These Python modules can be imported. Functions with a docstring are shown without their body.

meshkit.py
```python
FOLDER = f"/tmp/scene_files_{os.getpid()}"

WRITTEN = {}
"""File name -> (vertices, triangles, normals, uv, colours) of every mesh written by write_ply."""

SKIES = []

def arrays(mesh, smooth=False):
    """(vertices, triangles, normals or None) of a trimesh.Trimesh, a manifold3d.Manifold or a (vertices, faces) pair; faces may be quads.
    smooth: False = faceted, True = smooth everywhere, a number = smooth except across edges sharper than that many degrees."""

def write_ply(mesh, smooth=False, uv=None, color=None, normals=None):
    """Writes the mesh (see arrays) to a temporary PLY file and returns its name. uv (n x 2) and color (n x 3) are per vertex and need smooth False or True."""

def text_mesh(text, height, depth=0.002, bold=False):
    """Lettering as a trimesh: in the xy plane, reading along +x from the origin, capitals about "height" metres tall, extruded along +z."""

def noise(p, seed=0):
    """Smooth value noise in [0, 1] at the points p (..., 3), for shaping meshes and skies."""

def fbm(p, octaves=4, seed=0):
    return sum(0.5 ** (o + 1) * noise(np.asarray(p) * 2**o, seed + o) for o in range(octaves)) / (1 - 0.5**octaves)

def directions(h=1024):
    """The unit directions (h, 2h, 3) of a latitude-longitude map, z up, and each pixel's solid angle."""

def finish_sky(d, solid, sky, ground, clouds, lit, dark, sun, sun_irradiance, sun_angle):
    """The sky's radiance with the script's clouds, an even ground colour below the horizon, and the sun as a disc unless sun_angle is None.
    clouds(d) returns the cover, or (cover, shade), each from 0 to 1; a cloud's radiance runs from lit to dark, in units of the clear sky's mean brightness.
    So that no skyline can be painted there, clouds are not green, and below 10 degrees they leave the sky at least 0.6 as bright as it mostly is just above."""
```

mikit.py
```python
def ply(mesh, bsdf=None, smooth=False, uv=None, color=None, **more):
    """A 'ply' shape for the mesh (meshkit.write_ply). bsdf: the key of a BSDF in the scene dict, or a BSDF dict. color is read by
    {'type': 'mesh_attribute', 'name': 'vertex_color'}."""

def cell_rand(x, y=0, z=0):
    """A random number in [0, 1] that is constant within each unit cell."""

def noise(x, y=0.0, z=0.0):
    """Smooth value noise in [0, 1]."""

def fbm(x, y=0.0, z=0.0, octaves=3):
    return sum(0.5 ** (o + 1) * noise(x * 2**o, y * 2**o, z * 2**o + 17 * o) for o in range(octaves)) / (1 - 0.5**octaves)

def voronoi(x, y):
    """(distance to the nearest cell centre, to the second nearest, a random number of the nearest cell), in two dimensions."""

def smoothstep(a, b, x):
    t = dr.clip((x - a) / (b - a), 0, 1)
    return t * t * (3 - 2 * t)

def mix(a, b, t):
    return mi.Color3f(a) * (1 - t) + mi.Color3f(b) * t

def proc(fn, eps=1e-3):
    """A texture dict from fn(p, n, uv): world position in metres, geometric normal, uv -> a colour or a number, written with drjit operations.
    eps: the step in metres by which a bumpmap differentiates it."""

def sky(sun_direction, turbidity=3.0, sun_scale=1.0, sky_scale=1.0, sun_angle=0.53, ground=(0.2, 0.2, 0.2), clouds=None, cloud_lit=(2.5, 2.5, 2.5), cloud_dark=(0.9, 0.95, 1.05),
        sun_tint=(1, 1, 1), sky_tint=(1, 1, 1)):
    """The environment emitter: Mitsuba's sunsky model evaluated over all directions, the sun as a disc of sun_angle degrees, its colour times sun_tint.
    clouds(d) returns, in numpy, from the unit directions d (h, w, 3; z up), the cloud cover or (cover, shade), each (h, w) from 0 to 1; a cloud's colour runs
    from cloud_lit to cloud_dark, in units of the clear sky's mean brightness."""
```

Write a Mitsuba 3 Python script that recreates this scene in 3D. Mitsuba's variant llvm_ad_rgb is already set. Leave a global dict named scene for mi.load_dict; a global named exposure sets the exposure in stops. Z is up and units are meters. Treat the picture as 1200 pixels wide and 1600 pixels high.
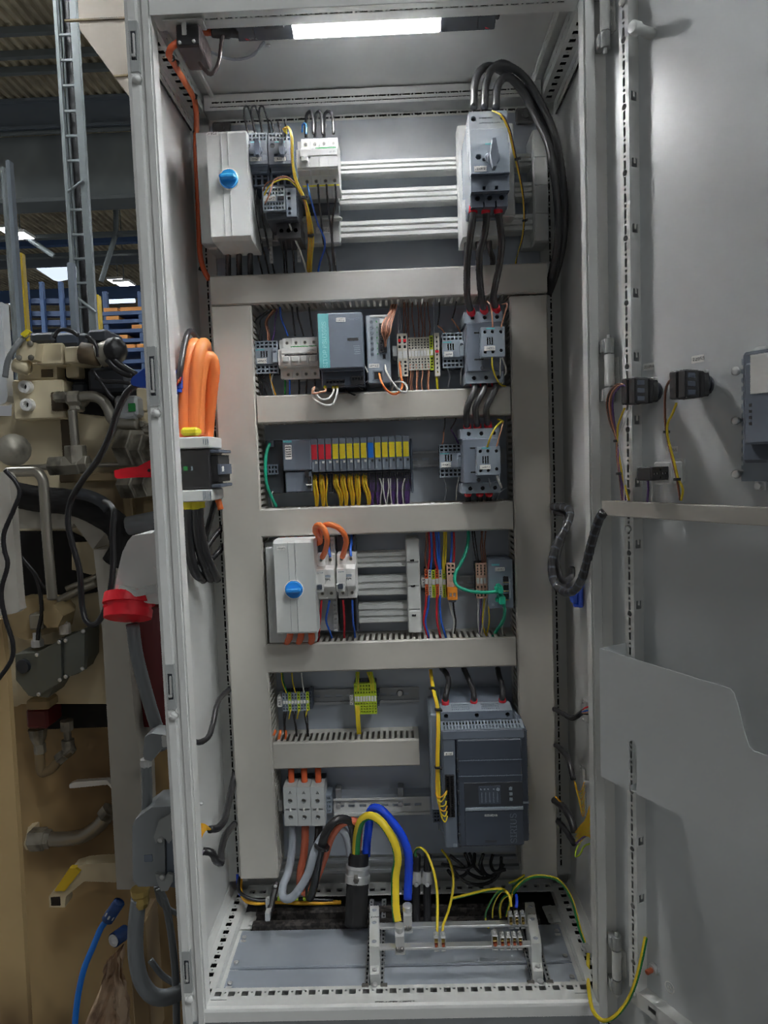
import math, numpy as np, trimesh, mitsuba as mi, mikit, meshkit
from shapely.geometry import Polygon, Point, box as sbox
from shapely.ops import unary_union
rng = np.random.default_rng(7)
scene, labels = {}, {}

# ------------------------------------------------------------------ camera, light, exposure
CAM, FPX = np.array([0.029, -1.2205, 1.0162]), 1119.3          # metres; focal length in pixels of the 1200x1600 frame
def _axes(pitch, yaw, roll):
    cp, sp, cy, sy, cr, sr = math.cos(pitch), math.sin(pitch), math.cos(yaw), math.sin(yaw), math.cos(roll), math.sin(roll)
    f = np.array([sy * cp, cy * cp, -sp]); r = np.array([cy, -sy, 0.0]); u = np.cross(r, f)
    return cr * r + sr * u, -sr * r + cr * u, f
CR, CU, CF = _axes(0.0714, -0.0216, -0.0351)
TR = mi.ScalarTransform4f
scene['camera'] = {'type': 'perspective', 'fov': math.degrees(2 * math.atan(600 / FPX)), 'fov_axis': 'x', 'near_clip': 0.05, 'far_clip': 200.0,
                   'to_world': TR().look_at(origin=CAM.tolist(), target=(CAM + CF).tolist(), up=CU.tolist())}
exposure = 0.28
LAMP_POWER, HALL_POWER, AMBIENT = 370.0, 24.0, 0.13
scene['ambient'] = {'type': 'constant', 'radiance': {'type': 'rgb', 'value': [AMBIENT * 0.97, AMBIENT, AMBIENT * 1.04]}}   # the daylight of the rest of the open hall

# ------------------------------------------------------------------ helpers
PL = 0.365                                                     # y of the mounting plate's front; p is the distance in front of it
def _ray(px, py): return CF + CR * (px - 600) / FPX - CU * (py - 800) / FPX
def at(px, py, Y):
    d = _ray(px, py); return CAM + d * ((Y - CAM[1]) / d[1])
def atx(px, py, X):
    d = _ray(px, py); return CAM + d * ((X - CAM[0]) / d[0])
def atz(px, py, Z):
    d = _ray(px, py); return CAM + d * ((Z - CAM[2]) / d[2])
def fp(px, py, p): return at(px, py, PL - p)
# the door's own frame: s along the leaf from the hinge, t out of its inner face, z up
DD, DN = np.array([0.5, -0.866, 0]), np.array([-0.866, -0.5, 0])
DO = np.array([0.40, -0.055, 0]) - DN * 0.022
DM = np.eye(4); DM[:3, 0], DM[:3, 1], DM[:3, 2], DM[:3, 3] = DD, DN, [0, 0, 1], DO
def door_st(px, py, t):
    d = _ray(px, py); k = (t - (CAM - DO) @ DN) / (d @ DN); q = CAM + d * k - DO
    return q @ DD, q[2]
def door_w(px, py, t): s, z = door_st(px, py, t); return DO + DD * s + DN * t + np.array([0, 0, z])
def in_door(m): m = cat(m).copy(); m.apply_transform(DM); return m

def cat(m): return trimesh.util.concatenate(list(m)) if isinstance(m, (list, tuple)) else m
_used = set()
ORD = ['first', 'second', 'third', 'fourth', 'fifth', 'sixth', 'seventh', 'eighth', 'ninth', 'tenth']
def nm(base):
    k, i = base, 0
    while k in _used: i += 1; k = f'{base}_{i:03d}'
    _used.add(k); return k
def thing(base, label, cat_, group=None, kind=None):
    k = nm(base); labels[k] = {'label': label, 'category': cat_}
    if group: labels[k]['group'] = group
    if kind: labels[k]['kind'] = kind
    return k
def part(key, base, mesh, mat, smooth=False, label=None, kind=None):
    k = nm(key + '__' + base); scene[k] = mikit.ply(cat(mesh), 'mat_' + mat, smooth)
    if label or kind: labels[k] = {**({'label': label} if label else {}), **({'kind': kind} if kind else {})}
    return k
def solo(base, label, cat_, mesh, mat, smooth=False, group=None, kind=None):
    k = thing(base, label, cat_, group, kind); scene[k] = mikit.ply(cat(mesh), 'mat_' + mat, smooth); return k
def struct(base, mesh, mat, label=None, smooth=False):
    k = nm(base); scene[k] = mikit.ply(cat(mesh), 'mat_' + mat, smooth); labels[k] = {'kind': 'structure', **({'label': label, 'category': label.split()[-1]} if label else {})}; return k

def _cb(a, c):
    h, pts = np.array(a) / 2, []
    for s in np.ndindex(2, 2, 2):
        s = np.array(s) * 2 - 1
        for k in range(3):
            q = h - c; q[k] = h[k]; pts.append(q * s)
    return np.array(pts)
_CF = None
def rb(x0, x1, y0, y1, z0, z1, c=0.0015):
    """a box with chamfered edges"""
    global _CF
    if _CF is None:
        hull = trimesh.convex.convex_hull(trimesh.PointCloud(_cb((2, 2, 2), 0.3)).vertices)
        ref = _cb((2, 2, 2), 0.3); idx = [int(np.argmin(((ref - v) ** 2).sum(1))) for v in hull.vertices]
        _CF = np.array(idx)[hull.faces]
    x0, x1, y0, y1, z0, z1 = min(x0, x1), max(x0, x1), min(y0, y1), max(y0, y1), min(z0, z1), max(z0, z1)
    a = (x1 - x0, y1 - y0, z1 - z0); c = min(c, 0.3 * min(a))
    return trimesh.Trimesh(_cb(a, c) + [(x0 + x1) / 2, (y0 + y1) / 2, (z0 + z1) / 2], _CF, process=False)
def _polys(g): return [q for q in (g.geoms if hasattr(g, 'geoms') else [g]) if q.geom_type == 'Polygon' and q.area > 1e-9]
def _ext(g, h): return trimesh.util.concatenate([trimesh.creation.extrude_polygon(q, h, engine='earcut') for q in _polys(g)])
def ext_z(g, z0, z1): m = _ext(g, z1 - z0); m.apply_translation([0, 0, z0]); return m
def ext_y(g, y0, y1):
    """polygon in (x, z), from y0 to y1"""
    m = _ext(g, abs(y1 - y0)); v = m.vertices.copy(); m.vertices = np.stack([v[:, 0], max(y0, y1) - v[:, 2], v[:, 1]], 1); return m
def ext_x(g, x0, x1):
    """polygon in (y, z), from x0 to x1"""
    m = _ext(g, abs(x1 - x0)); v = m.vertices.copy(); m.vertices = np.stack([min(x0, x1) + v[:, 2], v[:, 0], v[:, 1]], 1); return m
def cyl(a, b, r, n=16, r2=None):
    return tube([a, b], r, n, straight=True) if r2 is None else cone(a, b, r, r2, n)
def _frame(t):
    t = t / np.linalg.norm(t); x = np.cross(t, [0, 0, 1] if abs(t[2]) < 0.9 else [1, 0, 0]); x /= np.linalg.norm(x); return t, x, np.cross(t, x)
def cone(a, b, r1, r2, n=16):
    a, b = np.array(a, float), np.array(b, float); t, x, y = _frame(b - a); th = np.arange(n) * 2 * math.pi / n
    ring = np.cos(th)[:, None] * x + np.sin(th)[:, None] * y
    v = np.vstack([a + ring * r1, b + ring * r2, [a], [b]]); i = np.arange(n); j = (i + 1) % n
    f = np.vstack([np.stack([i, j, j + n], 1), np.stack([i, j + n, i + n], 1), np.stack([j, i, i * 0 + 2 * n], 1), np.stack([i + n, j + n, i * 0 + 2 * n + 1], 1)])
    return trimesh.Trimesh(v, f, process=False)
def spline(P, step=0.006):
    P = np.array(P, float)
    if len(P) < 3: return P
    d = np.maximum(np.linalg.norm(np.diff(P, axis=0), axis=1), 1e-6) ** 0.5
    t = np.concatenate([[0], np.cumsum(d)])
    Q = np.vstack([2 * P[0] - P[1], P, 2 * P[-1] - P[-2]]); T_ = np.concatenate([[t[0] - d[0]], t, [t[-1] + d[-1]]]); out = []
    for i in range(1, len(Q) - 2):
        n = max(3, min(14, int(np.linalg.norm(Q[i + 1] - Q[i]) / step)))
        u = np.linspace(T_[i], T_[i + 1], n, endpoint=False)[:, None]
        a1 = (T_[i] - u) / (T_[i] - T_[i - 1]) * Q[i - 1] + (u - T_[i - 1]) / (T_[i] - T_[i - 1]) * Q[i]
        a2 = (T_[i + 1] - u) / (T_[i + 1] - T_[i]) * Q[i] + (u - T_[i]) / (T_[i + 1] - T_[i]) * Q[i + 1]
        a3 = (T_[i + 2] - u) / (T_[i + 2] - T_[i + 1]) * Q[i + 1] + (u - T_[i + 1]) / (T_[i + 2] - T_[i + 1]) * Q[i + 2]
        b1 = (T_[i + 1] - u) / (T_[i + 1] - T_[i - 1]) * a1 + (u - T_[i - 1]) / (T_[i + 1] - T_[i - 1]) * a2
        b2 = (T_[i + 2] - u) / (T_[i + 2] - T_[i]) * a2 + (u - T_[i]) / (T_[i + 2] - T_[i]) * a3
        out.append((T_[i + 1] - u) / (T_[i + 1] - T_[i]) * b1 + (u - T_[i]) / (T_[i + 1] - T_[i]) * b2)
    return np.vstack(out + [P[-1:]])
def tube(P, r, n=8, straight=False, sectors=None, step=0.006):
    """a round tube along points; sectors=(a, b) gives only that range of its n sides"""
    C = np.array(P, float) if straight else spline(P, step)
    tan = np.gradient(C, axis=0); tan /= np.linalg.norm(tan, axis=1, keepdims=True) + 1e-12
    _, x, _ = _frame(tan[0]); rings = []
    th = np.arange(n) * 2 * math.pi / n
    for c, t in zip(C, tan):
        x = x - t * (x @ t); x /= np.linalg.norm(x) + 1e-12; y = np.cross(t, x)
        rings.append(c + r * (np.cos(th)[:, None] * x + np.sin(th)[:, None] * y))
    v, m = np.vstack(rings), len(C); f = []
    cols = range(n) if sectors is None else range(*sectors)
    for a in cols:
        a, b = a % n, (a + 1) % n; k = np.arange(m - 1) * n
        f += [np.stack([k + a, k + b, k + n + b], 1), np.stack([k + a, k + n + b, k + n + a], 1)]
    if sectors is None:
        v = np.vstack([v, C[:1], C[-1:]]); i = np.arange(n); j = (i + 1) % n
        f += [np.stack([j, i, i * 0 + m * n], 1), np.stack([(m - 1) * n + i, (m - 1) * n + j, i * 0 + m * n + 1], 1)]
    return trimesh.Trimesh(v, np.vstack(f), process=False)
def lathe(a, axis, prof, n=24):
    """profile [(distance along axis, radius)] turned about the axis through a"""
    a, (t, x, y) = np.array(a, float), _frame(np.array(axis, float)); th = np.arange(n) * 2 * math.pi / n
    ring = np.cos(th)[:, None] * x + np.sin(th)[:, None] * y
    v = np.vstack([a + t * h + ring * r for h, r in prof] + [[a + t * prof[0][0]], [a + t * prof[-1][0]]]); i = np.arange(n); j = (i + 1) % n; f = []
    for k in range(len(prof) - 1): f += [np.stack([i, j, j + n], 1) + k * n, np.stack([i, j + n, i + n], 1) + k * n]
    m = len(prof) * n; f += [np.stack([j, i, i * 0 + m], 1), np.stack([i + m - n, j + m - n, i * 0 + m + 1], 1)]
    return trimesh.Trimesh(v, np.vstack(f), process=False)
# rectangles on the mounting plate: (x0, x1, z0, z1); v runs downwards
def rect(L, Tp, R_, Bt, p):
    m, n = (Tp + Bt) / 2, (L + R_) / 2
    return (fp(L, m, p)[0], fp(R_, m, p)[0], fp(n, Bt, p)[2], fp(n, Tp, p)[2])
def sub(R, u0, v0, u1, v1):
    w, h = R[1] - R[0], R[3] - R[2]; return (R[0] + u0 * w, R[0] + u1 * w, R[3] - v1 * h, R[3] - v0 * h)
def pb(R, p0, p1, c=0.0015): return rb(R[0], R[1], PL - p1, PL - p0, R[2], R[3], c)
def sq(R): return sbox(R[0], R[2], R[1], R[3])
def dot(R, u, v, r): return Point(R[0] + u * (R[1] - R[0]), R[3] - v * (R[3] - R[2])).buffer(r, 5)
def face(R, p0, p1, holes=()):
    g = sq(R)
    if holes: g = g.difference(unary_union(list(holes)))
    return ext_y(g, PL - p0, PL - p1)
def grid(R, u0, v0, u1, v1, nu, nv, fill=0.6, fillv=None):
    """square openings laid out in a part of R"""
    du, dv, fv = (u1 - u0) / nu, (v1 - v0) / nv, fillv or fill
    return [sq(sub(R, u0 + du * (i + .5 - fill / 2), v0 + dv * (j + .5 - fv / 2), u0 + du * (i + .5 + fill / 2), v0 + dv * (j + .5 + fv / 2))) for i in range(nu) for j in range(nv)]
def text_on(R, p, text, bold=False, vertical=False, fill=0.8):
    """raised lettering that fits the rectangle R at p in front of the plate"""
    m = meshkit.text_mesh(text, 0.01, 0.0004, bold); v = m.vertices.copy()
    (a, b), (c, d) = (v[:, 0].min(), v[:, 0].max()), (v[:, 1].min(), v[:, 1].max())
    W_, H_ = (R[1] - R[0], R[3] - R[2]) if not vertical else (R[3] - R[2], R[1] - R[0])
    k = fill * min(W_ / (b - a), H_ / (d - c)); x, z = (v[:, 0] - (a + b) / 2) * k, (v[:, 1] - (c + d) / 2) * k
    if vertical: x, z = -z, x
    m.vertices = np.stack([(R[0] + R[1]) / 2 + x, PL - p - v[:, 2], (R[2] + R[3]) / 2 + z], 1); return m
def tagplate(key, R, p, text, mat='white'):
    k = part(key, 'label_plate', pb(R, p, p + 0.0008, 0.0002), mat); part(k, 'lettering', text_on(R, p + 0.0008, text), 'ink'); return k
def W(pts, p=None): return [fp(*q) if len(q) == 3 else fp(q[0], q[1], p) for q in pts]
def wire(base, label, pts, r, mat, group=None, n=6, cat_='wire', world=False):
    return solo(base, label, cat_, tube(pts if world else W(pts), r, n), mat, True, group)
def earth(base, label, pts, r, world=False, group=None, n=10, off=0, cat_='wire'):
    k = thing(base, label, cat_, group); P = pts if world else W(pts)
    part(k, 'yellow_insulation', tube(P, r, n, sectors=(off, off + int(n * .6))), 'wire_yellow', True)
    part(k, 'green_stripe', tube(P, r, n, sectors=(off + int(n * .6), off + n)), 'wire_green', True); return k
def screw(a, axis, r, h=0.002): return lathe(a, axis, [(0, r), (h * .7, r), (h, r * .75)], 10)

# ------------------------------------------------------------------ materials
def lin(c): c = np.array(c, float) / 255; return np.where(c < .04045, c / 12.92, ((c + .055) / 1.055) ** 2.4).tolist()
def M(name, rgb, rough=0.5, metal=0.0, spec=0.5, tex=None, bump=None, **kw):
    b = {'type': 'principled', 'base_color': mikit.proc(tex) if tex else {'type': 'rgb', 'value': lin(rgb)}, 'roughness': rough, 'metallic': metal, 'specular': spec, **kw}
    if bump: b = {'type': 'bumpmap', 'arbitrary': mikit.proc(bump[0], bump[2]), 'scale': bump[1], 'bsdf': b}
    scene['mat_' + name] = {'type': 'twosided', 'bsdf': b}
    return name
def grime(c0, c1, f, lo, hi):
    a, b = mi.Color3f(lin(c0)), mi.Color3f(lin(c1))
    return lambda p, n, uv: mikit.mix(a, b, mikit.smoothstep(lo, hi, mikit.fbm(p.x * f, p.y * f, p.z * f * .6, octaves=4)))
peel = lambda p, n, uv: mikit.noise(p.x * 420, p.y * 420, p.z * 420)
M('paint', (205, 206, 203), .42)
M('paint_door', (190, 194, 195), .36, bump=(peel, 0.00022, 4e-4))
M('paint_in', (196, 197, 195), .5)
M('ductgrey', (172, 169, 161), .48)
M('zinc', None, .55, .35, tex=grime((156, 164, 174), (180, 187, 195), 5, .3, .7))
M('zinc_dull', (165, 168, 170), .5, .55)
M('steel', (212, 213, 212), .36, .75)
M('dark_steel', (110, 108, 104), .4, .8)
M('copper', (200, 110, 80), .35, .9)
M('brass', (190, 165, 100), .35, .9)
M('sgrey', (98, 107, 119), .5)
M('sgrey_light', (132, 142, 152), .5)
M('sgrey_dark', (58, 66, 78), .5)
M('anthracite', (44, 48, 54), .5)
M('black', (20, 20, 22), .45)
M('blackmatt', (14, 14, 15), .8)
M('cable_black', (22, 22, 24), .38)
M('foam', None, .95, tex=grime((30, 28, 27), (56, 52, 49), 160, .4, .6))
M('plastgrey', (198, 200, 197), .45)
M('plastgrey2', (178, 181, 180), .45)
M('white', (226, 226, 222), .45)
M('ivory', (210, 206, 192), .5)
M('teal', (95, 172, 178), .5)
M('teal_text', (150, 205, 208), .5)
M('cable_teal', (22, 150, 120), .4)
M('orange', (238, 122, 62), .45)
M('orange_dark', (205, 92, 50), .45)
M('mod_red', (208, 42, 58), .5)
M('mod_yellow', (222, 206, 40), .5)
M('mod_blue', (20, 104, 196), .5)
M('knob_blue', (36, 132, 214), .4)
M('wire_yellow', (222, 196, 46), .45)
M('wire_amber', (232, 172, 40), .45)
M('wire_green', (24, 110, 50), .45)
M('lime', (176, 196, 50), .5)
M('wire_blue', (38, 96, 200), .4)
M('cable_blue', (20, 62, 190), .4)
M('wire_red', (190, 30, 44), .4)
M('wire_white', (220, 220, 216), .45)
M('wire_grey', (150, 156, 164), .4)
M('wire_brown', (112, 70, 52), .45)
M('wire_peach', (208, 150, 120), .45)
M('cable_brown', (176, 92, 66), .42)
M('wire_violet', (78, 50, 110), .45)
M('red', (214, 24, 40), .42)
M('connector_blue', (24, 74, 190), .4)
M('socket_blue', (30, 70, 165), .4)
M('salmon', (228, 190, 168), .5)
M('orange_relay', (236, 150, 50), .45)
M('ink', (30, 32, 34), .6)
M('boxbrown', (58, 48, 48), .5)
M('hinge_grey', (150, 153, 152), .4)
M('loom', (26, 26, 28), .3)
M('machine', None, .55, tex=grime((200, 188, 158), (112, 96, 70), 4, .46, .74))
M('machine_dark', None, .6, tex=grime((150, 132, 98), (74, 62, 46), 3, .38, .72))
M('machine_plate', None, .6, tex=grime((178, 152, 108), (104, 82, 54), 3, .42, .72))
M('conduit_grey', None, .55, tex=grime((178, 174, 164), (92, 88, 82), 6, .50, .70))
M('hydraulic', None, .45, .5, tex=grime((150, 146, 134), (74, 70, 62), 20, .4, .75))
M('pipe', (150, 146, 136), .35, .8)
M('grey_alu', (128, 132, 134), .45, .3)
M('switch_grey', (92, 96, 90), .5, .3)
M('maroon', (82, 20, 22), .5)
M('cable_grey', (104, 108, 110), .45)
M('air_blue', (24, 104, 190), .35)
M('fitting_blue', (30, 60, 110), .4)
M('rag', None, .9, tex=grime((204, 178, 150), (150, 122, 100), 30, .4, .7))
M('lattice', (112, 120, 122), .5)
M('roof_deck', None, .7, tex=grime((205, 196, 170), (160, 152, 132), 1.5, .3, .7))
M('roof_beam', (112, 122, 132), .6)
M('girder', None, .7, tex=grime((156, 164, 164), (130, 138, 140), 1, .3, .7))
M('casing', (176, 166, 152), .6)
M('truss_blue', (70, 96, 138), .6)
M('far_wall', (80, 92, 112), .8)
M('pallet_wood', (190, 130, 70), .7)
M('rack_blue', (52, 74, 110), .5)
M('post_yellow', (200, 170, 40), .5)
M('hall_floor', None, .6, tex=grime((96, 94, 90), (60, 58, 56), 1.5, .3, .7))
M('guard_white', (196, 200, 204), .4)
# ------------------------------------------------------------------ the cabinet: frame, panels, mounting plate, floor
CW, CH, CD = 0.40, 1.80, 0.40
cab = thing('electrical_cabinet', 'tall open light grey steel electrical cabinet with its door swung wide open', 'electrical cabinet')
def slots(a0, a1, b, l=0.014, w=0.004, pitch=0.025, dots=0.0022):
    """a row of slots with a round hole between two of them, along the first axis"""
    out, n = [], int(round((a1 - a0) / pitch))
    for i in range(n):
        c = a0 + (i + .5) * pitch; out.append(sbox(c - l / 2, b - w / 2, c + l / 2, b + w / 2))
        if dots and i < n - 1: out.append(Point(c + pitch / 2, b).buffer(dots, 3))
    return unary_union(out)
swap = lambda g: __import__('shapely.affinity', fromlist=['x']).affine_transform(g, [0, 1, 1, 0, 0, 0])
# front posts
post = Polygon([(-.395, .004), (-.388, -.001), (-.376, -.001), (-.374, .006), (-.367, .006), (-.365, -.001), (-.354, -.003), (-.354, .002), (-.3505, .002), (-.3505, .03), (-.395, .03)])
part(cab, 'frame_post', ext_z(post, 0, CH), 'paint', label='grooved front frame post on the latch side')
post2 = Polygon([(.372, .002), (.370, -.003), (.3555, -.003), (.3555, .002), (.3525, .002), (.3525, .03), (.392, .03), (.392, .006), (.372, .006)])
part(cab, 'frame_post', ext_z(post2, 0, CH), 'paint', label='narrow front frame post on the hinge side')
for x0, x1 in ((-.354, -.3505), (.3525, .3555)):
    part(cab, 'frame_lip', ext_y(sbox(x0, .04, x1, 1.76).difference(swap(slots(.05, 1.75, (x0 + x1) / 2 + .0004, .011, .0012, .0125, 0))), .002, .0005), 'paint')
# rear posts
for sx in (-1, 1):
    g = sbox(.352, .06, .392, 1.745).difference(swap(slots(.075, 1.735, .371)))
    if sx < 0: g = __import__('shapely.affinity', fromlist=['x']).scale(g, -1, 1, origin=(0, 0))
    part(cab, 'frame_post', [ext_y(g, .362, .3605), rb(sx * .390, sx * .392, .362, .39, .06, 1.745, .0003), rb(sx * .350, sx * .352, .3605, .39, .06, 1.745, .0003)], 'paint', label='rear frame post with slotted face')
# bottom rails
hl = [sbox(-.3375 + .025 * k - .0062, .0295, -.3375 + .025 * k + .0062, .0415) for k in range(28)] + [Point(-.325 + .025 * k, .0385).buffer(.0022, 3) for k in range(27)]
hl += [sbox(x, .0075, x + .016, .0105) for x in (-.045, -.02, .005)] + [Point(x, .009).buffer(.0016, 3) for x in (-.0245, .0005, .0255)] + [sbox(-.348, .0195, -.318, .0215), sbox(.318, .0195, .348, .0215)]
rail = part(cab, 'bottom_rail', [ext_z(sbox(-.352, .006, .352, .05).difference(unary_union(hl)), .0385, .04),
      ext_x(Polygon([(.006, .04), (.001, .0375), (-.001, .033), (-.001, .014), (.0005, .014), (.0005, .033), (.0025, .0365), (.007, .0385)]), -.362, .362), rb(-.352, .352, .0485, .05, .016, .04, .0004)], 'paint', label='front bottom rail with a row of square holes')
part(cab, 'bottom_rail', [ext_z(sbox(-.352, .33, .352, .375).difference(unary_union([sbox(-.3375 + .025 * k - .006, .345, -.3375 + .025 * k + .006, .357) for k in range(28)])), .0385, .04),
      ext_y(sbox(-.352, .008, .352, .04).difference(unary_union([sbox(-.3375 + .025 * k - .006, .017, -.3375 + .025 * k + .006, .029) for k in range(28)])), .378, .3765)], 'paint', label='rear bottom rail with square holes')
for sx in (-1, 1):
    X = lambda a, b: (min(sx * a, sx * b), max(sx * a, sx * b))
    a, b = X(.346, .381)
    hs = [sbox(sx * .3652 - .006, .0625 + .025 * k - .0062, sx * .3652 + .006, .0625 + .025 * k + .0062) for k in range(12)] + [Point(sx * .3652, .075 + .025 * k).buffer(.0022, 3) for k in range(11)]
    iw = [sbox(.055 + .025 * k, .027, .067 + .025 * k, .031) for k in range(12)]
    part(cab, 'bottom_rail', [ext_z(sbox(a, .05, b, .36).difference(unary_union(hs)), .0385, .04), ext_x(sbox(.05, .0185, .36, .04).difference(unary_union(iw)), *X(.346, .3475)),
          rb(*X(.322, .3475), .05, .31, .017, .0188, .0004), ext_y(Polygon([(sx * .381, .0385), (sx * .390, .052), (sx * .392, .052), (sx * .392, .037)]), .05, .36)], 'paint', label='side bottom rail with a row of square holes')
    # top side rails
    a, b = X(.355, .386)
    hs = [sbox(sx * .3698 - .006, .0625 + .025 * k - .006, sx * .3698 + .006, .0625 + .025 * k + .006) for k in range(-1, 12)] + [Point(sx * .3698, .05 + .025 * k).buffer(.002, 3) for k in range(13)]
    part(cab, 'top_rail', [ext_z(sbox(a, .03, b, .36).difference(unary_union(hs)), 1.76, 1.7615), ext_x(sbox(.03, 1.76, .36, 1.792).difference(unary_union([sbox(.045 + .025 * k, 1.775, .06 + .025 * k, 1.779) for k in range(13)])), *X(.355, .3565)),
          ext_x(sbox(.03, 1.734, .362, 1.76).difference(slots(.04, .36, 1.7455)), *X(.3845, .386)), rb(*X(.33, .338), .05, .33, 1.785, 1.793, .0015)], 'paint', label='top side rail with a row of square holes')
part(cab, 'top_rail', [ext_z(sbox(-.352, .0, .352, .05).difference(unary_union([slots(-.34, .34, .024, .013, .004)])), 1.76, 1.7615), rb(-.352, .352, -.002, .0, 1.755, 1.80, .0004), rb(-.352, .352, .0485, .05, 1.76, 1.793, .0004)], 'paint', label='front top rail with a row of slots')
part(cab, 'top_rail', [ext_y(sbox(-.352, 1.760, .352, 1.792).difference(unary_union([slots(-.34, .34, 1.776, .016, .0035), slots(-.34, .34, 1.767, .012, .002, .0125, 0)])), .332, .3305), rb(-.352, .352, .3305, .372, 1.76, 1.7615, .0004),
      ext_y(sbox(-.352, 1.744, .352, 1.762).difference(slots(-.34, .34, 1.7545, .0155, .0045)), .3735, .372)], 'paint', label='rear top rail with rows of slots')
for x, y in ((-.352, .365), (.352, .365)): part(cab, 'corner_bracket', [rb(x - .012 * np.sign(x) , x - .05 * np.sign(x), .345, .360, 1.715, 1.745, .003), cyl((x - .03 * np.sign(x), .345, 1.73), (x - .03 * np.sign(x), .335, 1.728), .008)], 'blackmatt')
# the hollow inside of the profiles
for sx in (-1, 1):
    part(cab, 'profile_core', rb(sx * .3575, sx * .383, .032, .358, 1.7655, 1.790, .0005), 'blackmatt'); part(cab, 'profile_core', rb(sx * .3875, sx * .3905, .032, .360, 1.734, 1.758, .0005), 'blackmatt')
    part(cab, 'profile_core', rb(sx * .353, sx * .389, .3665, .392, .062, 1.742, .0005), 'blackmatt')
part(cab, 'profile_core', rb(-.35, .35, .336, .37, 1.7635, 1.791, .0005), 'blackmatt'); part(cab, 'profile_core', rb(-.35, .35, .3765, .39, 1.745, 1.7615, .0005), 'blackmatt'); part(cab, 'profile_core', rb(-.35, .35, .003, .047, 1.7655, 1.79, .0005), 'blackmatt')
# panels
for sx in (-1, 1): part(cab, 'side_panel', rb(sx * .392, sx * .3935, .03, .395, .012, 1.79, .0004), 'paint_in')
part(cab, 'roof_panel', rb(-.395, .395, .0, .395, 1.795, 1.7965, .0004), 'paint_in'); part(cab, 'back_panel', rb(-.392, .392, .394, .3955, .012, 1.79, .0004), 'paint_in')
part(cab, 'plinth', [rb(-.392, .392, .02, .395, -1.05, .0135, .003)], 'blackmatt', label='black stand under the cabinet'); part(cab, 'base_trim', rb(-.385, .37, .0005, .003, -.004, .0145, .001), 'grey_alu')
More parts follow.
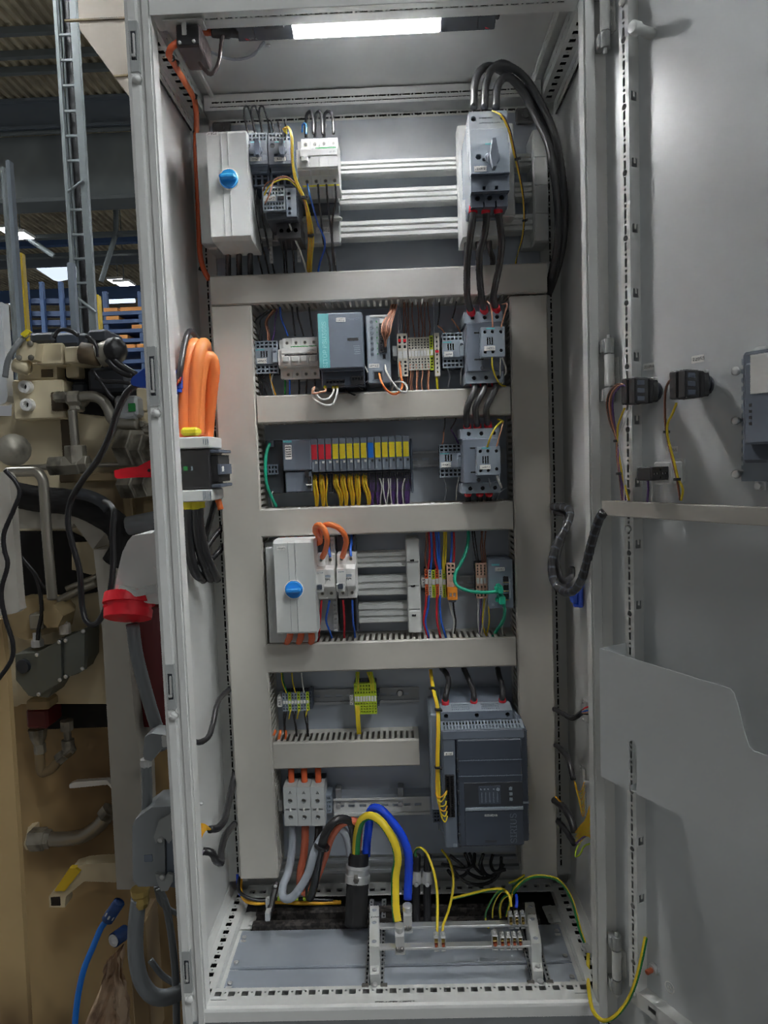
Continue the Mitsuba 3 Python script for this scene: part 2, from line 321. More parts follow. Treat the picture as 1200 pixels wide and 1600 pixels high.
# mounting plate
pz0, pz1 = .114, 1.7445
keyhole = unary_union([Point(.284, 1.605).buffer(.006), sbox(.284, 1.602, .297, 1.608)])
mp = part(cab, 'mounting_plate', [ext_y(sbox(-.3495, pz0, .3495, pz1).difference(keyhole), PL + .0025, PL), rb(-.3495, .3495, PL, PL + .02, pz0, pz0 + .0025, .0003), rb(-.3495, .3495, PL, PL + .02, pz1 - .0025, pz1, .0003)], 'zinc', label='galvanised steel mounting plate')
for px, py in ((829, 187), (625, 1083), (505, 196), (803, 1195)): q = fp(px, py, 0); part(mp, 'bolt', [screw(q, (0, -1, 0), .0075, .004), screw(q - [0, .004, 0], (0, -1, 0), .004, .003)], 'steel', True)
# galvanised cross bars and cable clamp rail under the plate
for z0, z1, y, mat in ((.098, .106, .358, 'zinc_dull'), (.074, .083, .358, 'zinc_dull')): part(cab, 'cross_bar', rb(-.345, .345, y, y + .012, z0, z1, .001), mat)
# floor plates and foam
for y0, y1, z in ((.1265, .242, .0192), (.052, .1245, .0178)):
    f = part(cab, 'floor_plate', [ext_z(sbox(-.338, y0, .338, y1), z, z + .0016), rb(-.338, .338, y0, y0 + .0016, z - .006, z + .003, .0004)] + ([rb(-.335, .335, y0 + .003, y0 + .012, z + .001, z + .0034, .0012)] if y0 > .1 else []), 'zinc', label='galvanised sliding floor plate')
    for x in (-.329, .329):
        for y in ((y0 + .018, y1 - .022) if y0 > .1 else ((y0 + y1) / 2,)):
            part(f, 'screw', [screw((x, y, z + .0016), (0, 0, 1), .005, .003), rb(x - .006, x + .006, y - .014, y - .007, z + .0014, z + .0024, .0003)], 'steel', True)
part(cab, 'floor_plate', ext_z(sbox(-.338, .262, .338, .33), .008, .010), 'blackmatt')
for y0, y1 in ((.2435, .262), (.286, .305)): part(cab, 'foam_strip', rb(-.318, .3, y0, y1, .011, .032, .003), 'foam', label='black foam cable seal')
for sx in (-1, 1): part(cab, 'floor_bracket', ext_z(Polygon([(sx * .345, .245), (sx * .318, .245), (sx * .314, .30), (sx * .335, .305)]).difference(unary_union([Point(sx * .325, y).buffer(.0035) for y in (.255, .27, .285)])), .022, .0235), 'paint')
# latch strikes on the front post
for i, (z0, z1) in enumerate(((1.668, 1.748), (1.122, 1.222), (.595, .675), (.072, .150))):
    k = part(cab, 'latch_strike', [ext_y(sbox(-.388, z0, -.3735, z1).difference(sbox(-.385, z0 + .018, -.3765, z1 - .016)), .006, -.0025)], 'hinge_grey')
    part(k, 'recess', rb(-.385, -.3765, -.0016, -.0011, z0 + .016, z1 - .014, .0005), 'anthracite'); part(k, 'hook', [rb(-.3845, -.378, -.006, -.001, z0 + .022, z0 + .027, .001), rb(-.382, -.378, -.005, -.001, z0 + .027, z1 - .02, .001)], 'steel')
    part(k, 'guide', lathe((-.379, -.003, z0 - .012), (0, -1, 0), [(-.004, .008), (.001, .0075), (.004, .005), (.005, .001)], 16), 'paint', True)

# ------------------------------------------------------------------ the door
door = cab + '__door'; _used.add(door); labels[door] = {'label': 'open cabinet door seen from inside'}
Sx = lambda s0, s1, t0, t1, z0, z1, c=.0005: rb(s0, s1, t0, t1, z0, z1, c)
part(door, 'leaf', in_door([Sx(-.0765, .72, -.0016, 0, .0, 1.79), Sx(-.0785, -.0770, -.0016, .018, .0, 1.79), Sx(-.0785, -.0715, .0165, .018, .0, 1.79), Sx(.7185, .72, 0, .018, 0, 1.79), Sx(-.0765, .72, 0, .018, 0, .0015), Sx(-.0765, .72, 0, .018, 1.7885, 1.79)]), 'paint_door')
zz = np.arange(.115, 1.70, .025); holes = []
for i, z in enumerate(zz):
    holes.append(sbox(-.0022, z - .0065, .0022, z + .0065))
    holes.append(Point(0, z + .0125).buffer(.0046 if i % 4 == 1 else .0022, 5))
tf = part(door, 'tube_frame', in_door([trimesh.util.concatenate(ext_y(sbox(-.0095, .105, .0095, 1.712).difference(unary_union(holes)), .022, .0205)), Sx(-.0095, -.008, 0, .0215, .105, 1.712)]), 'paint', label='perforated tubular door frame')
cs = [sbox(.005, z, .017, z + .014).difference(unary_union([sbox(.0085, z + .006, .012, z + .015)])) for z in np.arange(.16, 1.70, .1)]
part(tf, 'side_face', in_door(ext_x(sbox(0, .105, .0215, 1.712).difference(unary_union(cs)), .008, .0095)), 'paint')
bh = [sbox(.05 + .05 * k, .0085, .062 + .05 * k, .014) for k in range(12)]
part(tf, 'bottom_bar', in_door([ext_z(sbox(-.005, 0.0, .70, .0215), .103, .105), ext_y(sbox(-.005, .078, .70, .105).difference(unary_union([sbox(.03 + .05 * k, .088, .046 + .05 * k, .096) for k in range(12)])), .0215, .02), Sx(-.005, .70, 0, .0215, .078, .0795)]), 'paint')
part(door, 'buffer', in_door([lathe((.036, 0, 1.648), (0, 1, 0), [(0, .008), (.03, .0075), (.031, .010), (.042, .010), (.044, .008)], 18)]), 'plastgrey', True, label='round rubber door stop')
for q in ((0, .8925), (.0, .098), (.0, 1.708)): part(door, 'frame_screw', in_door(screw((q[0], .022, q[1]), (0, 1, 0), .006, .005)), 'steel', True)
for z in (1.715, 1.152, .12):
    h = part(door, 'hinge', [cyl((.384, -.014, z + .028), (.384, -.014, z + .052), .0085, 14), rb(.372, .384, -.016, .004, z + .030, z + .050, .001)], 'hinge_grey', 40, label='painted hinge'); part(h, 'lower_knuckle', [cyl((.384, -.014, z - .052), (.384, -.014, z - .028), .0085, 14), rb(.372, .384, -.016, .004, z - .05, z - .03, .001)], 'hinge_grey', 40)
    part(h, 'hinge_pin', [cyl((.384, -.014, z - .060), (.384, -.014, z + .058), .0035, 10)], 'steel', True)
    part(h, 'hinge_leaf', [cyl((.384, -.014, z - .026), (.384, -.014, z + .026), .0082, 14), in_door([Sx(-.070, -.034, 0, .004, z - .026, z + .022, .0015), screw((-.042, .004, z - .013), (0, 1, 0), .003), screw((-.042, .004, z + .012), (0, 1, 0), .003)])], 'paint', 40)
# earthing bolt and symbol on the door
st = part(door, 'earth_bolt', in_door([lathe((.026, 0, .150), (0, 1, 0), [(0, .010), (.003, .010), (.003, .008), (.008, .008), (.008, .0045)], 14)]), 'steel'); part(st, 'threaded_tip', in_door(lathe((.026, .008, .150), (0, 1, 0), [(0, .0042), (.011, .0042), (.012, .003)], 12)), 'copper')
ann = Point(.0, .0).buffer(.0095).difference(Point(0, 0).buffer(.008)); bars = unary_union([sbox(-.0004, .0, .0004, .0055), sbox(-.0045, -.0006, .0045, .0006), sbox(-.003, -.0026, .003, -.0016), sbox(-.0015, -.0044, .0015, -.0034)])
em = ext_y(unary_union([ann, bars]), .0005, 0); em.apply_translation([.056, 0, .136]); part(door, 'earth_symbol', in_door(em), 'white')
# document pocket
g = [(-.0095, .489), (-.0095, .7022), (.224, .698)]
g += [(.2295, .693), (.2345, .680), (.2455, .642), (.2515, .628), (.258, .6243), (.62, .6243), (.62, .489), (.0646, .489)]
slot = unary_union([sbox(.0495, .48, .0646, .563), Point(.05705, .563).buffer(.00755)])
pk = part(door, 'document_pocket', in_door([ext_y(Polygon(g).difference(slot), .0815, .080)]), 'paint_door', label='sheet metal document pocket')
part(pk, 'side_wall', in_door(Sx(-.0095, -.008, .0215, .0815, .489, .7022)), 'paint_door'); part(pk, 'side_wall', in_door(Sx(.6185, .62, 0, .0815, .489, .624)), 'paint_door'); part(pk, 'bottom_tab', in_door([Sx(.04, .066, .0015, .080, .489, .4905)]), 'paint_door')
# ------------------------------------------------------------------ wiring ducts (p: distance in front of the mounting plate)
DP = .095
def duct(label, x0, x1, z0, z1, vertical, openside=None, cover=True, pitch=.0125):
    k = thing('wiring_duct', label, 'wiring duct')
    a0, a1 = (z0, z1) if vertical else (x0, x1)
    n = int((a1 - a0 - .006) / pitch); sl = unary_union([sbox(a0 + .006 + pitch * i, .022, a0 + .006 + pitch * i + .0058, DP - .012) for i in range(n)] + [sbox(a0 + .006 + pitch * i + .0015, DP - .013, a0 + .006 + pitch * i + .0043, DP - .004) for i in range(n)])
    w = sbox(a0, .0, a1, DP - .002).difference(sl)
    yz = lambda q: __import__('shapely.affinity', fromlist=['x']).affine_transform(q, [0, -1, 1, 0, PL, 0])      # (a, p) -> (y, z)
    xy = lambda q: __import__('shapely.affinity', fromlist=['x']).affine_transform(q, [1, 0, 0, -1, 0, PL])      # (a, p) -> (x, y)
    for s in (0, 1):
        b = ((x0, x1) if vertical else (z0, z1))[s]; e = .0016 * (1 if s == 0 else -1)
        part(k, 'slotted_wall', ext_x(yz(w), b, b + e) if vertical else ext_z(xy(w), min(b, b + e), max(b, b + e)), 'ductgrey')
    part(k, 'duct_base', rb(x0, x1, PL - .002, PL - .0002, z0, z1, .0003), 'ductgrey')
    c = .003; o = .0012
    prof = [(PL - DP + .008, -o), (PL - DP + c, -o), (PL - DP, c - o)]
    if vertical:
        pr = [(x0 - o, PL - DP + .009), (x0 - o, PL - DP + c), (x0 - o + c, PL - DP), (x1 + o - c, PL - DP), (x1 + o, PL - DP + c), (x1 + o, PL - DP + .009), (x1 - .001, PL - DP + .009), (x1 - .001, PL - DP + c), (x0 + .001, PL - DP + c), (x0 + .001, PL - DP + .009)]
        part(k, 'duct_cover', ext_z(Polygon(pr), z0, z1), 'ductgrey')
    else:
        pr = [(PL - DP + .009, z0 - o), (PL - DP + c, z0 - o), (PL - DP, z0 - o + c), (PL - DP, z1 + o - c), (PL - DP + c, z1 + o), (PL - DP + .009, z1 + o), (PL - DP + .009, z1 - .001), (PL - DP + c, z1 - .001), (PL - DP + c, z0 + .001), (PL - DP + .009, z0 + .001)]
        part(k, 'duct_cover', ext_x(Polygon(pr), x0, x1), 'ductgrey')
    return k
def dz(L, y, R_): return (fp(L, y, DP)[2] + fp(R_, y, DP)[2]) / 2
duct('long grey wiring duct across the top above both upright ducts', -.343, .3445, 1.3465, 1.4045, False)
duct('tall upright grey wiring duct on the left side of the plate', -.3432, -.262, .1205, 1.3435, True)
duct('tall upright grey wiring duct on the right side of the plate', .2685, .3435, .1095, 1.3405, True)
duct('grey wiring duct below the row with the dark blue power supply', -.2585, .265, 1.1025, 1.158, False)
duct('grey wiring duct below the red and yellow controller modules', fp(406, 815, DP)[0], .265, fp(600, 833, DP)[2], fp(600, 790, DP)[2], False)
duct('grey wiring duct below the small box with the blue knob', fp(416, 1030, DP)[0], .265, fp(610, 1046, DP)[2], fp(610, 1002, DP)[2], False)
R = rect(423.5, 1159, 655.5, 1199, .078); DPs, DP = DP, .078
duct('short grey wiring duct beside the dark blue soft starter', R[0], R[1], R[2], R[3], False); DP = DPs

# ------------------------------------------------------------------ DIN rails
def din(label, L, R_, cy, p=.0075, h=.035, mat='zinc_dull', holes=True):
    a, b = fp(L, cy, p), fp(R_, cy, p); z = (a[2] + b[2]) / 2; x0, x1 = a[0], b[0]
    k = thing('din_rail', label, 'rail')
    g = sbox(x0, z - h / 2 + .005, x1, z + h / 2 - .005)
    if holes: g = g.difference(unary_union([sbox(x, z - .003, x + .015, z + .003) for x in np.arange(x0 + .008, x1 - .018, .025)]))
    part(k, 'web', ext_y(g, PL - p + .006, PL - p + .0075), mat)
    for s in (-1, 1): part(k, 'flange', [rb(x0, x1, PL - p, PL - p + .0075, z + s * (h / 2 - .005) - .0006, z + s * (h / 2 - .005) + .0006, .0003), rb(x0, x1, PL - p - .001, PL - p, min(z + s * (h / 2 - .0056), z + s * h / 2), max(z + s * (h / 2 - .0056), z + s * h / 2), .0003)], mat)
    return k, x0, x1, z
din('steel mounting rail behind the dark blue power supply', 400, 793, 557)
din('steel mounting rail between the controller modules and the contactors', 441, 790, 719)
din('steel mounting rail between the small terminals and the network switch', 655, 800, 911)
k, x0, x1, z = din('steel mounting rail behind the yellow green terminal block', 432, 655, 1088)
q = fp(625, 1083, .004); part(k, 'fixing_screw', screw(q, (0, -1, 0), .0075, .004), 'steel', True)
k, x0, x1, z = din('perforated bright mounting rail under the black and blue cables', 521, 672, 1260, .03, .042, 'paint')
for px in (529, 626): part(k, 'fixing_screw', screw((fp(px, 1262, .024)[0], PL - .024, z + .001), (0, -1, 0), .006, .003), 'steel', True); part(k, 'stand_off', [rb(fp(px, 1232, .01)[0] - .007, fp(px, 1232, .01)[0] + .007, PL - .024, PL, z + .004, z + .040, .002)], 'zinc_dull')
din('steel mounting rail behind the three big feed-through terminals', 436, 522, 1262)
q = PL - .02; ridge = solo('stiffening_strip', 'bent galvanised strip on the plate above the bright perforated rail', 'strip', ext_x(Polygon([(PL, .27), (PL - .012, .262), (PL - .014, .255), (PL, .246)]), fp(505, 1224, 0)[0], fp(672, 1224, 0)[0]), 'zinc')

# ------------------------------------------------------------------ busbar systems
def ribbed(R, p0, p1, n=3):
    """a horizontal busbar cover with ribs"""
    h = (R[3] - R[2]); pts = [(PL - p0, R[2])]
    for i in range(n):
        z = R[2] + h * i / n; d = h / n
        pts += [(PL - p1 + .005, z + d * .04), (PL - p1, z + d * .22), (PL - p1, z + d * .78), (PL - p1 + .005, z + d * .96)]
    pts += [(PL - p0, R[3])]
    return ext_x(Polygon(pts), R[0], R[1])
bs = thing('busbar_system', 'wide three-bar busbar system with ribbed light grey covers in the top row', 'busbar system')
for a, b in ((243, 273), (287.5, 321), (337, 373)):
    r = rect(360, a + 5, 840, b - 3, .06); part(bs, 'ribbed_cover', ribbed(r, .028, .06), 'plastgrey')
for L, T_, Rr, Bt in ((319, 223, 336, 389), (833, 202, 857, 378)):
    r = rect(L, T_, Rr, Bt, .072)
    part(bs, 'end_holder', [pb(r, .0, .072, .003)], 'plastgrey')
    for i in range(4): part(bs, 'end_cap', pb(sub(r, .06, i * .25 + .006, .94, (i + 1) * .25 - .006), .072, .075, .001), 'plastgrey')
    part(bs, 'end_foot', pb(sub(r, -.55 if L > 500 else .0, .82, 1.0 if L > 500 else 2.6, 1.0), .0, .03, .002), 'plastgrey')
bs2 = thing('busbar_system', 'short busbar system with three ribbed covers right of the two narrow circuit breakers', 'busbar system')
for a, b in ((862, 887), (900, 931), (943, 974)): part(bs2, 'ribbed_cover', ribbed(rect(557, a, 642, b, .05), .02, .05), 'plastgrey')
r = rect(635.6, 841, 657, 989, .066); part(bs2, 'end_holder', pb(r, 0, .066, .003), 'plastgrey')
for i in range(4): part(bs2, 'end_cap', pb(sub(r, .05, i * .25 + .008, .95, (i + 1) * .25 - .008), .066, .069, .001), 'plastgrey')
for v in (.22, .49, .80): part(bs2, 'latch', pb(sub(r, .3, v, .6, v + .02), .069, .0705, .0004), 'black')
r = rect(416, 846, 433, 995, .066); part(bs2, 'end_holder', pb(r, 0, .066, .003), 'plastgrey2')
for i in range(4): part(bs2, 'end_cap', pb(sub(r, .05, i * .25 + .008, .95, (i + 1) * .25 - .008), .066, .069, .001), 'plastgrey')

# ------------------------------------------------------------------ device builders
def knob_switch(base, label, front, back, p, knob, kr, text, text_uv):
    """a large light grey switch housing with a round blue rotary knob"""
    k = thing(base, label, 'switch')
    F = rect(*front, p); B_ = rect(*back, .05)
    part(k, 'mounting_base', pb(B_, .068, .10, .002), 'plastgrey2')
    half = sub(F, 0, 0, .52, 1), sub(F, .525, 0, 1, 1)
    prof = Polygon([(PL - .095, F[2]), (PL - p + .012, F[2]), (PL - p, F[2] + .006), (PL - p, F[3] - .006), (PL - p + .006, F[3]), (PL - .095, F[3])])
    part(k, 'housing', [ext_x(prof, half[0][0], half[0][1]), ext_x(prof, half[1][0], half[1][1])], 'plastgrey')
    for u in (.36, .53): part(k, 'front_ridge', pb(sub(F, u, .02, u + .012, .98), p - .001, p + .0012, .0006), 'plastgrey2')
    q = fp(*knob, p)
    b = part(k, 'rotary_knob', lathe(q, (0, -1, 0), [(-.002, kr * 1.08), (.002, kr * 1.08), (.003, kr), (.006, kr * .97)], 32), 'knob_blue', 35, label='blue rotary knob')
    part(b, 'grip', rb(q[0] - kr * .92, q[0] + kr * .92, q[1] - .019, q[1] - .005, q[2] - kr * .3, q[2] + kr * .3, .004), 'knob_blue')
    part(k, 'knob_ring', lathe(q, (0, -1, 0), [(-.002, kr * 1.2), (.0012, kr * 1.2), (.0014, kr * 1.1)], 32), 'white', 35)
    tagplate(k, sub(F, *text_uv), p, text); return k
def msp(label, R, p, text):
    """motor protection switch with a grey rotary handle"""
    k = thing('motor_protection_switch', label, 'protection switch')
    top, mid, low = sub(R, 0, 0, 1, .24), sub(R, .0, .24, 1, .84), sub(R, .06, .84, 1, 1.0)
    part(k, 'body', [pb(sub(R, .04, .02, .96, .98), .05, p - .012)], 'sgrey')
    part(k, 'terminal_block', face(top, p - .02, p - .006, grid(top, .04, .1, .96, .95, 6, 2, .62)), 'sgrey_light'); part(k, 'terminal_recess', pb(sub(top, .03, .05, .97, .97), p - .026, p - .012), 'black')
    part(k, 'front_panel', face(mid, p - .03, p, [dot(mid, .18, .2, .0045), sq(sub(mid, .24, .56, .4, .64))]), 'sgrey'); part(k, 'adjusting_dial', lathe((mid[0] + .18 * (mid[1] - mid[0]), PL - p + .004, mid[3] - .2 * (mid[3] - mid[2])), (0, -1, 0), [(0, .004), (.003, .004), (.0032, .0015)], 14), 'anthracite')
    part(k, 'name_strip', pb(sub(mid, .3, .03, .72, .085), p, p + .0005, .0002), 'teal')
    q = np.array([mid[0] + .62 * (mid[1] - mid[0]), PL - p, mid[3] - .42 * (mid[3] - mid[2])])
    h = part(k, 'rotary_handle', [lathe(q, (0, -1, 0), [(0, .0085), (.004, .008), (.005, .006)], 20)], 'sgrey_dark', 35)
    part(h, 'grip', ext_y(Polygon([(q[0] - .003, q[2] + .0145), (q[0] + .003, q[2] + .0145), (q[0] + .0055, q[2]), (q[0] + .003, q[2] - .0145), (q[0] - .003, q[2] - .0145), (q[0] - .0055, q[2])]), q[1] - .004, q[1] - .017), 'sgrey_dark')
    part(k, 'rating_print', pb(sub(mid, .78, .62, .95, .86), p, p + .0004, .0001), 'sgrey_light')
    tagplate(k, sub(mid, .24, .70, .74, .88), p, text)
    part(k, 'lower_terminals', face(low, p - .05, p - .02, [dot(low, u, .5, .0035) for u in (.2, .5, .8)]), 'sgrey_dark')
    return k
def mcb(base, label, R, n, p, text, cat_='circuit breaker', aux=0.0, window=False, mat='white'):
    """white modular breaker: n poles side by side, aux = share of the width of a slim side module"""
    k = thing(base, label, cat_); z0, z1, h = R[2], R[3], R[3] - R[2]; x0 = R[0] + aux * (R[1] - R[0]); w = (R[1] - x0) / n
    a, b = p - .024, p
    bk = .012 if p < .1 else p - .085
    prof = [(PL - bk, z0), (PL - a, z0), (PL - a, z0 + .24 * h), (PL - b + .003, z0 + .27 * h), (PL - b + .003, z0 + .30 * h), (PL - b, z0 + .31 * h), (PL - b, z0 + .69 * h), (PL - b + .002, z0 + .71 * h), (PL - a, z0 + .76 * h), (PL - a, z1), (PL - bk, z1)]
    prof_s = [(y, z) for y, z in prof]
    for i in range(n): part(k, 'pole_housing', ext_x(Polygon(prof_s), x0 + w * i + .0002, x0 + w * (i + 1) - .0002), mat)
    if aux: part(k, 'side_module', ext_x(Polygon([(y + .004, z * .94 + .06 * (z0 + z1) / 2) for y, z in prof_s]), R[0], x0 - .0003), mat)
    P = (x0, R[1], z0, z1)
    for i in range(n):
        for v in (.12, .88):
            c = np.array([x0 + w * (i + .5), PL - a, z1 - v * h]); s_ = part(k, 'screw_terminal', lathe(c, (0, -1, 0), [(-.002, .0042), (.0005, .0042), (.0006, .0034), (.0002, .0032)], 14), 'ivory', 35); part(s_, 'screw_head', lathe(c, (0, -1, 0), [(-.001, .0029), (.0009, .0029)], 12), 'dark_steel')
    return k, P, w, a, b
def terminal_row(n, R, p, mat, label, group, base='terminal_block', marker=True, nholes=(2, 2), top=None, marks=None, cols=1):
    w = (R[1] - R[0]) / n
    for i in range(n):
        r = (R[0] + w * i + .0002, R[0] + w * (i + 1) - .0002, R[2], R[3])
        k = thing(base, label if n == 1 else f'{label}, {ORD[i]} from the left', 'terminal block', group)
        hs = grid(r, .12, .03, .88, .36, cols, nholes[0], .62, .66) + grid(r, .12, .62, .88, .97, cols, nholes[1], .62, .66)
        part(k, 'housing', face(r, p - .010, p, hs), mat if not callable(mat) else mat(i)); part(k, 'clamp_insert', pb(sub(r, .03, .01, .97, .99), .012, p - .006, .0003), 'anthracite')
        if marker: part(k, 'marker', pb(sub(r, .1, .41, .9, .58), p, p + .001, .0002), 'white')
def relay4(base, label, R, p, text, cat_='contactor'):
    """small contactor with spring terminals in two rows at the top and at the bottom"""
    k = thing(base, label, cat_); T_, Mi, Bo = sub(R, 0, 0, 1, .24), sub(R, 0, .25, 1, .72), sub(R, 0, .73, 1, 1)
    part(k, 'body', pb(sub(R, .03, .02, .97, .98), .01, p - .012), 'anthracite')
    for t in (T_, Bo): part(k, 'terminal_block', face(t, p - .014, p - .004, grid(t, .02, .05, .98, .95, 5, 2, .68, .6)), 'sgrey_light')
    part(k, 'front_panel', face(Mi, p - .02, p, [sq(sub(Mi, .24 + .12 * i, .14, .31 + .12 * i, .55)) for i in range(3)]), 'sgrey_light'); part(k, 'armature', pb(sub(Mi, .22, .1, .6, .6), p - .012, p - .003), 'black')
    part(k, 'name_strip', pb(sub(Mi, .02, .03, .42, .1), p, p + .0004, .0001), 'teal'); tagplate(k, sub(Mi, .06, .62, .5, .95), p, text)
    m = part(k, 'suppressor_module', pb(sub(R, .80, .27, 1.02, .70), p - .01, p + .008, .001), 'sgrey_light'); part(m, 'print', pb(sub(R, .84, .34, .98, .40), p + .008, p + .0084, .0001), 'sgrey_dark')
    return k
def contactor_big(label, R, p, aux, pa, text):
    """three-pole power contactor with a small auxiliary switch on its front"""
    k = thing('power_contactor', label, 'contactor'); T_, Mi, Bo = sub(R, -.02, 0, 1.0, .15), sub(R, .02, .15, .98, .84), sub(R, -.02, .84, 1.0, 1)
    part(k, 'body', pb(Mi, .0, p, .002), 'sgrey')
    for t in (T_, Bo): part(k, 'terminal_block', face(t, .02, p - .006, [dot(t, u, .52, .0042) for u in (.22, .54, .86)]), 'sgrey_light'); part(k, 'terminal_recess', pb(sub(t, .05, .08, .95, .92), .02, p - .014), 'black')
    for v in (.29, .66): part(k, 'vent_slot', pb(sub(R, .22, v, .46, v + .02), p, p + .0006, .0002), 'black')
    part(k, 'rating_print', pb(sub(R, .36, .52, .44, .62), p, p + .0004, .0001), 'sgrey_light')
    q = (R[0] + .42 * (R[1] - R[0]), PL - p, R[3] - .79 * (R[3] - R[2])); part(k, 'cover_screw', screw(q, (0, -1, 0), .004, .001), 'anthracite')
    A = rect(*aux, pa); m = part(k, 'auxiliary_switch', face(A, p, pa, [dot(A, u, v, .0032) for u in (.16, .48) for v in (.16, .84)] + [dot(A, .84, .17, .0034), dot(A, .84, .80, .0034)] + [sq(sub(A, .24 + .10 * i, .34, .30 + .10 * i, .60)) for i in range(3)]), 'sgrey_light')
    part(m, 'recess', pb(sub(A, .03, .03, .97, .97), p, pa - .006), 'black'); part(m, 'name_strip', pb(sub(A, .22, .03, .58, .085), pa, pa + .0004, .0001), 'teal'); part(m, 'side_strip', pb(sub(A, .70, .0, 1.0, 1.0), pa - .003, pa + .0012, .0004), 'sgrey_light') if False else None
    tagplate(m, sub(A, .12, .64, .58, .80), pa, text)
    return k

# ------------------------------------------------------------------ top row
knob_switch('main_switch', 'tall light grey main switch box with blue knob in the top row', (326, 203, 388, 374), (320, 222, 408, 391), .205, (358, 280), .0165, '-1Q1', (.05, .012, .3, .045))
msp('left of the two grey motor protection switches with rotary handles', rect(381.5, 205, 417.5, 266, .185), .185, '-140F1')
msp('right of the two grey motor protection switches with rotary handles', rect(419, 205, 455.5, 266, .185), .185, '-140F2')
for i, (L, Rr, lab) in enumerate(((388, 421, 'left dark grey contactor hanging under the left motor protection switch'), (422, 457, 'dark grey contactor under the right motor protection switch'))):
    r = rect(L, 268, Rr, 291, .16); k = thing('contactor', lab, 'contactor'); part(k, 'body', pb(r, .05, .15), 'sgrey_dark')
    part(k, 'terminal_block', face(r, .148, .16, [sq(sub(r, u, .1, u + .2, .4)) for u in (.1, .4, .7)] + [sq(sub(r, u, .5, u + .2, .9)) for u in (.1, .4, .7)]), 'sgrey'); part(k, 'terminal_recess', pb(sub(r, .05, .06, .95, .94), .14, .153), 'black')
r = rect(403, 268, 470, 383, .06); k = thing('busbar_adapter', 'grey busbar adapter behind the small black-based relay', 'adapter'); part(k, 'base', pb(r, .06, .09), 'plastgrey2'); part(k, 'lower_clip', pb(sub(r, 0, .86, .4, 1.0), .09, .11), 'plastgrey2')
for u in (.28, .92):
    rr = sub(r, u, .4, u + .07, 1.3); part(k, 'perforated_strip', face(rr, .088, .092, grid(rr, .1, .02, .9, .98, 2, 14, .55)), 'plastgrey')
relay = thing('relay_module', 'small black-based relay with white label field under the motor protection switches', 'relay'); r = rect(411, 291, 464, 366, .19)
t = sub(r, 0, 0, .66, .50); part(relay, 'terminal_field', face(t, .178, .19, grid(t, .04, .04, .96, .36, 7, 2, .6) + grid(t, .04, .62, .96, .98, 7, 2, .6)), 'sgrey_light'); part(relay, 'body', [pb(sub(r, .04, .02, .98, .66), .07, .18)], 'anthracite'); tagplate(relay, sub(t, .05, .40, .6, .6), .19, '-14K7')
s = sub(r, .68, .02, .98, .62); part(relay, 'side_module', face(s, .15, .185, [dot(s, .3, v, .003) for v in (.2, .36, .72, .88)]), 'sgrey'); part(relay, 'lower_block', face(sub(r, .3, .66, 1.02, .98), .08, .16, [dot(sub(r, .3, .66, 1.02, .98), u, .5, .004) for u in (.2, .5, .8)]), 'black'); part(relay, 'test_button', pb(sub(t, .68, .42, .96, .58), .19, .193), 'black')
k, P, w, a, b = mcb('residual_current_breaker', 'white four-pole residual current breaker with green stripe in the top row', rect(463, 207, 527.5, 285, .205), 4, .205, '-160F1', aux=.09)
part(k, 'green_stripe', pb(sub(P, .42, .30, .97, .325), b, b + .0005, .0001), 'wire_green'); tagplate(k, sub(P, .74, .36, .98, .44), b, '-160F1'); part(k, 'lever_slot', pb(sub(P, 0, .47, .28, .51), b, b + .001, .0003), 'black'); part(k, 'lever', pb(sub(P, .03, .49, .22, .60), b, b + .008), 'plastgrey'); part(k, 'front_cover', pb(sub(P, .0, .33, 1.0, .47), b - .001, b + .0012), 'white'); part(k, 'test_button', pb(sub(P, .06, .20, .16, .25), b - .022, b - .020), 'black'); part(k, 'yellow_edge', pb(sub(P, .0, .955, 1.0, .985), a, a + .0006, .0001), 'mod_yellow')
r = rect(463, 285, 531, 383, .075); k = thing('busbar_adapter', 'light grey busbar adapter below the white residual current breaker', 'adapter'); part(k, 'base', [pb(sub(r, 0, 0, 1, .33), .06, .10), pb(sub(r, 0, .55, 1, 1), .06, .085, .002)], 'plastgrey2'); part(k, 'dark_gap', pb(sub(r, 0, .33, 1, .55), .06, .075), 'anthracite'); part(k, 'ledge', pb(sub(r, -.04, .62, 1.06, .66), .085, .1), 'plastgrey'); tagplate(k, sub(r, .45, .74, .8, .84), .085, '-1601')
# big breaker on its adapter
R0 = rect(735.5, 167, 796, 318, .265); k = thing('power_breaker', 'large dark grey motor breaker at right of the top row with rotary handle', 'circuit breaker')
U, V_, Lw = sub(R0, 0, 0, 1, .37), sub(R0, 0, .37, 1, .68), sub(R0, 0, .68, 1, 1)
part(k, 'body', pb(sub(R0, .0, .02, 1, .96), .10, .235, .002), 'sgrey')
part(k, 'upper_housing', face(U, .2, .25, grid(U, .25, .16, .62, .22, 5, 1, .6) + [dot(U, u, .2, .0045) for u in (.12, .88)] + grid(U, .25, .30, .9, .36, 10, 1, .45)), 'sgrey_light'); part(k, 'terminal_recess', pb(sub(U, .05, .05, .95, .45), .2, .243), 'black'); part(k, 'upper_step', pb(sub(U, 0, .5, 1, 1), .24, .252, .001), 'sgrey_light')
part(k, 'front_panel', face(V_, .24, .265, [dot(V_, .2, .45, .005), dot(V_, .34, .55, .003)]), 'sgrey_light'); part(k, 'dial_recess', pb(sub(V_, .06, .1, .5, .8), .24, .258), 'sgrey_dark'); part(k, 'name_strip', pb(sub(V_, .38, .01, .62, .06), .265, .2655, .0001), 'teal')
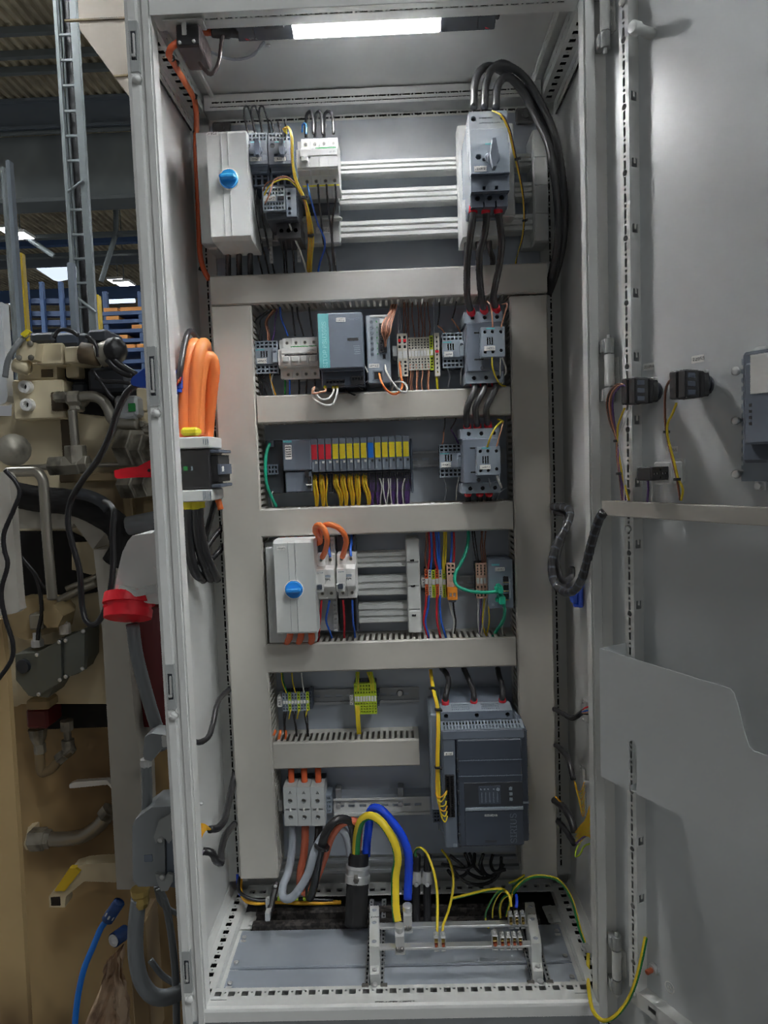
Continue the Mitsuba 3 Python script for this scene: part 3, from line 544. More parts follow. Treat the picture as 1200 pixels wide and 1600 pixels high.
q = np.array([V_[0] + .57 * (V_[1] - V_[0]), PL - .265, V_[3] - .5 * (V_[3] - V_[2])]); h = part(k, 'rotary_handle', lathe(q, (0, -1, 0), [(0, .013), (.005, .012), (.006, .009)], 24), 'sgrey', 35); part(h, 'grip', ext_y(Polygon([(q[0] - .003, q[2] + .024), (q[0] + .003, q[2] + .024), (q[0] + .007, q[2]), (q[0] + .003, q[2] - .024), (q[0] - .003, q[2] - .024), (q[0] - .007, q[2])]), q[1] - .005, q[1] - .024), 'sgrey')
tagplate(k, sub(V_, .08, .76, .40, .95), .265, '-140F3'); part(k, 'qr_area', pb(sub(V_, .86, .66, .96, .82), .265, .2654, .0001), 'white') if False else None
part(k, 'shadow_joint', pb(sub(Lw, 0, .0, 1, .05), .25, .2665, .0008), 'sgrey_dark'); part(k, 'lower_housing', face(sub(Lw, 0, .05, 1, .55), .22, .258, [sq(sub(Lw, u, .38, u + .08, .5)) for u in (.3, .62)]), 'sgrey'); lt = sub(Lw, .02, .56, .98, .98); part(k, 'lower_terminals', face(lt, .2, .245, [dot(lt, u, .3, .0045) for u in (.17, .5, .83)] + [sq(sub(lt, u, .55, u + .04, 1)) for u in (.32, .65)]), 'sgrey_dark'); part(k, 'lower_recess', pb(sub(lt, .04, .05, .96, .95), .18, .236), 'black')
r = rect(716, 197, 803, 383, .09); k = thing('busbar_adapter', 'light grey busbar adapter behind the large motor breaker', 'adapter'); part(k, 'base', pb(sub(r, .0, .0, 1.0, .78), .058, .10, .002), 'plastgrey'); lw = sub(r, .0, .70, .70, 1.0); part(k, 'terminal_foot', [face(lw, .058, .15, [dot(lw, u, .38, .005) for u in (.3, .58, .86)])], 'plastgrey'); part(k, 'foot_recess', pb(sub(lw, .05, .05, .95, .95), .058, .14), 'black')

# ------------------------------------------------------------------ second row
relay4('contactor', 'small grey contactor at the left end of the power supply row', rect(399, 532, 433.5, 583, .07), .07, '-160K2')
k, P, w, a, b = mcb('circuit_breaker', 'white four-pole circuit breaker with clear levers left of the power supply', rect(434, 524.5, 496.5, 590.5, .082), 4, .082, '-160F1.1', aux=.09)
part(k, 'green_stripe', pb(sub(P, .25, .235, .97, .255), b - .006, b - .0055, .0001), 'wire_green'); part(k, 'label_field', pb(sub(P, 0, .27, 1, .42), b - .001, b + .0015), 'white'); tagplate(k, sub(P, .72, .32, .98, .40), b + .0015, '-160F1.1'); part(k, 'lever_slot', pb(sub(P, .1, .435, .98, .465), b, b + .0012, .0003), 'black')
for i in range(4): part(k, 'lever', pb(sub(P, .25 * i + .03, .48, .25 * i + .22, .63), b, b + .007, .002), 'plastgrey')
R = rect(497, 488.5, 567.5, 603, .135); k = thing('power_supply', 'dark blue grey power supply with teal stripe and lettering in the second row', 'power supply')
F = sub(R, 0, 0, 1, .76); part(k, 'housing', pb(F, .01, .135, .002), 'sgrey'); part(k, 'lower_housing', [pb(sub(R, .03, .76, 1, 1), .01, .118, .002)], 'sgrey_dark'); part(k, 'lower_ledge', pb(sub(R, .04, .75, 1, .80), .1, .13), 'sgrey_dark')
te = part(k, 'teal_stripe', pb(sub(F, .02, .01, .255, .985), .135, .1356, .0002), 'teal'); part(te, 'lettering', text_on(sub(F, .06, .14, .235, .99), .1356, 'SITOP PSU300S', True, True, .98), 'teal_text')
tagplate(k, sub(F, .42, .09, .63, .165), .135, '-4T1'); part(k, 'maker_lettering', text_on(sub(F, .68, .11, .94, .15), .135, 'SIEMENS'), 'sgrey_light'); part(k, 'display_slot', pb(sub(F, .66, .46, .90, .51), .135, .1356, .0003), 'black')
for i in range(5): part(k, 'status_print', pb(sub(F, .80 if i else .78, .60 + .035 * i, .93, .612 + .035 * i), .135, .1353, .0001), 'sgrey_light')
part(k, 'front_dashes', [pb(sub(F, .30 + .055 * i, .105, .34 + .055 * i, .112), .135, .1353, .0001) for i in range(12)], 'sgrey_light', kind='stuff'); part(k, 'top_vents', [pb(sub(F, .04 + .06 * i, -.012, .08 + .06 * i, .0), .05, .13, .0005) for i in range(15)], 'sgrey_light', kind='stuff')
t = sub(R, .13, .90, .55, .985); part(k, 'output_terminal', face(t, .10, .126, [dot(t, u, .45, .0026) for u in (.1, .28, .46, .64, .82, .92)]), 'black'); t = sub(R, .70, .86, .99, .98); part(k, 'input_terminal', face(t, .10, .124, grid(t, .05, .1, .95, .6, 4, 1, .6)), 'black')
R = rect(573, 492, 609.5, 599, .10); k = thing('protection_module', 'slim grey selectivity module with a column of small round knobs right of the power supply', 'module'); part(k, 'housing', pb(R, .01, .10, .002), 'sgrey_light'); part(k, 'top_edge', pb(sub(R, .2, .0, .85, .035), .1, .101), 'plastgrey')
for i in range(7):
    c = np.array([R[0] + .24 * (R[1] - R[0]), PL - .1, R[3] - (.10 + .078 * i) * (R[3] - R[2])]); kn = part(k, 'setting_knob', lathe(c, (0, -1, 0), [(0, .0036), (.002, .0034), (.0021, .002)], 14), 'sgrey', 35); part(kn, 'slot', rb(c[0] - .0022, c[0] + .0022, c[1] - .0026, c[1] - .002, c[2] - .0004, c[2] + .0004, .0001), 'black')
    part(k, 'status_light', pb(sub(R, .44, .09 + .078 * i, .49, .11 + .078 * i), .1, .1006, .0002), 'wire_green')
part(k, 'connector_strip', face(sub(R, .56, .13, .86, .55), .1, .105, grid(sub(R, .56, .13, .86, .55), .05, .02, .95, .98, 2, 12, .6)), 'black'); part(k, 'button', pb(sub(R, .68, .58, .80, .64), .1, .1015), 'black'); tagplate(k, sub(R, .06, .71, .52, .77), .1, '-6F1.1'); part(k, 'output_socket', face(sub(R, .22, .81, .66, .96), .098, .101, [sq(sub(R, .28, .83, .60, .94))]), 'sgrey'); part(k, 'socket_recess', pb(sub(R, .24, .82, .64, .95), .09, .1002), 'black'); part(k, 'label_area', pb(sub(R, .60, .06, .78, .12), .1, .1004, .0001), 'white')
# terminals right of it
r = rect(613, 540, 621, 557, .055); solo('end_bracket', 'small grey end bracket left of the beige terminal strip', 'end bracket', [pb(r, .005, .055, .001), pb(sub(r, .2, -.1, .8, 1.1), .005, .04)], 'plastgrey2')
terminal_row(2, rect(621, 521, 637, 588, .058), .058, 'ivory', 'white fuse terminal with red marks, beige strip', 'white fuse terminals', 'fuse_terminal', nholes=(3, 4))
for i in range(2): part(f'fuse_terminal{"" if i == 0 else "_001"}', 'red_mark', pb(sub(rect(621 + 8 * i, 521, 629 + 8 * i, 588, .058), .2, .13, .8, .2), .058, .0588, .0002), 'red')
terminal_row(7, rect(638, 527, 671.5, 578, .05), .05, 'ivory', 'narrow beige feed-through terminal in the strip right of the power supply', 'beige terminals', nholes=(4, 4))
terminal_row(1, rect(671.5, 524, 677.5, 578, .052), .052, 'lime', 'single yellow green earth terminal at the right end of the beige strip', None, 'earth_terminal', nholes=(4, 4))
r = rect(679, 520, 687, 588, .058); k = thing('indicator_terminal', 'white terminal with a red indicator at the end of the beige strip', 'terminal block'); part(k, 'housing', face(r, .012, .058, grid(r, .2, .05, .8, .95, 1, 9, .5)), 'ivory'); part(k, 'clamp_insert', pb(sub(r, .05, .02, .95, .98), .012, .052), 'anthracite'); part(k, 'red_indicator', pb(sub(r, .15, .40, .85, .46), .058, .0595), 'red')
relay4('contactor', 'small grey contactor between the beige terminals and the large contactor of row two', rect(691.5, 519, 724, 574, .072), .072, '-140K4')
contactor_big('large grey contactor above, fed from the top breaker, with small auxiliary switch', rect(728, 486, 787, 598, .125), .125, (752, 510.5, 789, 557), .15, '-140K3')

# ------------------------------------------------------------------ third row: the controller
r = rect(416, 688, 443, 771, .05); k = thing('bus_adapter', 'black network plug block at the left end of the controller', 'adapter'); part(k, 'housing', pb(r, .012, .05), 'anthracite'); part(k, 'socket_block', face(sub(r, .1, .45, .7, .64), .05, .056, grid(sub(r, .1, .45, .7, .64), .04, .08, .96, .92, 3, 2, .6)), 'sgrey')
R = rect(442.5, 686.5, 487, 770, .073); k = thing('controller', 'dark grey programmable controller left of the red modules', 'controller'); part(k, 'base', pb(R, .01, .055), 'sgrey_dark'); part(k, 'upper_flap', pb(sub(R, 0, 0, 1, .585), .05, .073, .002), 'sgrey'); part(k, 'lower_cover', pb(sub(R, .04, .60, .98, .99), .04, .068, .002), 'sgrey'); part(k, 'name_strip', pb(sub(R, .03, .015, .33, .055), .073, .0735, .0001), 'teal')
lf = part(k, 'label_field', pb(sub(R, .09, .10, .32, .37), .073, .0735, .0001), 'white'); part(lf, 'print', [pb(sub(R, .11, .13 + .045 * i, .30, .145 + .045 * i), .0735, .0738, .0001) for i in range(5)], 'ink', kind='stuff'); part(k, 'connector', [pb(sub(R, .76, .58, .9, .72), .073, .078), pb(sub(R, .84, .70, .96, .93), .068, .076)], 'black'); part(k, 'contact', pb(sub(R, .78, .84, .99, .87), .076, .077, .0002), 'white')
cols = ['mod_red'] * 3 + ['mod_yellow'] * 5 + ['mod_blue'] + ['mod_yellow'] * 5
names = {'mod_red': 'red fronted', 'mod_yellow': 'yellow fronted', 'mod_blue': 'single blue fronted'}
RR = rect(486.5, 683.5, 641, 770, .07)
for i, c in enumerate(cols):
    r = sub(RR, i / 14 + .003, 0, (i + 1) / 14 - .003, 1)
    k = thing('io_module', {'mod_red': 'narrow red fronted input module next to the controller', 'mod_blue': 'only blue fronted narrow module in the controller row', 'mod_yellow': 'narrow yellow fronted module ' + ('between the red and the blue ones' if i < 8 else 'right of the blue one')}[c] + ('' if c == 'mod_blue' else f', {ORD[i if i < 3 else i - 3 if i < 8 else i - 9]} from the left'), 'module', {'mod_red': 'red modules', 'mod_yellow': 'yellow modules left of the blue one' if i < 8 else 'yellow modules right of the blue one'}.get(c))
    part(k, 'base_unit', face(sub(r, 0, .62, 1, 1), .012, .05, grid(sub(r, 0, .62, 1, 1), .1, .05, .9, .95, 2, 8, .5)), 'anthracite'); part(k, 'housing', [pb(sub(r, 0, .0, 1, .60), .012, .07, .001), pb(sub(r, .08, -.015, .92, .02), .03, .062, .0005)], 'sgrey')
    fr = part(k, 'colour_front', pb(sub(r, .04, .10, .90, .37), .07, .0708, .0002), c)
    if c == 'mod_yellow': part(fr, 'print', [pb(sub(r, .12, .14 + .035 * j, .82, .148 + .035 * j), .0708, .071, .00005) for j in range(6)], 'wire_amber', kind='stuff')
    part(k, 'status_square', pb(sub(r, .55, .40, .88, .445), .07, .071, .0002), 'white' if i < 8 else 'black'); part(k, 'side_print', pb(sub(r, .12, .41, .34, .56), .07, .0704, .0001), 'sgrey_light')
r = rect(641.5, 685, 645, 770, .06); solo('end_cover', 'slim dark end cover closing the controller row on the right', 'end cover', pb(r, .012, .06), 'sgrey_dark')
relay4('contactor', 'small grey contactor beside the large contactor in the controller row', rect(687, 694, 722, 745.5, .072), .072, '-140K5')
contactor_big('large grey contactor below, in the controller row, with small auxiliary switch', rect(722, 669, 782, 771, .125), .125, (745, 697.5, 782, 742), .15, '-140K3.1')

# ------------------------------------------------------------------ fourth row
knob_switch('fuse_switch', 'small light grey switch box with blue knob in the fourth row', (430, 844, 492.5, 992), (424, 850, 496, 995), .155, (459.4, 921), .0165, '-160F3', (.08, .06, .30, .10))
for i, (c, lab) in enumerate((((493.5, 869, 522.5, 939), 'left of the two narrow white circuit breakers fed by orange cables'), ((526, 867.5, 555.5, 938), 'right of the two narrow white circuit breakers fed by orange cables'))):
    k, P, w, a, b = mcb('narrow_circuit_breaker', lab, rect(*c, .13), 2, .13, '')
    part(k, 'grey_window', pb(sub(P, .50, .42, .80, .48), b, b + .0006, .0002), 'sgrey_light'); part(k, 'type_lettering', text_on(sub(P, .46, .49, .84, .56), b, '3PY', True), 'ink'); part(k, 'lever_frame', pb(sub(P, -.03, .62, .42, .80), b - .004, b + .004, .001), 'plastgrey'); part(k, 'lever', pb(sub(P, .07, .62, .33, .73), b, b + .009), 'sgrey_dark'); part(k, 'maker_line', pb(sub(P, .08, .36, .4, .372), b, b + .0003, .0001), 'sgrey_light')
r1 = rect(492, 838, 527, 984, .05); k = thing('busbar_adapter', 'white perforated busbar adapter behind the left narrow circuit breaker', 'adapter'); part(k, 'base', pb(r1, .03, .06), 'plastgrey2')
for u in (.02, .80):
    rr = sub(r1, u, 0, u + .18, 1); part(k, 'perforated_strip', face(rr, .06, .066, grid(rr, .1, .01, .9, .99, 2, 20, .5)), 'plastgrey')
part(k, 'dark_centre', pb(sub(r1, .25, .02, .78, .40), .06, .064), 'anthracite')
r2 = rect(529, 836, 559, 984, .05); k = thing('busbar_adapter', 'black busbar adapter behind the right narrow circuit breaker', 'adapter'); part(k, 'base', pb(r2, .03, .06), 'black'); part(k, 'side_rib', pb(sub(r2, .86, .0, 1.0, 1.0), .06, .075), 'anthracite')
# terminals in the middle
r = rect(658.5, 903, 666, 918, .05); k = thing('end_bracket', 'white numbered end bracket left of the red and blue terminals', 'end bracket'); part(k, 'body', pb(r, .005, .05, .001), 'white'); part(k, 'lettering', text_on(r, .05, '4X3', False, True, .7), 'ink')
for i, (x, c, lab) in enumerate(((664, 'orange_dark', 'left red banded terminal beside the numbered end bracket'), (669.5, 'wire_blue', 'left blue terminal beside the red banded terminal'), (675, 'lime', 'left yellow green terminal of the small coloured strip'), (680.5, 'orange_dark', 'right red banded terminal of the small coloured strip'), (686, 'wire_blue', 'right blue terminal of the small coloured strip'), (691.5, 'lime', 'right yellow green terminal of the small coloured strip'))):
    r = rect(x, 889 + (i % 3), x + 5.2, 934, .052); k = thing('coloured_terminal', lab, 'terminal block'); g = grid(r, .15, .02, .85, .30, 1, 3, .6, .6) + grid(r, .15, .60, .85, .98, 1, 5, .6, .6)
    part(k, 'housing', face(r, .044, .052, g), {'orange_dark': 'salmon', 'wire_blue': 'ivory', 'lime': 'lime'}[c] if c != 'orange_dark' else 'orange_dark'); part(k, 'clamp_insert', pb(sub(r, .03, .01, .97, .99), .012, .046, .0003), 'anthracite'); part(k, 'marker', pb(sub(r, .05, .33, .95, .52), .052, .054, .0002), 'white')
r = rect(698.5, 880, 714, 941, .065); k = thing('coupling_relay', 'narrow beige coupling relay with an orange lower half', 'relay'); part(k, 'housing', face(sub(r, .0, .0, .85, .62), .055, .065, grid(sub(r, 0, 0, .85, .62), .05, .03, .95, .52, 2, 3, .6)), 'salmon'); part(k, 'clamp_insert', pb(sub(r, .02, .02, .83, .62), .012, .058), 'anthracite'); part(k, 'orange_holder', face(sub(r, .02, .60, 1.0, .93), .02, .07, [sq(sub(r, .2, .75, .45, .86)), sq(sub(r, .58, .75, .84, .86))]), 'orange_relay'); part(k, 'coil_insert', pb(sub(r, .08, .7, .92, .9), .02, .066), 'white'); part(k, 'clear_cover', pb(sub(r, .2, .46, .66, .72), .065, .069), 'salmon'); part(k, 'foot', pb(sub(r, .15, .93, .9, 1.03), .02, .055), 'sgrey')
terminal_row(4, rect(744, 880, 766, 935, .06), .06, 'salmon', 'pale pink relay terminal beside the network switch', 'pale pink relay terminals', 'relay_terminal', nholes=(4, 3))
R = rect(763.5, 874, 801.5, 950, .085); k = thing('network_switch', 'dark grey network switch with three sockets at the right end of row four', 'network switch'); part(k, 'housing', pb(R, .012, .08, .002), 'sgrey'); socks = [sq(sub(R, .60, v, .82, v + .11)) for v in (.35, .53, .71)]; part(k, 'front_panel', face(sub(R, 0, 0, 1, 1), .08, .085, socks), 'sgrey'); part(k, 'socket_recess', pb(sub(R, .5, .3, .9, .86), .07, .0815), 'black'); tagplate(k, sub(R, .28, .16, .68, .24), .085, '-4NW1'); part(k, 'name_strip', pb(sub(R, .14, .09, .46, .13), .085, .0855, .0001), 'teal'); part(k, 'small_print', pb(sub(R, .10, .90, .22, .95), .085, .0855, .0001), 'sgrey_light'); part(k, 'socket_latch', [pb(sub(R, .60, v + .115, .82, v + .13), .085, .087) for v in (.35, .53, .71)], 'brass', kind='stuff'); part(k, 'side_print', pb(sub(R, .84, .40, .90, .80), .085, .0854, .0001), 'sgrey_light')

# ------------------------------------------------------------------ fifth row
r = rect(433, 1089, 440, 1105, .05); k = thing('end_bracket', 'white numbered end bracket left of the grey terminals in row five', 'end bracket'); part(k, 'body', pb(r, .005, .05, .001), 'white'); part(k, 'lettering', text_on(r, .05, '4X1', False, True, .7), 'ink')
terminal_row(9, rect(441, 1083, 483, 1111, .05), .05, lambda i: 'sgrey_light' if i % 3 != 2 else 'lime', 'narrow terminal of the grey strip under the fourth duct', 'grey and green terminals of row five', 'grey_terminal', nholes=(2, 2))
r = rect(483, 1080, 487.5, 1108, .045); solo('end_cover', 'dark perforated end cover right of the grey terminals in row five', 'end cover', face(r, .01, .045, grid(r, .2, .05, .8, .95, 1, 5, .5)), 'sgrey_dark')
r = rect(546.5, 1086, 553, 1102, .05); k = thing('end_bracket', 'white numbered end bracket left of the yellow green terminal block', 'end bracket'); part(k, 'body', pb(r, .005, .05, .001), 'white'); part(k, 'lettering', text_on(r, .05, '5XPE', False, True, .8), 'ink')
terminal_row(8, rect(553.5, 1068, 588.5, 1116, .055), .055, 'lime', 'narrow yellow green earth terminal in the block above the short duct', 'yellow green earth terminals', 'earth_terminal', nholes=(3, 4))
r = rect(589, 1083, 592.5, 1103, .045); solo('end_cover', 'dark perforated end cover right of the yellow green terminal block', 'end cover', face(r, .01, .045, grid(r, .2, .05, .8, .95, 1, 4, .5)), 'sgrey_dark')
# soft starter
k = thing('soft_starter', 'big dark blue soft starter at the right of the lower rows', 'soft starter'); p = .20
R = rect(694, 1155, 817, 1326, p); x0, x1, z0, z1 = R; zt = fp(750, 1101, .14)[2]
part(k, 'base_body', [rb(x0 - .010, min(x1 + .022, .2665), PL - .125, PL - .01, z0 - .004, z1 + .01, .003)], 'sgrey')
H = z1 - z0
part(k, 'side_column', [pb((x0, x0 + .105 * 1.0 * .24, z0, z1), .12, p - .004, .002)], 'sgrey'); xf = x0 + .027
part(k, 'front_cover', pb((xf, x1, z0 + .004, z1), .12, p, .003), 'sgrey_dark'); F = (xf, x1, z0 + .004, z1)
part(k, 'cover_groove', [pb(sub(F, .02, v, 1.0, v + .008), p, p + .0008, .0003) for v in (.19, .335)], 'sgrey', kind='stuff')
dp = part(k, 'display_recess', pb(sub(F, .10, .40, 1.0, .625), p - .004, p + .0006, .0004), 'anthracite'); part(dp, 'led_panel', pb(sub(F, .32, .43, .66, .60), p + .0006, p + .0012, .0003), 'sgrey_dark'); part(dp, 'led_row', [pb(sub(F, .345 + .055 * i + (.03 if i > 2 else 0), .455, .37 + .055 * i + (.03 if i > 2 else 0), .468), p + .0012, p + .0016, .0001) for i in range(5)], 'sgrey_light', kind='stuff'); part(dp, 'led_text', [pb(sub(F, .36 + .06 * i, .49, .365 + .06 * i + .012, .585), p + .0012, p + .0015, .0001) for i in range(5)], 'sgrey', kind='stuff'); q = (F[0] + .62 * (F[1] - F[0]), PL - p - .0012, F[3] - .465 * (F[3] - F[2])); part(dp, 'reset_button', lathe(q, (0, -1, 0), [(0, .0035), (.0008, .0035), (.001, .002)], 14), 'sgrey_light'); part(dp, 'status_lamp', [pb(sub(F, .79, .445 + .05 * i, .84, .475 + .05 * i), p + .0006, p + .0014, .0002) for i in range(3)], 'sgrey_light', kind='stuff')
part(k, 'bright_edge', pb(sub(F, .11, .628, 1.0, .655), p - .002, p + .005, .0012), 'sgrey_light'); lf = part(k, 'lower_flap', pb(sub(F, .10, .655, 1.0, .985), p - .002, p + .003, .002), 'sgrey_dark'); part(lf, 'maker_lettering', text_on(sub(F, .38, .685, .62, .715), p + .003, 'SIEMENS', True), 'plastgrey'); part(lf, 'relief_lettering', text_on(sub(F, .76, .68, .92, .97), p + .003, 'SIRIUS', False, True, .95), 'sgrey'); part(lf, 'grip_slot', pb(sub(F, .40, .93, .58, .955), p + .003, p + .0036, .0003), 'anthracite')
tagplate(k, sub(R, .015, .115, .13, .145), p - .004, '-140Q1'); part(k, 'corner_code', pb(sub(R, .10, .955, .15, .985), p - .004, p - .0036, .0001), 'sgrey_light')
for i in range(9): part(k, 'hinge_notch', pb(sub(F, -.005, .17 + .1 * i, .03, .20 + .1 * i), p - .006, p + .0008, .0004), 'anthracite')
ct = sub(R, .02, .32, .13, .70); part(k, 'control_terminal', face(ct, p - .012, p + .002, grid(ct, .05, .01, .95, .99, 2, 20, .6)), 'black')
part(k, 'side_cheek', rb(x1 - .001, x1 + .0135, PL - p + .015, PL - .10, z0 + .004, z1 + .012, .003), 'sgrey_dark'); part(k, 'cheek_edge', rb(x1 - .002, x1 + .0145, PL - p + .012, PL - p + .03, z0 + .375 * H, z0 + .392 * H, .002), 'sgrey_light')
# the top steps back
ux0, ux1 = x0 - .002, x1 + .006
def slope(x0_, x1_, za, pa, zb, pb_, th, holes=None):
    L_ = math.hypot(zb - za, pa - pb_); g = sbox(x0_, 0, x1_, L_)
    if holes is not None: g = g.difference(holes(x0_, x1_, L_))
    m = _ext(g, th); v = m.vertices.copy(); e = np.array([0, (pa - pb_) / L_, (zb - za) / L_]); nn = np.array([0, -e[2], e[1]])
    m.vertices = np.array([0, PL - pa, za]) + v[:, :1] * [1, 0, 0] + v[:, 1:2] * e + (v[:, 2:3] - th) * nn; m.fix_normals(); return m
zl, zv, zt0, zt1, zc = fp(755, 1140, p)[2], fp(755, 1125, .170)[2], fp(755, 1124, .168)[2], fp(755, 1111, .168)[2], fp(755, 1097, .125)[2]
part(k, 'upper_ledge', pb((ux0, ux1, z1 - .002, zl), .10, p - .002, .003), 'sgrey')
vent = lambda a, b, L_: unary_union([sbox(a + .004 + (b - a - .008) * (i + .15) / 24, L_ * v, a + .004 + (b - a - .008) * (i + .65) / 24, L_ * (v + .38)) for i in range(24) for v in (.06, .56)])
part(k, 'vent_grille', slope(ux0, ux1, zl, p - .003, zv, .170, .0025, vent), 'sgrey_light'); part(k, 'vent_recess', slope(ux0 + .002, ux1 - .002, zl - .006, p - .009, zv - .006, .164, .0025), 'black')
tb = (x0, x1 - .012, zt0, zt1); part(k, 'terminal_front', face(tb, .10, .168, [dot(tb, u, .5, .0045) for u in (.07, .5, .93)]), 'sgrey'); part(k, 'terminal_recess', pb((tb[0] + .002, tb[1] - .002, tb[2] + .002, tb[3] - .001), .10, .158, .0005), 'black')
tops = lambda a, b, L_: unary_union([sbox(a + (b - a) * u + .0042 * i, L_ * (.2 + .25 * j), a + (b - a) * u + .0042 * i + .0022, L_ * (.34 + .25 * j)) for u in (.16, .58) for i in range(9) for j in range(3)])
part(k, 'terminal_cover', slope(tb[0], tb[1], zt1, .168, zc, .125, .0025, tops), 'sgrey_light'); part(k, 'cover_recess', slope(tb[0] + .002, tb[1] - .002, zt1 - .005, .164, zc - .005, .121, .002), 'black'); part(k, 'top_block', rb(tb[0] + .002, tb[1] - .002, PL - .12, PL - .02, z1 - .01, zc, .002), 'sgrey')
part(k, 'side_wing', rb(x0 - .022, x0 - .004, PL - .13, PL - .01, z0 + .045, zv, .003), 'sgrey_light'); part(k, 'wing_terminal', face((x0 - .021, x0 - .006, z0 + .02, z0 + .045), .10, .13, grid((x0 - .021, x0 - .006, z0 + .02, z0 + .045), .1, .05, .9, .95, 2, 3, .6)), 'sgrey_dark')
SS = (x0, x1, z0, z1, H)

# ------------------------------------------------------------------ sixth row: big terminals
for i, lab in enumerate(('leftmost of the three big grey feed-through terminals', 'middle one of the three big grey feed-through terminals', 'rightmost of the three big grey feed-through terminals')):
    r = rect(443.5 + 21.3 * i, 1230, 464.3 + 21.3 * i, 1290.5, .085); k = thing('power_terminal', lab, 'terminal block')
    part(k, 'housing', face(r, .06, .085, [dot(r, .48, .36, .0052), dot(r, .48, .78, .0052), sq(sub(r, .12, .555, .88, .60))]), 'plastgrey2'); part(k, 'core', pb(sub(r, .03, .02, .97, .98), .01, .076), 'anthracite'); part(k, 'cap', ext_x(Polygon([(PL - .085, r[3] - .2 * (r[3] - r[2])), (PL - .085, r[3]), (PL - .05, r[3] + .002), (PL - .012, r[3] - .01), (PL - .012, r[2] + .01), (PL - .06, r[2]), (PL - .06, r[3] - .2 * (r[3] - r[2]))]), r[0] + .0005, r[1] - .0005), 'plastgrey2')
    part(k, 'slider', pb(sub(r, .40, .53, .56, .62), .085, .088), 'white'); tri = sub(r, .40, .10, .62, .17); part(k, 'warning_triangle', ext_y(Polygon([(tri[0], tri[2]), (tri[1], tri[2]), ((tri[0] + tri[1]) / 2, tri[3])]).difference(Polygon([(tri[0] + .0018, tri[2] + .001), (tri[1] - .0018, tri[2] + .001), ((tri[0] + tri[1]) / 2, tri[3] - .0018)])), PL - .085, PL - .0855), 'ink')
    for v in (.36, .78): q = np.array([r[0] + .48 * (r[1] - r[0]), PL - .077, r[3] - v * (r[3] - r[2])]); part(k, 'clamp_screw', screw(q, (0, -1, 0), .0046, .0015), 'dark_steel', True)
r = rect(509, 1243, 518, 1271, .05); solo('end_bracket', 'dark perforated end bracket right of the three big terminals', 'end bracket', face(r, .006, .05, grid(r, .15, .03, .85, .97, 2, 4, .55)), 'sgrey_light')
r = rect(435, 1250, 441, 1268, .05); solo('end_bracket', 'pale end bracket left of the three big terminals', 'end bracket', pb(r, .006, .05), 'plastgrey')
# ------------------------------------------------------------------ wires and cables
def ck(bx, by, s): return lambda *pts: [(bx + a / s, by + b / s) + tuple(r) for a, b, *r in pts]
q1, q2, q3, q4, q5, q6, q7, q8 = ck(180, 0, 2.857), ck(560, 0, 2.857), ck(300, 440, 3.75), ck(560, 440, 3.75), ck(380, 640, 4.615), ck(600, 640, 4.615), ck(400, 800, 5), ck(600, 800, 5)
q9, q10, q11 = ck(400, 1030, 4.286), ck(640, 1030, 4.286), ck(400, 1190, 4)
def tie(label, pxpy, p, r, axis=(0, 0, 1), w=.0035):
    q = fp(*pxpy, p); a = np.array(axis, float); a /= np.linalg.norm(a)
    k = thing('cable_tie', label, 'cable tie'); part(k, 'strap', lathe(q - a * w / 2, a, [(0, r * .9), (0, r), (w, r), (w, r * .9)], 14), 'black'); part(k, 'lock', rb(q[0] + r * .5, q[0] + r * .5 + .005, q[1] - r - .003, q[1] - r + .002, q[2] - .002, q[2] + .002, .0005), 'black'); return k
def sleeve_cable(base, label, pts, r, mat, ends, smat, sr=None, sl=.010, group=None, cat_='cable', n=10):
    """a cable with coloured sleeves at the listed ends (0, -1)"""
    k = thing(base, label, cat_, group); P = W(pts); part(k, 'sheath', tube(P, r, n), mat, True)
    for e in ends:
        a = np.array(P[e]); b = np.array(P[1 if e == 0 else -2]); d = (b - a) / np.linalg.norm(b - a)
        part(k, 'sleeve', lathe(a - d * .002, d, [(0, sr or r * 1.25), (sl, sr or r * 1.25), (sl + .001, r)], 14), smat, 40)
    return k
G1 = 'black jumper loops on the left motor protection switch'
for i, u in enumerate((.17, .5, .83)):
    x = 381.5 + 36 * u
    wire('jumper_wire', ORD[i] + ' black wire loop above the left motor protection switch', [(x, 209, .17), (x - 3, 196, .165), (x - 6, 180, .15), (x - 6 + .5, 168, .135), (x - 1, 166, .12), (x + 4, 178, .10), (x + 9, 200, .09), (x + 10, 215, .08)], .0019, 'cable_black', G1)
for i, x in enumerate((428, 438, 449)):
    wire('jumper_wire', ORD[i] + ' short black wire above the right motor protection switch', [(x, 209, .17), (x - 1, 200, .165), (x - 3.5, 192, .15), (x - 4, 190, .13), (x - 2, 200, .1)], .0019, 'cable_black', 'short black wires on the right motor protection switch')
wire('wire', 'short blue wire loop at the left of the residual current breaker', [(478.5, 209, .185), (478.5, 198, .18), (476.5, 193, .17), (473, 195, .15), (472, 206, .12)], .002, 'wire_blue')
for i, (x, a) in enumerate(((490, 482), (504, 496), (521, 510))):
    wire('jumper_wire', ORD[i] + ' thick black wire loop above the white residual current breaker', [(x, 209, .185), (x - .5, 192, .18), (x - 3, 178, .165), (a + 2, 174, .14), (a - 3, 180, .12), (a - 4, 200, .10), (a - 4, 215, .09)], .0030, 'cable_black', 'black loops on the residual current breaker')
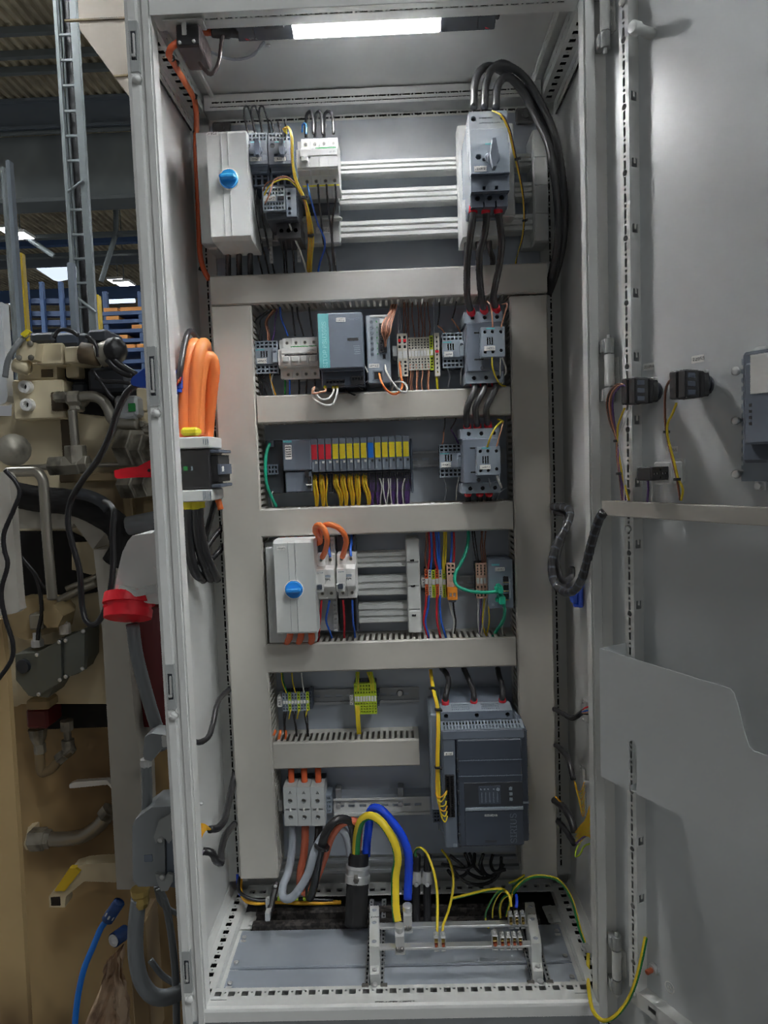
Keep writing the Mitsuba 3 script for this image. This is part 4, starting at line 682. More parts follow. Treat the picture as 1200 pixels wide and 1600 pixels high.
# yellow bundle in the top row
for i in range(4):
    o = (i - 1.5) * 2.2
    wire('yellow_wire', 'yellow wire of the bundle running down beside the residual current breaker', [(446 + o * .5, 206 + i, .18), (445 + o * .8, 201 - i, .2), (452 + o * .4, 201, .215), (456 + o * .4, 215, .22), (457 + o * .3, 250, .215), (462 + o * .5, 280, .21), (476 + o * .4, 312, .20), (484 + o, 350, .17), (486 + o * 1.2, 375, .13), (484 + o, 405, .09), (483 + o, 428, .06)], .0014, 'wire_yellow' if i % 2 else 'wire_amber', 'yellow wires in the top row')
for i, (x0, y0, m) in enumerate(((413, 305, 'wire_yellow'), (411, 298, 'wire_brown'), (414, 318, 'wire_peach'))):
    wire('relay_wire', ('yellow', 'brown', 'peach coloured')[i] + ' wire arching from the small relay to the yellow bundle', [(x0, y0, .19), (x0 + 6, y0 - 12, .2), (430, 284 - i * 2, .205), (448, 280 - i * 2, .205), (462, 290 - i, .205), (470, 304, .203), (478, 322, .195), (484, 355, .16), (487, 380, .12), (483, 428, .06)], .0014, m)
for y, x, p in ((309, 475, .205), (369, 485, .145)): tie(f'black cable tie around the yellow bundle, {"upper" if y < 330 else "lower"} one in the top row', (x, y), p, .0055, (.2, 0, 1))
wire('blue_wire', 'blue wire running down from the white residual current breaker', q1((858, 822, .185), (868, 870, .19), (885, 930, .17), (905, 1000, .14), (935, 1070, .11), (935, 1110, .095), (915, 1170, .075), (903, 1230, .06)), .002, 'wire_blue')
for i, (x, xe) in enumerate(((905, 962), (943, 980), (982, 988))): wire('black_wire', ORD[i] + ' black wire hanging from the white residual current breaker', q1((x, 822, .185), (x + 4, 880, .18), (x + (14 if i < 2 else -12), 980, .14), (x + (25 if i < 2 else -12), 1080, .10), (xe - 8, 1160, .08), (xe, 1235, .06)), .0021, 'cable_black', 'black wires under the residual current breaker')
for i, (x, m, xe) in enumerate(((603, 606, 660), (633, 626, 690), (672, 655, 715))): wire('black_wire', ORD[i] + ' black wire sweeping down from the left motor protection switch', q1((x, 825, .15), (m, 880, .155), (m + 2, 960, .14), (m + 20, 1060, .11), (xe - 20, 1150, .08), (xe, 1235, .055)), .0019, 'cable_black', 'black wires under the left motor protection switch')
for i, (x, xe) in enumerate(((742, 757), (760, 768), (785, 800))): wire('black_wire', ORD[i] + ' black wire dropping from the small relay into the top duct', q1((x, 1035, .15), (x + 2, 1080, .14), (xe - 4, 1150, .09), (xe, 1235, .055)), .0018, 'cable_black', 'black wires under the small relay')
wire('white_wire', 'white wire dropping from the small relay into the top duct', q1((778, 1000, .17), (795, 1050, .15), (825, 1120, .12), (845, 1180, .085), (858, 1235, .055)), .002, 'wire_white')
for i, x in enumerate((356.5, 373.5, 391)): wire('supply_cable', ORD[i] + ' thick black cable from the left below the main switch box', [(x, 385, .12), (x, 400, .10), (x + .5, 435, .06)], .0058, 'cable_black', 'thick black cables below the main switch', 10, 'cable')
# three heavy cables from the breaker's top around to the right
heavy = ((q2((515, 480, .235), (519, 380, .22), (545, 315, .20), (590, 296, .18), (650, 325, .15)), 'left'), (q2((562, 480, .235), (568, 380, .22), (595, 310, .20), (640, 284, .185), (690, 305, .165)), 'middle'), (q2((614, 480, .235), (617, 400, .22), (640, 355, .20), (668, 345, .18), (700, 370, .15)), 'right'))
tails = (q2((735, 395, .11), (800, 490, .10), (850, 610, .10), (885, 780, .10), (900, 950, .10), (885, 1110, .09), (860, 1230, .07), (845, 1310, .05)), q2((750, 355, .13), (815, 460, .12), (875, 600, .12), (910, 780, .12), (922, 950, .12), (910, 1110, .11), (880, 1230, .08), (850, 1310, .05)), q2((745, 430, .12), (800, 540, .12), (845, 640, .13), (872, 780, .14), (890, 950, .14), (888, 1110, .12), (868, 1225, .09), (845, 1305, .05)))
for (h, w_), t in zip(heavy, tails): wire('power_cable', f'{w_} of three heavy black cables looping up from the motor breaker and right', h + t, .0072, 'cable_black', None, 12, 'cable')
for i, (pts, w_) in enumerate(((q2((513, 925, .225), (510, 980, .225), (496, 1080, .20), (486, 1180, .17), (485, 1310, .15)) + [(731, 470, .14), (737, 490, .115)], 'left'), (q2((567, 925, .225), (571, 980, .22), (560, 1060, .20), (541, 1130, .18), (540, 1220, .16), (548, 1310, .15)) + [(753, 470, .14), (757, 487, .115)], 'middle'), (q2((622, 925, .225), (629, 980, .22), (640, 1080, .20), (632, 1170, .18), (612, 1270, .155)) + [(771, 465, .14), (776, 485, .115)], 'right'))):
    sleeve_cable('power_cable', f'{w_} of three black cables dropping from the motor breaker to the upper large contactor', pts, .0066, 'cable_black', (0, -1), 'red', .0082, .012, n=12)
for i, (x, xe) in enumerate(((485, 484), (535, 535), (585, 598))): wire('power_cable', ORD[i] + ' short black cable under the foot of the breaker adapter', q2((x, 1060, .12), (x, 1110, .10), (xe, 1150, .08), (xe + (4 if i else 0), 1230, .055)), .0058, 'cable_black', 'short black cables under the breaker adapter', 10, 'cable')
for i, (o, m) in enumerate(((0, 'wire_yellow'), (3, 'cable_black'), (1.6, 'wire_amber'))):
    wire('control_wire', ('yellow', 'black', 'amber')[i] + ' thin wire curving from the top of the motor breaker down to the duct', [(769 + o * 1.5, 173 + o * .4, .252), (782 + o, 180, .262), (793 + o, 200, .25), (802 + o, 238, .22), (811 + o * .6, 275, .19), (817 + o * .5, 310, .16), (818.5 + o * .4, 345, .13), (815 + o * .3, 375, .10), (808, 400, .08), (802 + o, 428, .055)], .0014, m)
tie('upper black cable tie on the thin yellow and black wires right of the motor breaker', (807.5, 249), .215, .004); tie('lower black cable tie on the thin yellow and black wires right of the motor breaker', (819, 345), .13, .004)
# ---- row two
TW = lambda p0=.055: p0
for i, (a, b, c, m) in enumerate((((450, 165), (365, 240), (395, 345), 'cable_black'), ((470, 165), (400, 230), (410, 345), 'cable_black'), ((480, 160), (430, 240), (445, 345), 'wire_peach'), ((495, 160), (440, 235), (455, 345), 'wire_brown'), ((500, 160), (485, 240), (470, 345), 'wire_violet'))):
    wire('control_wire', ('first black', 'second black', 'peach', 'brown', 'violet')[i] + ' wire above the small contactor left of the four-pole breaker', q3((*a, .05), (*b, .05), ((b[0] + c[0]) / 2 + 5, 300, .055), (*c, .056)), .0016, m)
for i, (a, b, m) in enumerate(((515, 562, 'wire_blue'), (585, 605, 'cable_black'), (615, 655, 'cable_black'), (685, 708, 'cable_black'))):
    wire('control_wire', ('blue', 'left black', 'middle black', 'right black')[i] + ' wire entering the white four-pole breaker of row two from above', q3((a, 150, .05), (a + 8, 215, .05), ((a + b) / 2 + 4, 265, .052), (b, 318, .053)), .0021, m)
for i, (a, b, m) in enumerate((((400, 530), (440, 665), 'cable_black'), ((415, 530), (480, 665), 'cable_black'), ((388, 530), (405, 665), 'cable_black'), ((455, 515), (490, 660), 'wire_amber'), ((485, 518), (480, 610), 'wire_white'))):
    wire('control_wire', ('left black', 'middle black', 'outer black', 'amber', 'white')[i] + ' wire below the small contactor left of the four-pole breaker', q3((*a, .056), (a[0] + (5 if i != 4 else -20), 570, .055), ((a[0] + b[0]) / 2 + (0 if i != 4 else -16), 610, .05), (b[0], 665, .045)), .0016, m)
for i, (x, m) in enumerate(((545, 'wire_green'), (572, 'wire_blue'), (627, 'cable_black'), (670, 'cable_black'), (720, 'cable_black'))):
    wire('control_wire', ('green', 'blue', 'left black', 'middle black', 'right black')[i] + ' wire below the white four-pole breaker of row two', q3((x, 560, .053), (x + 1, 610, .05), (x, 670, .045)), .002, m)
for i, (s, e, ap, m, lab) in enumerate(((780, 705, 655, 'wire_peach', 'peach coloured'), (828, 712, 690, 'wire_white', 'upper white'), (850, 705, 725, 'wire_white', 'outer white'))):
    sleeve_cable('output_wire', lab + ' wire loop with yellow sleeve under the dark blue power supply', q3((s, 618, .118), (s + 2, 640, .125), (s - 25, ap - 8, .135), (s - 75 + i * 5, ap, .14), (e + 12, ap - 35, .135), (e, 640 + i * 3, .12), (e + 8, 622, .10), (e + 25, 630, .075)), .0023, m, (0,), 'mod_yellow', .0032, .006, n=8, cat_='wire')
for i, (a, b, m) in enumerate((((1005, 480), (1030, 545), 'wire_white'), ((985, 600), (1038, 540), 'cable_black'), ((960, 600), (1005, 625), 'cable_black'), ((895, 635), (975, 655), 'cable_black'))):
    wire('control_wire', ('white', 'upper black', 'middle black', 'lower black')[i] + ' wire at the right foot of the power supply', q3((*a, .09), ((a[0] + b[0]) / 2 + 12, (a[1] + b[1]) / 2 + 18, .10), (*b, .06)), .0016, m)
for i in range(7):
    wire('brown_wire', 'brown wire of the bunch plugged into the slim selectivity module', q3((1170 + i * 5, 135, .05), (1150 + i * 6, 190, .09 + .004 * (i % 3)), (1115 + i * 9, 250, .115 + .003 * (i % 2)), (1112 + i * 8, 300, .12), (1128 + i * 1.5, 345, .11), (1130 + i * 1.2, 385, .103)), .0015, 'wire_brown' if i % 3 else 'wire_peach', 'brown bunch on the selectivity module')
wire('output_wire', 'orange wire looping from the selectivity module over the duct and back up', q4((122, 540, .10), (132, 580, .115), (160, 630, .12), (205, 660, .118), (245, 640, .105), (258, 600, .09), (250, 555, .07), (240, 470, .055)), .0024, 'orange', None, 8)
wire('output_wire', 'white wire looping from the selectivity module over the duct', q4((155, 490, .10), (165, 530, .11), (200, 590, .118), (245, 640, .118), (280, 645, .11), (284, 615, .10), (262, 590, .09), (215, 590, .08), (195, 635, .06)), .0022, 'wire_white', None, 8)
top2 = ((230, 'wire_grey'), (240, 'wire_grey'), (262, 'wire_brown'), (275, 'wire_brown'), (290, 'wire_brown'), (312, 'wire_brown'), (350, 'wire_brown'), (365, 'wire_brown'), (385, 'wire_brown'), (408, 'wire_brown'), (440, 'wire_grey'), (458, 'wire_white'))
for i, (x, m) in enumerate(top2):
    if x in (458,): continue
    wire('signal_wire', f'{m[5:]} wire from the duct above into the beige terminal strip', q4((x + (i % 3) * 4 - 4, 120, .05), (x + 3, 200, .048), (x + 4 + (i % 2) * 8, 270, .048), (x + (20 if i in (5,) else 6), 330 if i > 3 else 315, .045)), .0014, m, f'{m[5:]} wires above the beige terminals')
for i, (x, m) in enumerate(((240, 'wire_grey'), (250, 'wire_grey'), (275, 'wire_brown'), (288, 'wire_brown'), (305, 'wire_peach'), (318, 'wire_brown'), (340, 'wire_peach'), (348, 'wire_brown'), (375, 'wire_peach'), (405, 'wire_brown'), (413, 'wire_peach'))):
    wire('signal_wire', f'{m[5:]} wire from the beige terminal strip down into the duct', q4((x - 3, 480, .045), (x + 2, 540, .047), (x - (i % 3) * 3, 590, .046), (x + 2, 650, .042)), .0014, m, f'{m[5:]} wires below the beige terminals')
wire('earth_wire', 'thick yellow wire below the earth terminal of the beige strip', q4((460, 530, .05), (459, 570, .052), (466, 640, .045)), .0026, 'mod_yellow', None, 8)
for nm_, a, f_ in (('row two', q4, ((475, 120, 465, 255, 'cable_black', 'short black'), (465, 258, 505, 300, 'wire_peach', 'short peach'), (575, 115, 550, 215, 'cable_black', 'dark'), (546, 218, 602, 305, 'wire_peach', 'pinkish'), (510, 485, 525, 620, 'wire_grey', 'grey'), (612, 480, 600, 605, 'wire_white', 'white'))), ('the controller row', q6, ((440, 60, 430, 160, 'cable_black', 'upper black'), (431, 160, 420, 255, 'wire_peach', 'peach'), (520, 60, 480, 140, 'cable_black', 'slanted black'), (483, 145, 540, 255, 'wire_violet', 'violet'), (425, 470, 437, 655, 'wire_grey', 'grey'), (545, 465, 520, 655, 'wire_white', 'white')))):
    for (ax, ay, bx, by, m, w_) in f_:
        lo = ay > 400; wire('control_wire', f'{w_} wire {"below" if lo else "above"} the small contactor of {nm_}', a((ax, ay, .055), (ax + (bx - ax) * .5 + (18 if lo and ax < 520 else -6 if lo else 4), (ay + by) / 2, .054), (bx, by, .056 if not lo else .05)), .0016, m)
wire('control_wire', 'peach wire sticking up from the auxiliary switch of the upper large contactor', q4((752, 115, .10), (772, 135, .135), (782, 190, .15), (787, 268, .15)), .0016, 'wire_peach'); wire('control_wire', 'pale bent wire right of the auxiliary switch of the upper large contactor', q4((840, 135, .10), (870, 130, .12), (858, 185, .14), (835, 268, .15)), .0016, 'wire_peach')
wire('control_wire', 'yellow wire below the auxiliary switch of the upper large contactor', q4((783, 440, .145), (785, 500, .15), (805, 560, .135), (835, 605, .10), (860, 612, .07)), .0019, 'wire_yellow')
wire('control_wire', 'left white wire below the auxiliary switch of the upper large contactor', q4((833, 445, .145), (830, 500, .14), (832, 560, .11), (838, 600, .07)), .0017, 'wire_white'); wire('control_wire', 'right white wire below the auxiliary switch of the upper large contactor', q4((842, 445, .145), (862, 500, .14), (862, 540, .12), (842, 558, .10), (820, 570, .07)), .0017, 'wire_white')
for i, (pts, w_) in enumerate(((q4((675, 585, .10), (680, 630, .115), (655, 690, .125), (637, 740, .125), (632, 790, .12)) + [(729.5, 662, .112), (730.5, 670, .10)], 'left'), (q4((732, 585, .10), (737, 630, .115), (707, 690, .125), (685, 740, .125), (690, 800, .12)) + [(745.5, 661, .112), (746.5, 669, .10)], 'middle'), (q4((798, 585, .10), (805, 620, .115), (778, 680, .125), (750, 740, .125), (752, 800, .12)) + [(761.5, 659, .112), (763, 667, .10)], 'right'))):
    sleeve_cable('power_cable', f'{w_} of three short black cables curving between the two large contactors', pts, .0064, 'cable_black', (0, -1), 'red', .008, .011, n=12)
# ---- controller row
k = thing('network_cable', 'teal network cable at the left end of the controller row', 'cable'); part(k, 'sheath', tube(W(q5((192, 245, .06), (170, 300, .07), (160, 400, .075), (166, 520, .07), (190, 600, .06), (238, 700, .045))), .0034, 10), 'cable_teal', True); part(k, 'plug', pb(rect(417, 688, 428, 699, .06), .05, .062, .001), 'sgrey_dark')
wire('control_wire', 'thin pale wire beside the teal network cable', q5((215, 590, .055), (200, 620, .055), (215, 700, .045)), .0015, 'wire_white')
for i in range(8):
    xs = 503 + 51.5 * i if i < 3 else 658 + 51.5 * (i - 3)
    xe = (530, 578, 612, 705, 742, 790, 832, 905)[i]
    for j in range(7 if i != 2 else 2):
        o = (j - 3) * 5.2; wire('signal_wire', f'yellow wire of the {("first","second","third","fourth","fifth","sixth","seventh","eighth")[i]} bunch below the red and yellow modules', q5((xs + 10 + o * .9 + rng.uniform(-2, 2), 458 + (j % 2) * 24, .047), (xs + 12 + o * 1.1, 540, .055 + .003 * (j % 3)), (xe - 2 + o * .95, 620, .054 + .003 * (j % 2)), (xe + o * .4, 705, .045)), .0013, 'wire_yellow' if j % 3 else 'wire_amber', f'yellow bunch {i + 1} below the modules', 5)
for i in range(6):
    xs = 928 + 51.5 * i
    for j in range(5):
        o = (j - 2) * 8; wire('signal_wire', 'thin violet wire hanging below the modules right of the blue one', q5((xs + o + rng.uniform(-2, 2), 455 + (j % 2) * 20, .046), (xs + o + 4, 530, .049), (xs + o * .9 - 3, 620, .048), (xs + o * .5 + rng.uniform(-4, 4), 705, .043)), .0013, 'wire_violet', 'violet wires below the controller modules', 5)
for i, (a, b, c) in enumerate(((985, 1000, 988), (1010, 1010, 1035), (1045, 1050, 1036), (1062, 1062, 1075), (1110, 1112, 1115), (1165, 1148, 1158))): wire('signal_wire', 'white wire among the violet wires below the controller modules', q5((a, 495, .052), (b, 560, .056), ((b + c) / 2 - 3, 630, .054), (c, 700, .045)), .0015, 'wire_white', 'white wires below the controller modules', 5)
wire('control_wire', 'thick yellow wire bent over the lower large contactor', q6((745, 268, .15), (760, 220, .16), (790, 150, .165), (830, 100, .15), (858, 85, .125), (820, 70, .09)), .002, 'wire_yellow'); wire('control_wire', 'peach wire bent over the lower large contactor', q6((812, 265, .15), (830, 200, .155), (852, 120, .145), (858, 90, .12)), .0015, 'wire_peach')
wire('control_wire', 'black wire below the auxiliary switch of the lower large contactor', q6((755, 495, .14), (770, 560, .12), (795, 620, .09), (800, 670, .05)), .0016, 'wire_grey'); wire('control_wire', 'white cable stub below the auxiliary switch of the lower large contactor', q6((815, 478, .145), (830, 520, .14), (846, 560, .11)), .0026, 'wire_white', None, 8); wire('control_wire', 'dark wire bent into the duct below the lower large contactor', q6((875, 570, .07), (845, 590, .09), (815, 630, .07), (800, 665, .05)), .0017, 'wire_grey')
for i, (x, w_) in enumerate(((605, 'left'), (690, 'middle'), (757, 'right'))): sleeve_cable('power_cable', f'{w_} black cable stub with red sleeve under the lower large contactor', q6((x, 598, .10), (x, 630, .09), (x, 672, .06)), .0062, 'cable_black', (0,), 'red', .0078, .008, n=12)
# ---- row four
k1 = wire('orange_cable', 'orange cable looping into the left narrow circuit breaker', q7((470, 250, .05), (500, 235, .08), (480, 180, .13), (463, 150, .15), (470, 110, .165), (500, 102, .175), (535, 140, .18), (555, 210, .175), (545, 290, .15), (518, 352, .115)), .0056, 'orange', None, 12, 'cable')
k1 = wire('orange_cable', 'orange cable arching over to the right narrow circuit breaker', q7((505, 240, .05), (500, 180, .11), (515, 115, .155), (570, 97, .17), (640, 120, .17), (690, 175, .165), (705, 240, .15), (690, 300, .135), (675, 350, .115)), .0056, 'orange', None, 12, 'cable')
wire('blue_wire', 'pale blue wire into the top of the left narrow circuit breaker', q7((560, 255, .08), (572, 300, .10), (580, 350, .112)), .0026, 'wire_blue', None, 8); wire('blue_wire', 'blue wire from the duct into the top of the right narrow circuit breaker', q7((746, 165, .05), (745, 240, .085), (738, 300, .105), (742, 345, .112)), .0026, 'wire_blue', None, 8)
for i, (a, b, c, m) in enumerate(((512, 500, 485, 'wire_red'), (575, 548, 600, 'wire_blue'), (680, 690, 690, 'wire_red'), (752, 758, 775, 'wire_blue'))): wire('supply_wire', ('red', 'blue')[i % 2] + f' wire below the {"left" if i < 2 else "right"} narrow circuit breaker', q7((a, 690, .105), ((a + b) / 2, 760, .10), (b, 850, .085), ((b + c) / 2 + (5 if m == 'wire_blue' else 0), 940, .065), (c, 1010, .045)), .0022, m, None, 8)
for i, (x, xe) in enumerate(((270, 235), (352, 330), (430, 428))): wire('orange_cable', ORD[i] + ' thick orange cable from the left under the small switch box', q7((x, 935, .13), ((x + xe) / 2 + 8, 985, .112), (xe, 1030, .082), (xe - 4, 1120, .05)), .0068, 'orange_dark', 'orange cables below the small switch box', 12, 'cable')
for i, x in enumerate((208, 275, 345)): wire('orange_cable', ORD[i] + ' short piece of orange cable above the small switch box', q7((x, 182, .05), (x, 220, .08)), .0062, 'orange_dark', 'orange cables above the small switch box', 12, 'cable')
for i, (a, b, c, m) in enumerate(((335, 322, 340, 'wire_brown'), (350, 355, 335, 'wire_red'), (365, 372, 362, 'wire_blue'), (385, 395, 425, 'wire_red'), (405, 420, 438, 'wire_blue'), (425, 435, 445, 'wire_blue'), (470, 462, 460, 'wire_yellow'), (485, 480, 468, 'wire_yellow'), (530, 522, 515, 'wire_blue'), (545, 547, 540, 'wire_red'))): wire('signal_wire', ('brown', 'left red', 'left blue', 'middle red', 'middle blue', 'third blue', 'left yellow', 'right yellow', 'right blue', 'right red')[i] + ' wire from the duct into the coloured terminals of row four', q8((a, 155, .045), ((a + b) / 2 + 3, 260, .047), (b, 360, .05), (c, 480 if i < 8 else 455, .05)), .0022, m, None, 7)
for i, (a, b, c, m) in enumerate(((330, 310, 345, 'wire_red'), (352, 322, 355, 'wire_blue'), (412, 415, 445, 'wire_red'), (437, 448, 488, 'wire_blue'))): wire('signal_wire', ('left red', 'left blue', 'right red', 'right blue')[i] + ' wire sagging below the coloured terminals of row four', q8((a, 650, .05), (a - 6 if i < 2 else a, 740, .056), (b, 860, .054), ((b + c) / 2, 930, .05), (c, 1000, .045)), .0023, m, None, 7)
for i, (a, b, c, m) in enumerate(((510, 548, 532, 'wire_white'), (540, 560, 545, 'cable_black'))): wire('signal_wire', ('white', 'black')[i] + ' wire below the orange coupling relay', q8((a, 700, .05), ((a + b) / 2 - 2, 780, .054), (b, 850, .052), (c, 985, .045)), .002, m, None, 7)
k = thing('network_cable', 'teal network cable curving from the duct across to the network switch', 'cable'); part(k, 'sheath', tube(W(q8((660, 150, .05), (655, 240, .06), (630, 340, .075), (590, 420, .085), (555, 490, .095), (555, 550, .10), (590, 590, .105), (660, 615, .108), (760, 628, .11), (850, 625, .112), (905, 615, .11))), .0036, 10), 'cable_teal', True); part(k, 'plug', [rb(*(lambda r: (r[0], r[1], PL - .125, PL - .08, r[2], r[3]))(rect(777, 915, 785, 926, .11)), .002)], 'cable_teal'); part(k, 'plug_latch', pb(rect(773, 916, 778, 922, .11), .1, .115), 'cable_teal')
k = thing('network_cable', 'teal network cable dropping from the lower socket of the network switch', 'cable'); part(k, 'sheath', tube(W(q8((915, 690, .10), (938, 730, .105), (942, 800, .095), (925, 860, .08), (885, 920, .06), (845, 990, .045))), .0036, 10), 'cable_teal', True); part(k, 'plug', [rb(*(lambda r: (r[0], r[1], PL - .122, PL - .08, r[2], r[3]))(rect(778, 929, 788, 942, .10)), .002)], 'cable_teal'); part(k, 'plug_latch', pb(rect(774, 934, 779, 940, .105), .1, .112), 'cable_teal')
for i, (a, b, c, m) in enumerate(((690, 700, 735, 'cable_black'), (705, 720, 745, 'cable_black'), (770, 755, 770, 'wire_brown'), (760, 770, 785, 'wire_brown'), (795, 785, 800, 'wire_brown'))): wire('signal_wire', ('left black', 'right black', 'left brown', 'middle brown', 'right brown')[i] + ' wire from the duct into the pale pink terminals', q8((a, 150, .045), (b, 260, .05), ((b + c) / 2, 350, .052), (c, 430, .054)), .0016, m)
for i, (a, b, c, m) in enumerate(((737, 735, 748, 'wire_white'), (758, 755, 740, 'wire_violet'), (785, 770, 795, 'wire_yellow'), (800, 778, 752, 'ivory'), (815, 822, 800, 'wire_yellow'))): wire('signal_wire', ('white', 'violet', 'left yellow', 'ivory', 'right yellow')[i] + ' wire below the pale pink terminals', q8((a, 675, .055), ((a + b) / 2, 760, .056), (b, 860, .054), (c, 970, .045)), .0016, m)
wire('signal_wire', 'white wire below the network switch', q8((938, 760, .05), (940, 820, .055), (922, 900, .055), (930, 985, .045)), .0016, 'wire_white')
# ---- row five
for i, (a, b, m) in enumerate(((170, 205, 'wire_yellow'), (178, 212, 'wire_green'), (240, 265, 'wire_yellow'), (305, 322, 'wire_white'))): wire('signal_wire', ('left yellow', 'green', 'right yellow', 'white')[i] + ' wire from the duct into the grey terminals of row five', q9((a, 90, .045), (a + 5, 150, .048), (b, 228, .048)), .0016, m)
for i, (a, b, c) in enumerate(((188, 186, 195), (205, 196, 200), (245, 255, 270), (268, 258, 275), (322, 330, 345), (335, 345, 352))): wire('signal_wire', ('first', 'second', 'third', 'fourth', 'fifth', 'sixth')[i] + ' black wire from the left below the grey terminals of row five', q9((a, 340, .046), (b, 400, .052), (c - 6, 450, .052), (c, 515, .045)), .0017, 'cable_black')
for i, x in enumerate((235, 290, 345)): wire('signal_wire', ('left', 'middle', 'right')[i] + ' thin yellow wire below the grey terminals of row five', q9((x, 335, .05), (x - 8, 365, .052), (x - 15, 400, .046)), .0014, 'wire_yellow')
for i, (a, b) in enumerate(((672, 665), (682, 680), (690, 672), (745, 775), (755, 780), (765, 788), (775, 795))): wire('earth_wire', 'yellow green wire from the duct into the yellow green terminal block', q9((a, 85, .045), ((a + b) / 2 + 4, 140, .052), (b, 210, .055)), .0019, 'wire_yellow' if i % 2 else 'lime', 'wires above the yellow green terminals')
for i, (a, b) in enumerate(((668, 680), (672, 688), (680, 694), (688, 700))): wire('earth_wire', 'yellow wire from the yellow green terminal block into the short duct', q9((a, 310, .055), (a + 4, 380, .062), (b - 5, 440, .06), (b, 500, .05)), .0019, 'wire_yellow', 'yellow wires below the yellow green terminals')
for i, (pts, w_) in enumerate(((q10((215, 60, .05), (245, 95, .075), (262, 150, .10), (250, 210, .125), (241, 262, .135), (240, 300, .13)), 'left'), (q10((362, 60, .05), (385, 110, .075), (410, 170, .10), (427, 215, .12), (430, 262, .13), (431, 298, .125)), 'middle'), (q10((590, 60, .05), (600, 110, .07), (618, 170, .095), (624, 215, .12), (621, 255, .13), (622, 292, .125)), 'right'))): sleeve_cable('power_cable', f'{w_} of three red-sleeved cables entering the soft starter from above', pts, .0058, 'cable_black', (-1,), 'red', .0074, .012, n=12)
for i in range(6):
    o = (i - 2.5) * 3.2; e = (250, 248, 246, 250, 252, 254)[i]; ye = 880 + (i * 34 if i > 1 else i * 10)
    wire('control_wire', 'yellow wire of the bundle down the left side of the soft starter', q10((140 + o * .8, 70, .05), (150 + o, 150, .09), (165 + o, 230, .14), (188 + o, 330, .185), (192 + o * 1.1, 480, .205), (188 + o * 1.1, 620, .212), (188 + o * 1.2, 760, .212), (190 + o * 1.5, 860, .212), (195 + o * 1.5, 920 + i * 22, .216), (215 + o, 925 + i * 30, .218), (238, ye + 20 + i * 4, .214), (e, ye, .207)), .0015, 'wire_yellow' if i % 3 else 'wire_amber', 'yellow bundle on the soft starter')
for (x, y, p) in ((151, 195, .12), (190, 336, .188), (189, 722, .212)): tie(f'black cable tie on the yellow bundle beside the soft starter, at its {"top" if y < 250 else "upper edge" if y < 400 else "middle"}', q10((x, y))[0], p, .0066)
for i, (x, w_) in enumerate(((222, 'left'), (303, 'middle'), (390, 'right'))): sleeve_cable('orange_cable', f'{w_} orange cable with yellow sleeve above the big grey terminals', q11((x + 2, 160, .06), (x, 120, .06), (x - 3, 40, .055)), .0068, 'orange_dark', (0,), 'wire_amber', .0074, .012, n=12)
for i, x in enumerate((465, 475, 487)) : wire('orange_cable', ORD[i] + ' bit of orange cable in the left end of the short duct', q9((105 + i * 45, 540, .05), (118 + i * 42, 500, .058), (128 + i * 36, 480, .05)), .004 - i * .0008, 'orange', 'orange ends in the short duct', 8, 'cable')
# ---- heavy cables at the bottom
wire('heavy_cable', 'heavy grey cable drooping from the left big terminal and back up', q11((226, 395, .06), (227, 480, .06), (220, 590, .07), (198, 700, .09), (165, 790, .12), (172, 850, .135), (215, 855, .145), (275, 790, .15), (330, 690, .15), (365, 570, .15), (410, 480, .14), (470, 420, .13), (530, 420, .125), (570, 480, .12), (590, 590, .115)), .0085, 'wire_grey', None, 14, 'cable')
wire('heavy_cable', 'heavy brown cable from the middle big terminal down behind the grey one', q11((308, 395, .06), (306, 500, .06), (298, 590, .065), (278, 690, .075), (285, 800, .08), (330, 820, .09), (380, 720, .10), (430, 590, .115), (470, 470, .13), (530, 390, .135), (590, 370, .13), (635, 385, .125), (640, 470, .12), (625, 590, .115)), .0085, 'cable_brown', None, 14, 'cable')
wire('heavy_cable', 'heavy black cable from the right big terminal bending up into the hose', q11((393, 395, .06), (390, 470, .06), (365, 600, .065), (335, 740, .08), (335, 850, .10), (362, 780, .115), (385, 650, .135), (412, 520, .15), (445, 430, .155), (490, 375, .15), (540, 358, .14), (590, 380, .13), (610, 470, .12), (600, 590, .112)), .0088, 'cable_black', None, 14, 'cable')
earth('heavy_cable', 'heavy yellow green cable arching from the hose down to the rear earth clamp', q11((625, 590, .125), (628, 500, .13), (640, 420, .14), (665, 360, .15), (715, 338, .16), (775, 370, .17), (835, 450, .18), (875, 540, .185), (885, 620, .185), (872, 700, .185), (870, 800, .19), (874, 930, .20), (885, 1000, .21)), .0085, n=15, off=13, cat_='cable')
wire('heavy_cable', 'heavy blue cable arching from the hose down to the right earth clamp', q11((688, 590, .115), (694, 500, .11), (706, 400, .105), (712, 320, .115), (735, 290, .125), (780, 300, .135), (850, 375, .14), (915, 470, .145), (950, 570, .15), (955, 680, .15), (950, 790, .155), (948, 860, .16)), .0088, 'cable_blue', None, 14, 'cable')
tie('black cable tie holding the heavy black and brown cables together', q11((412, 530))[0], .15, .0165, (.35, 0, 1), .005)
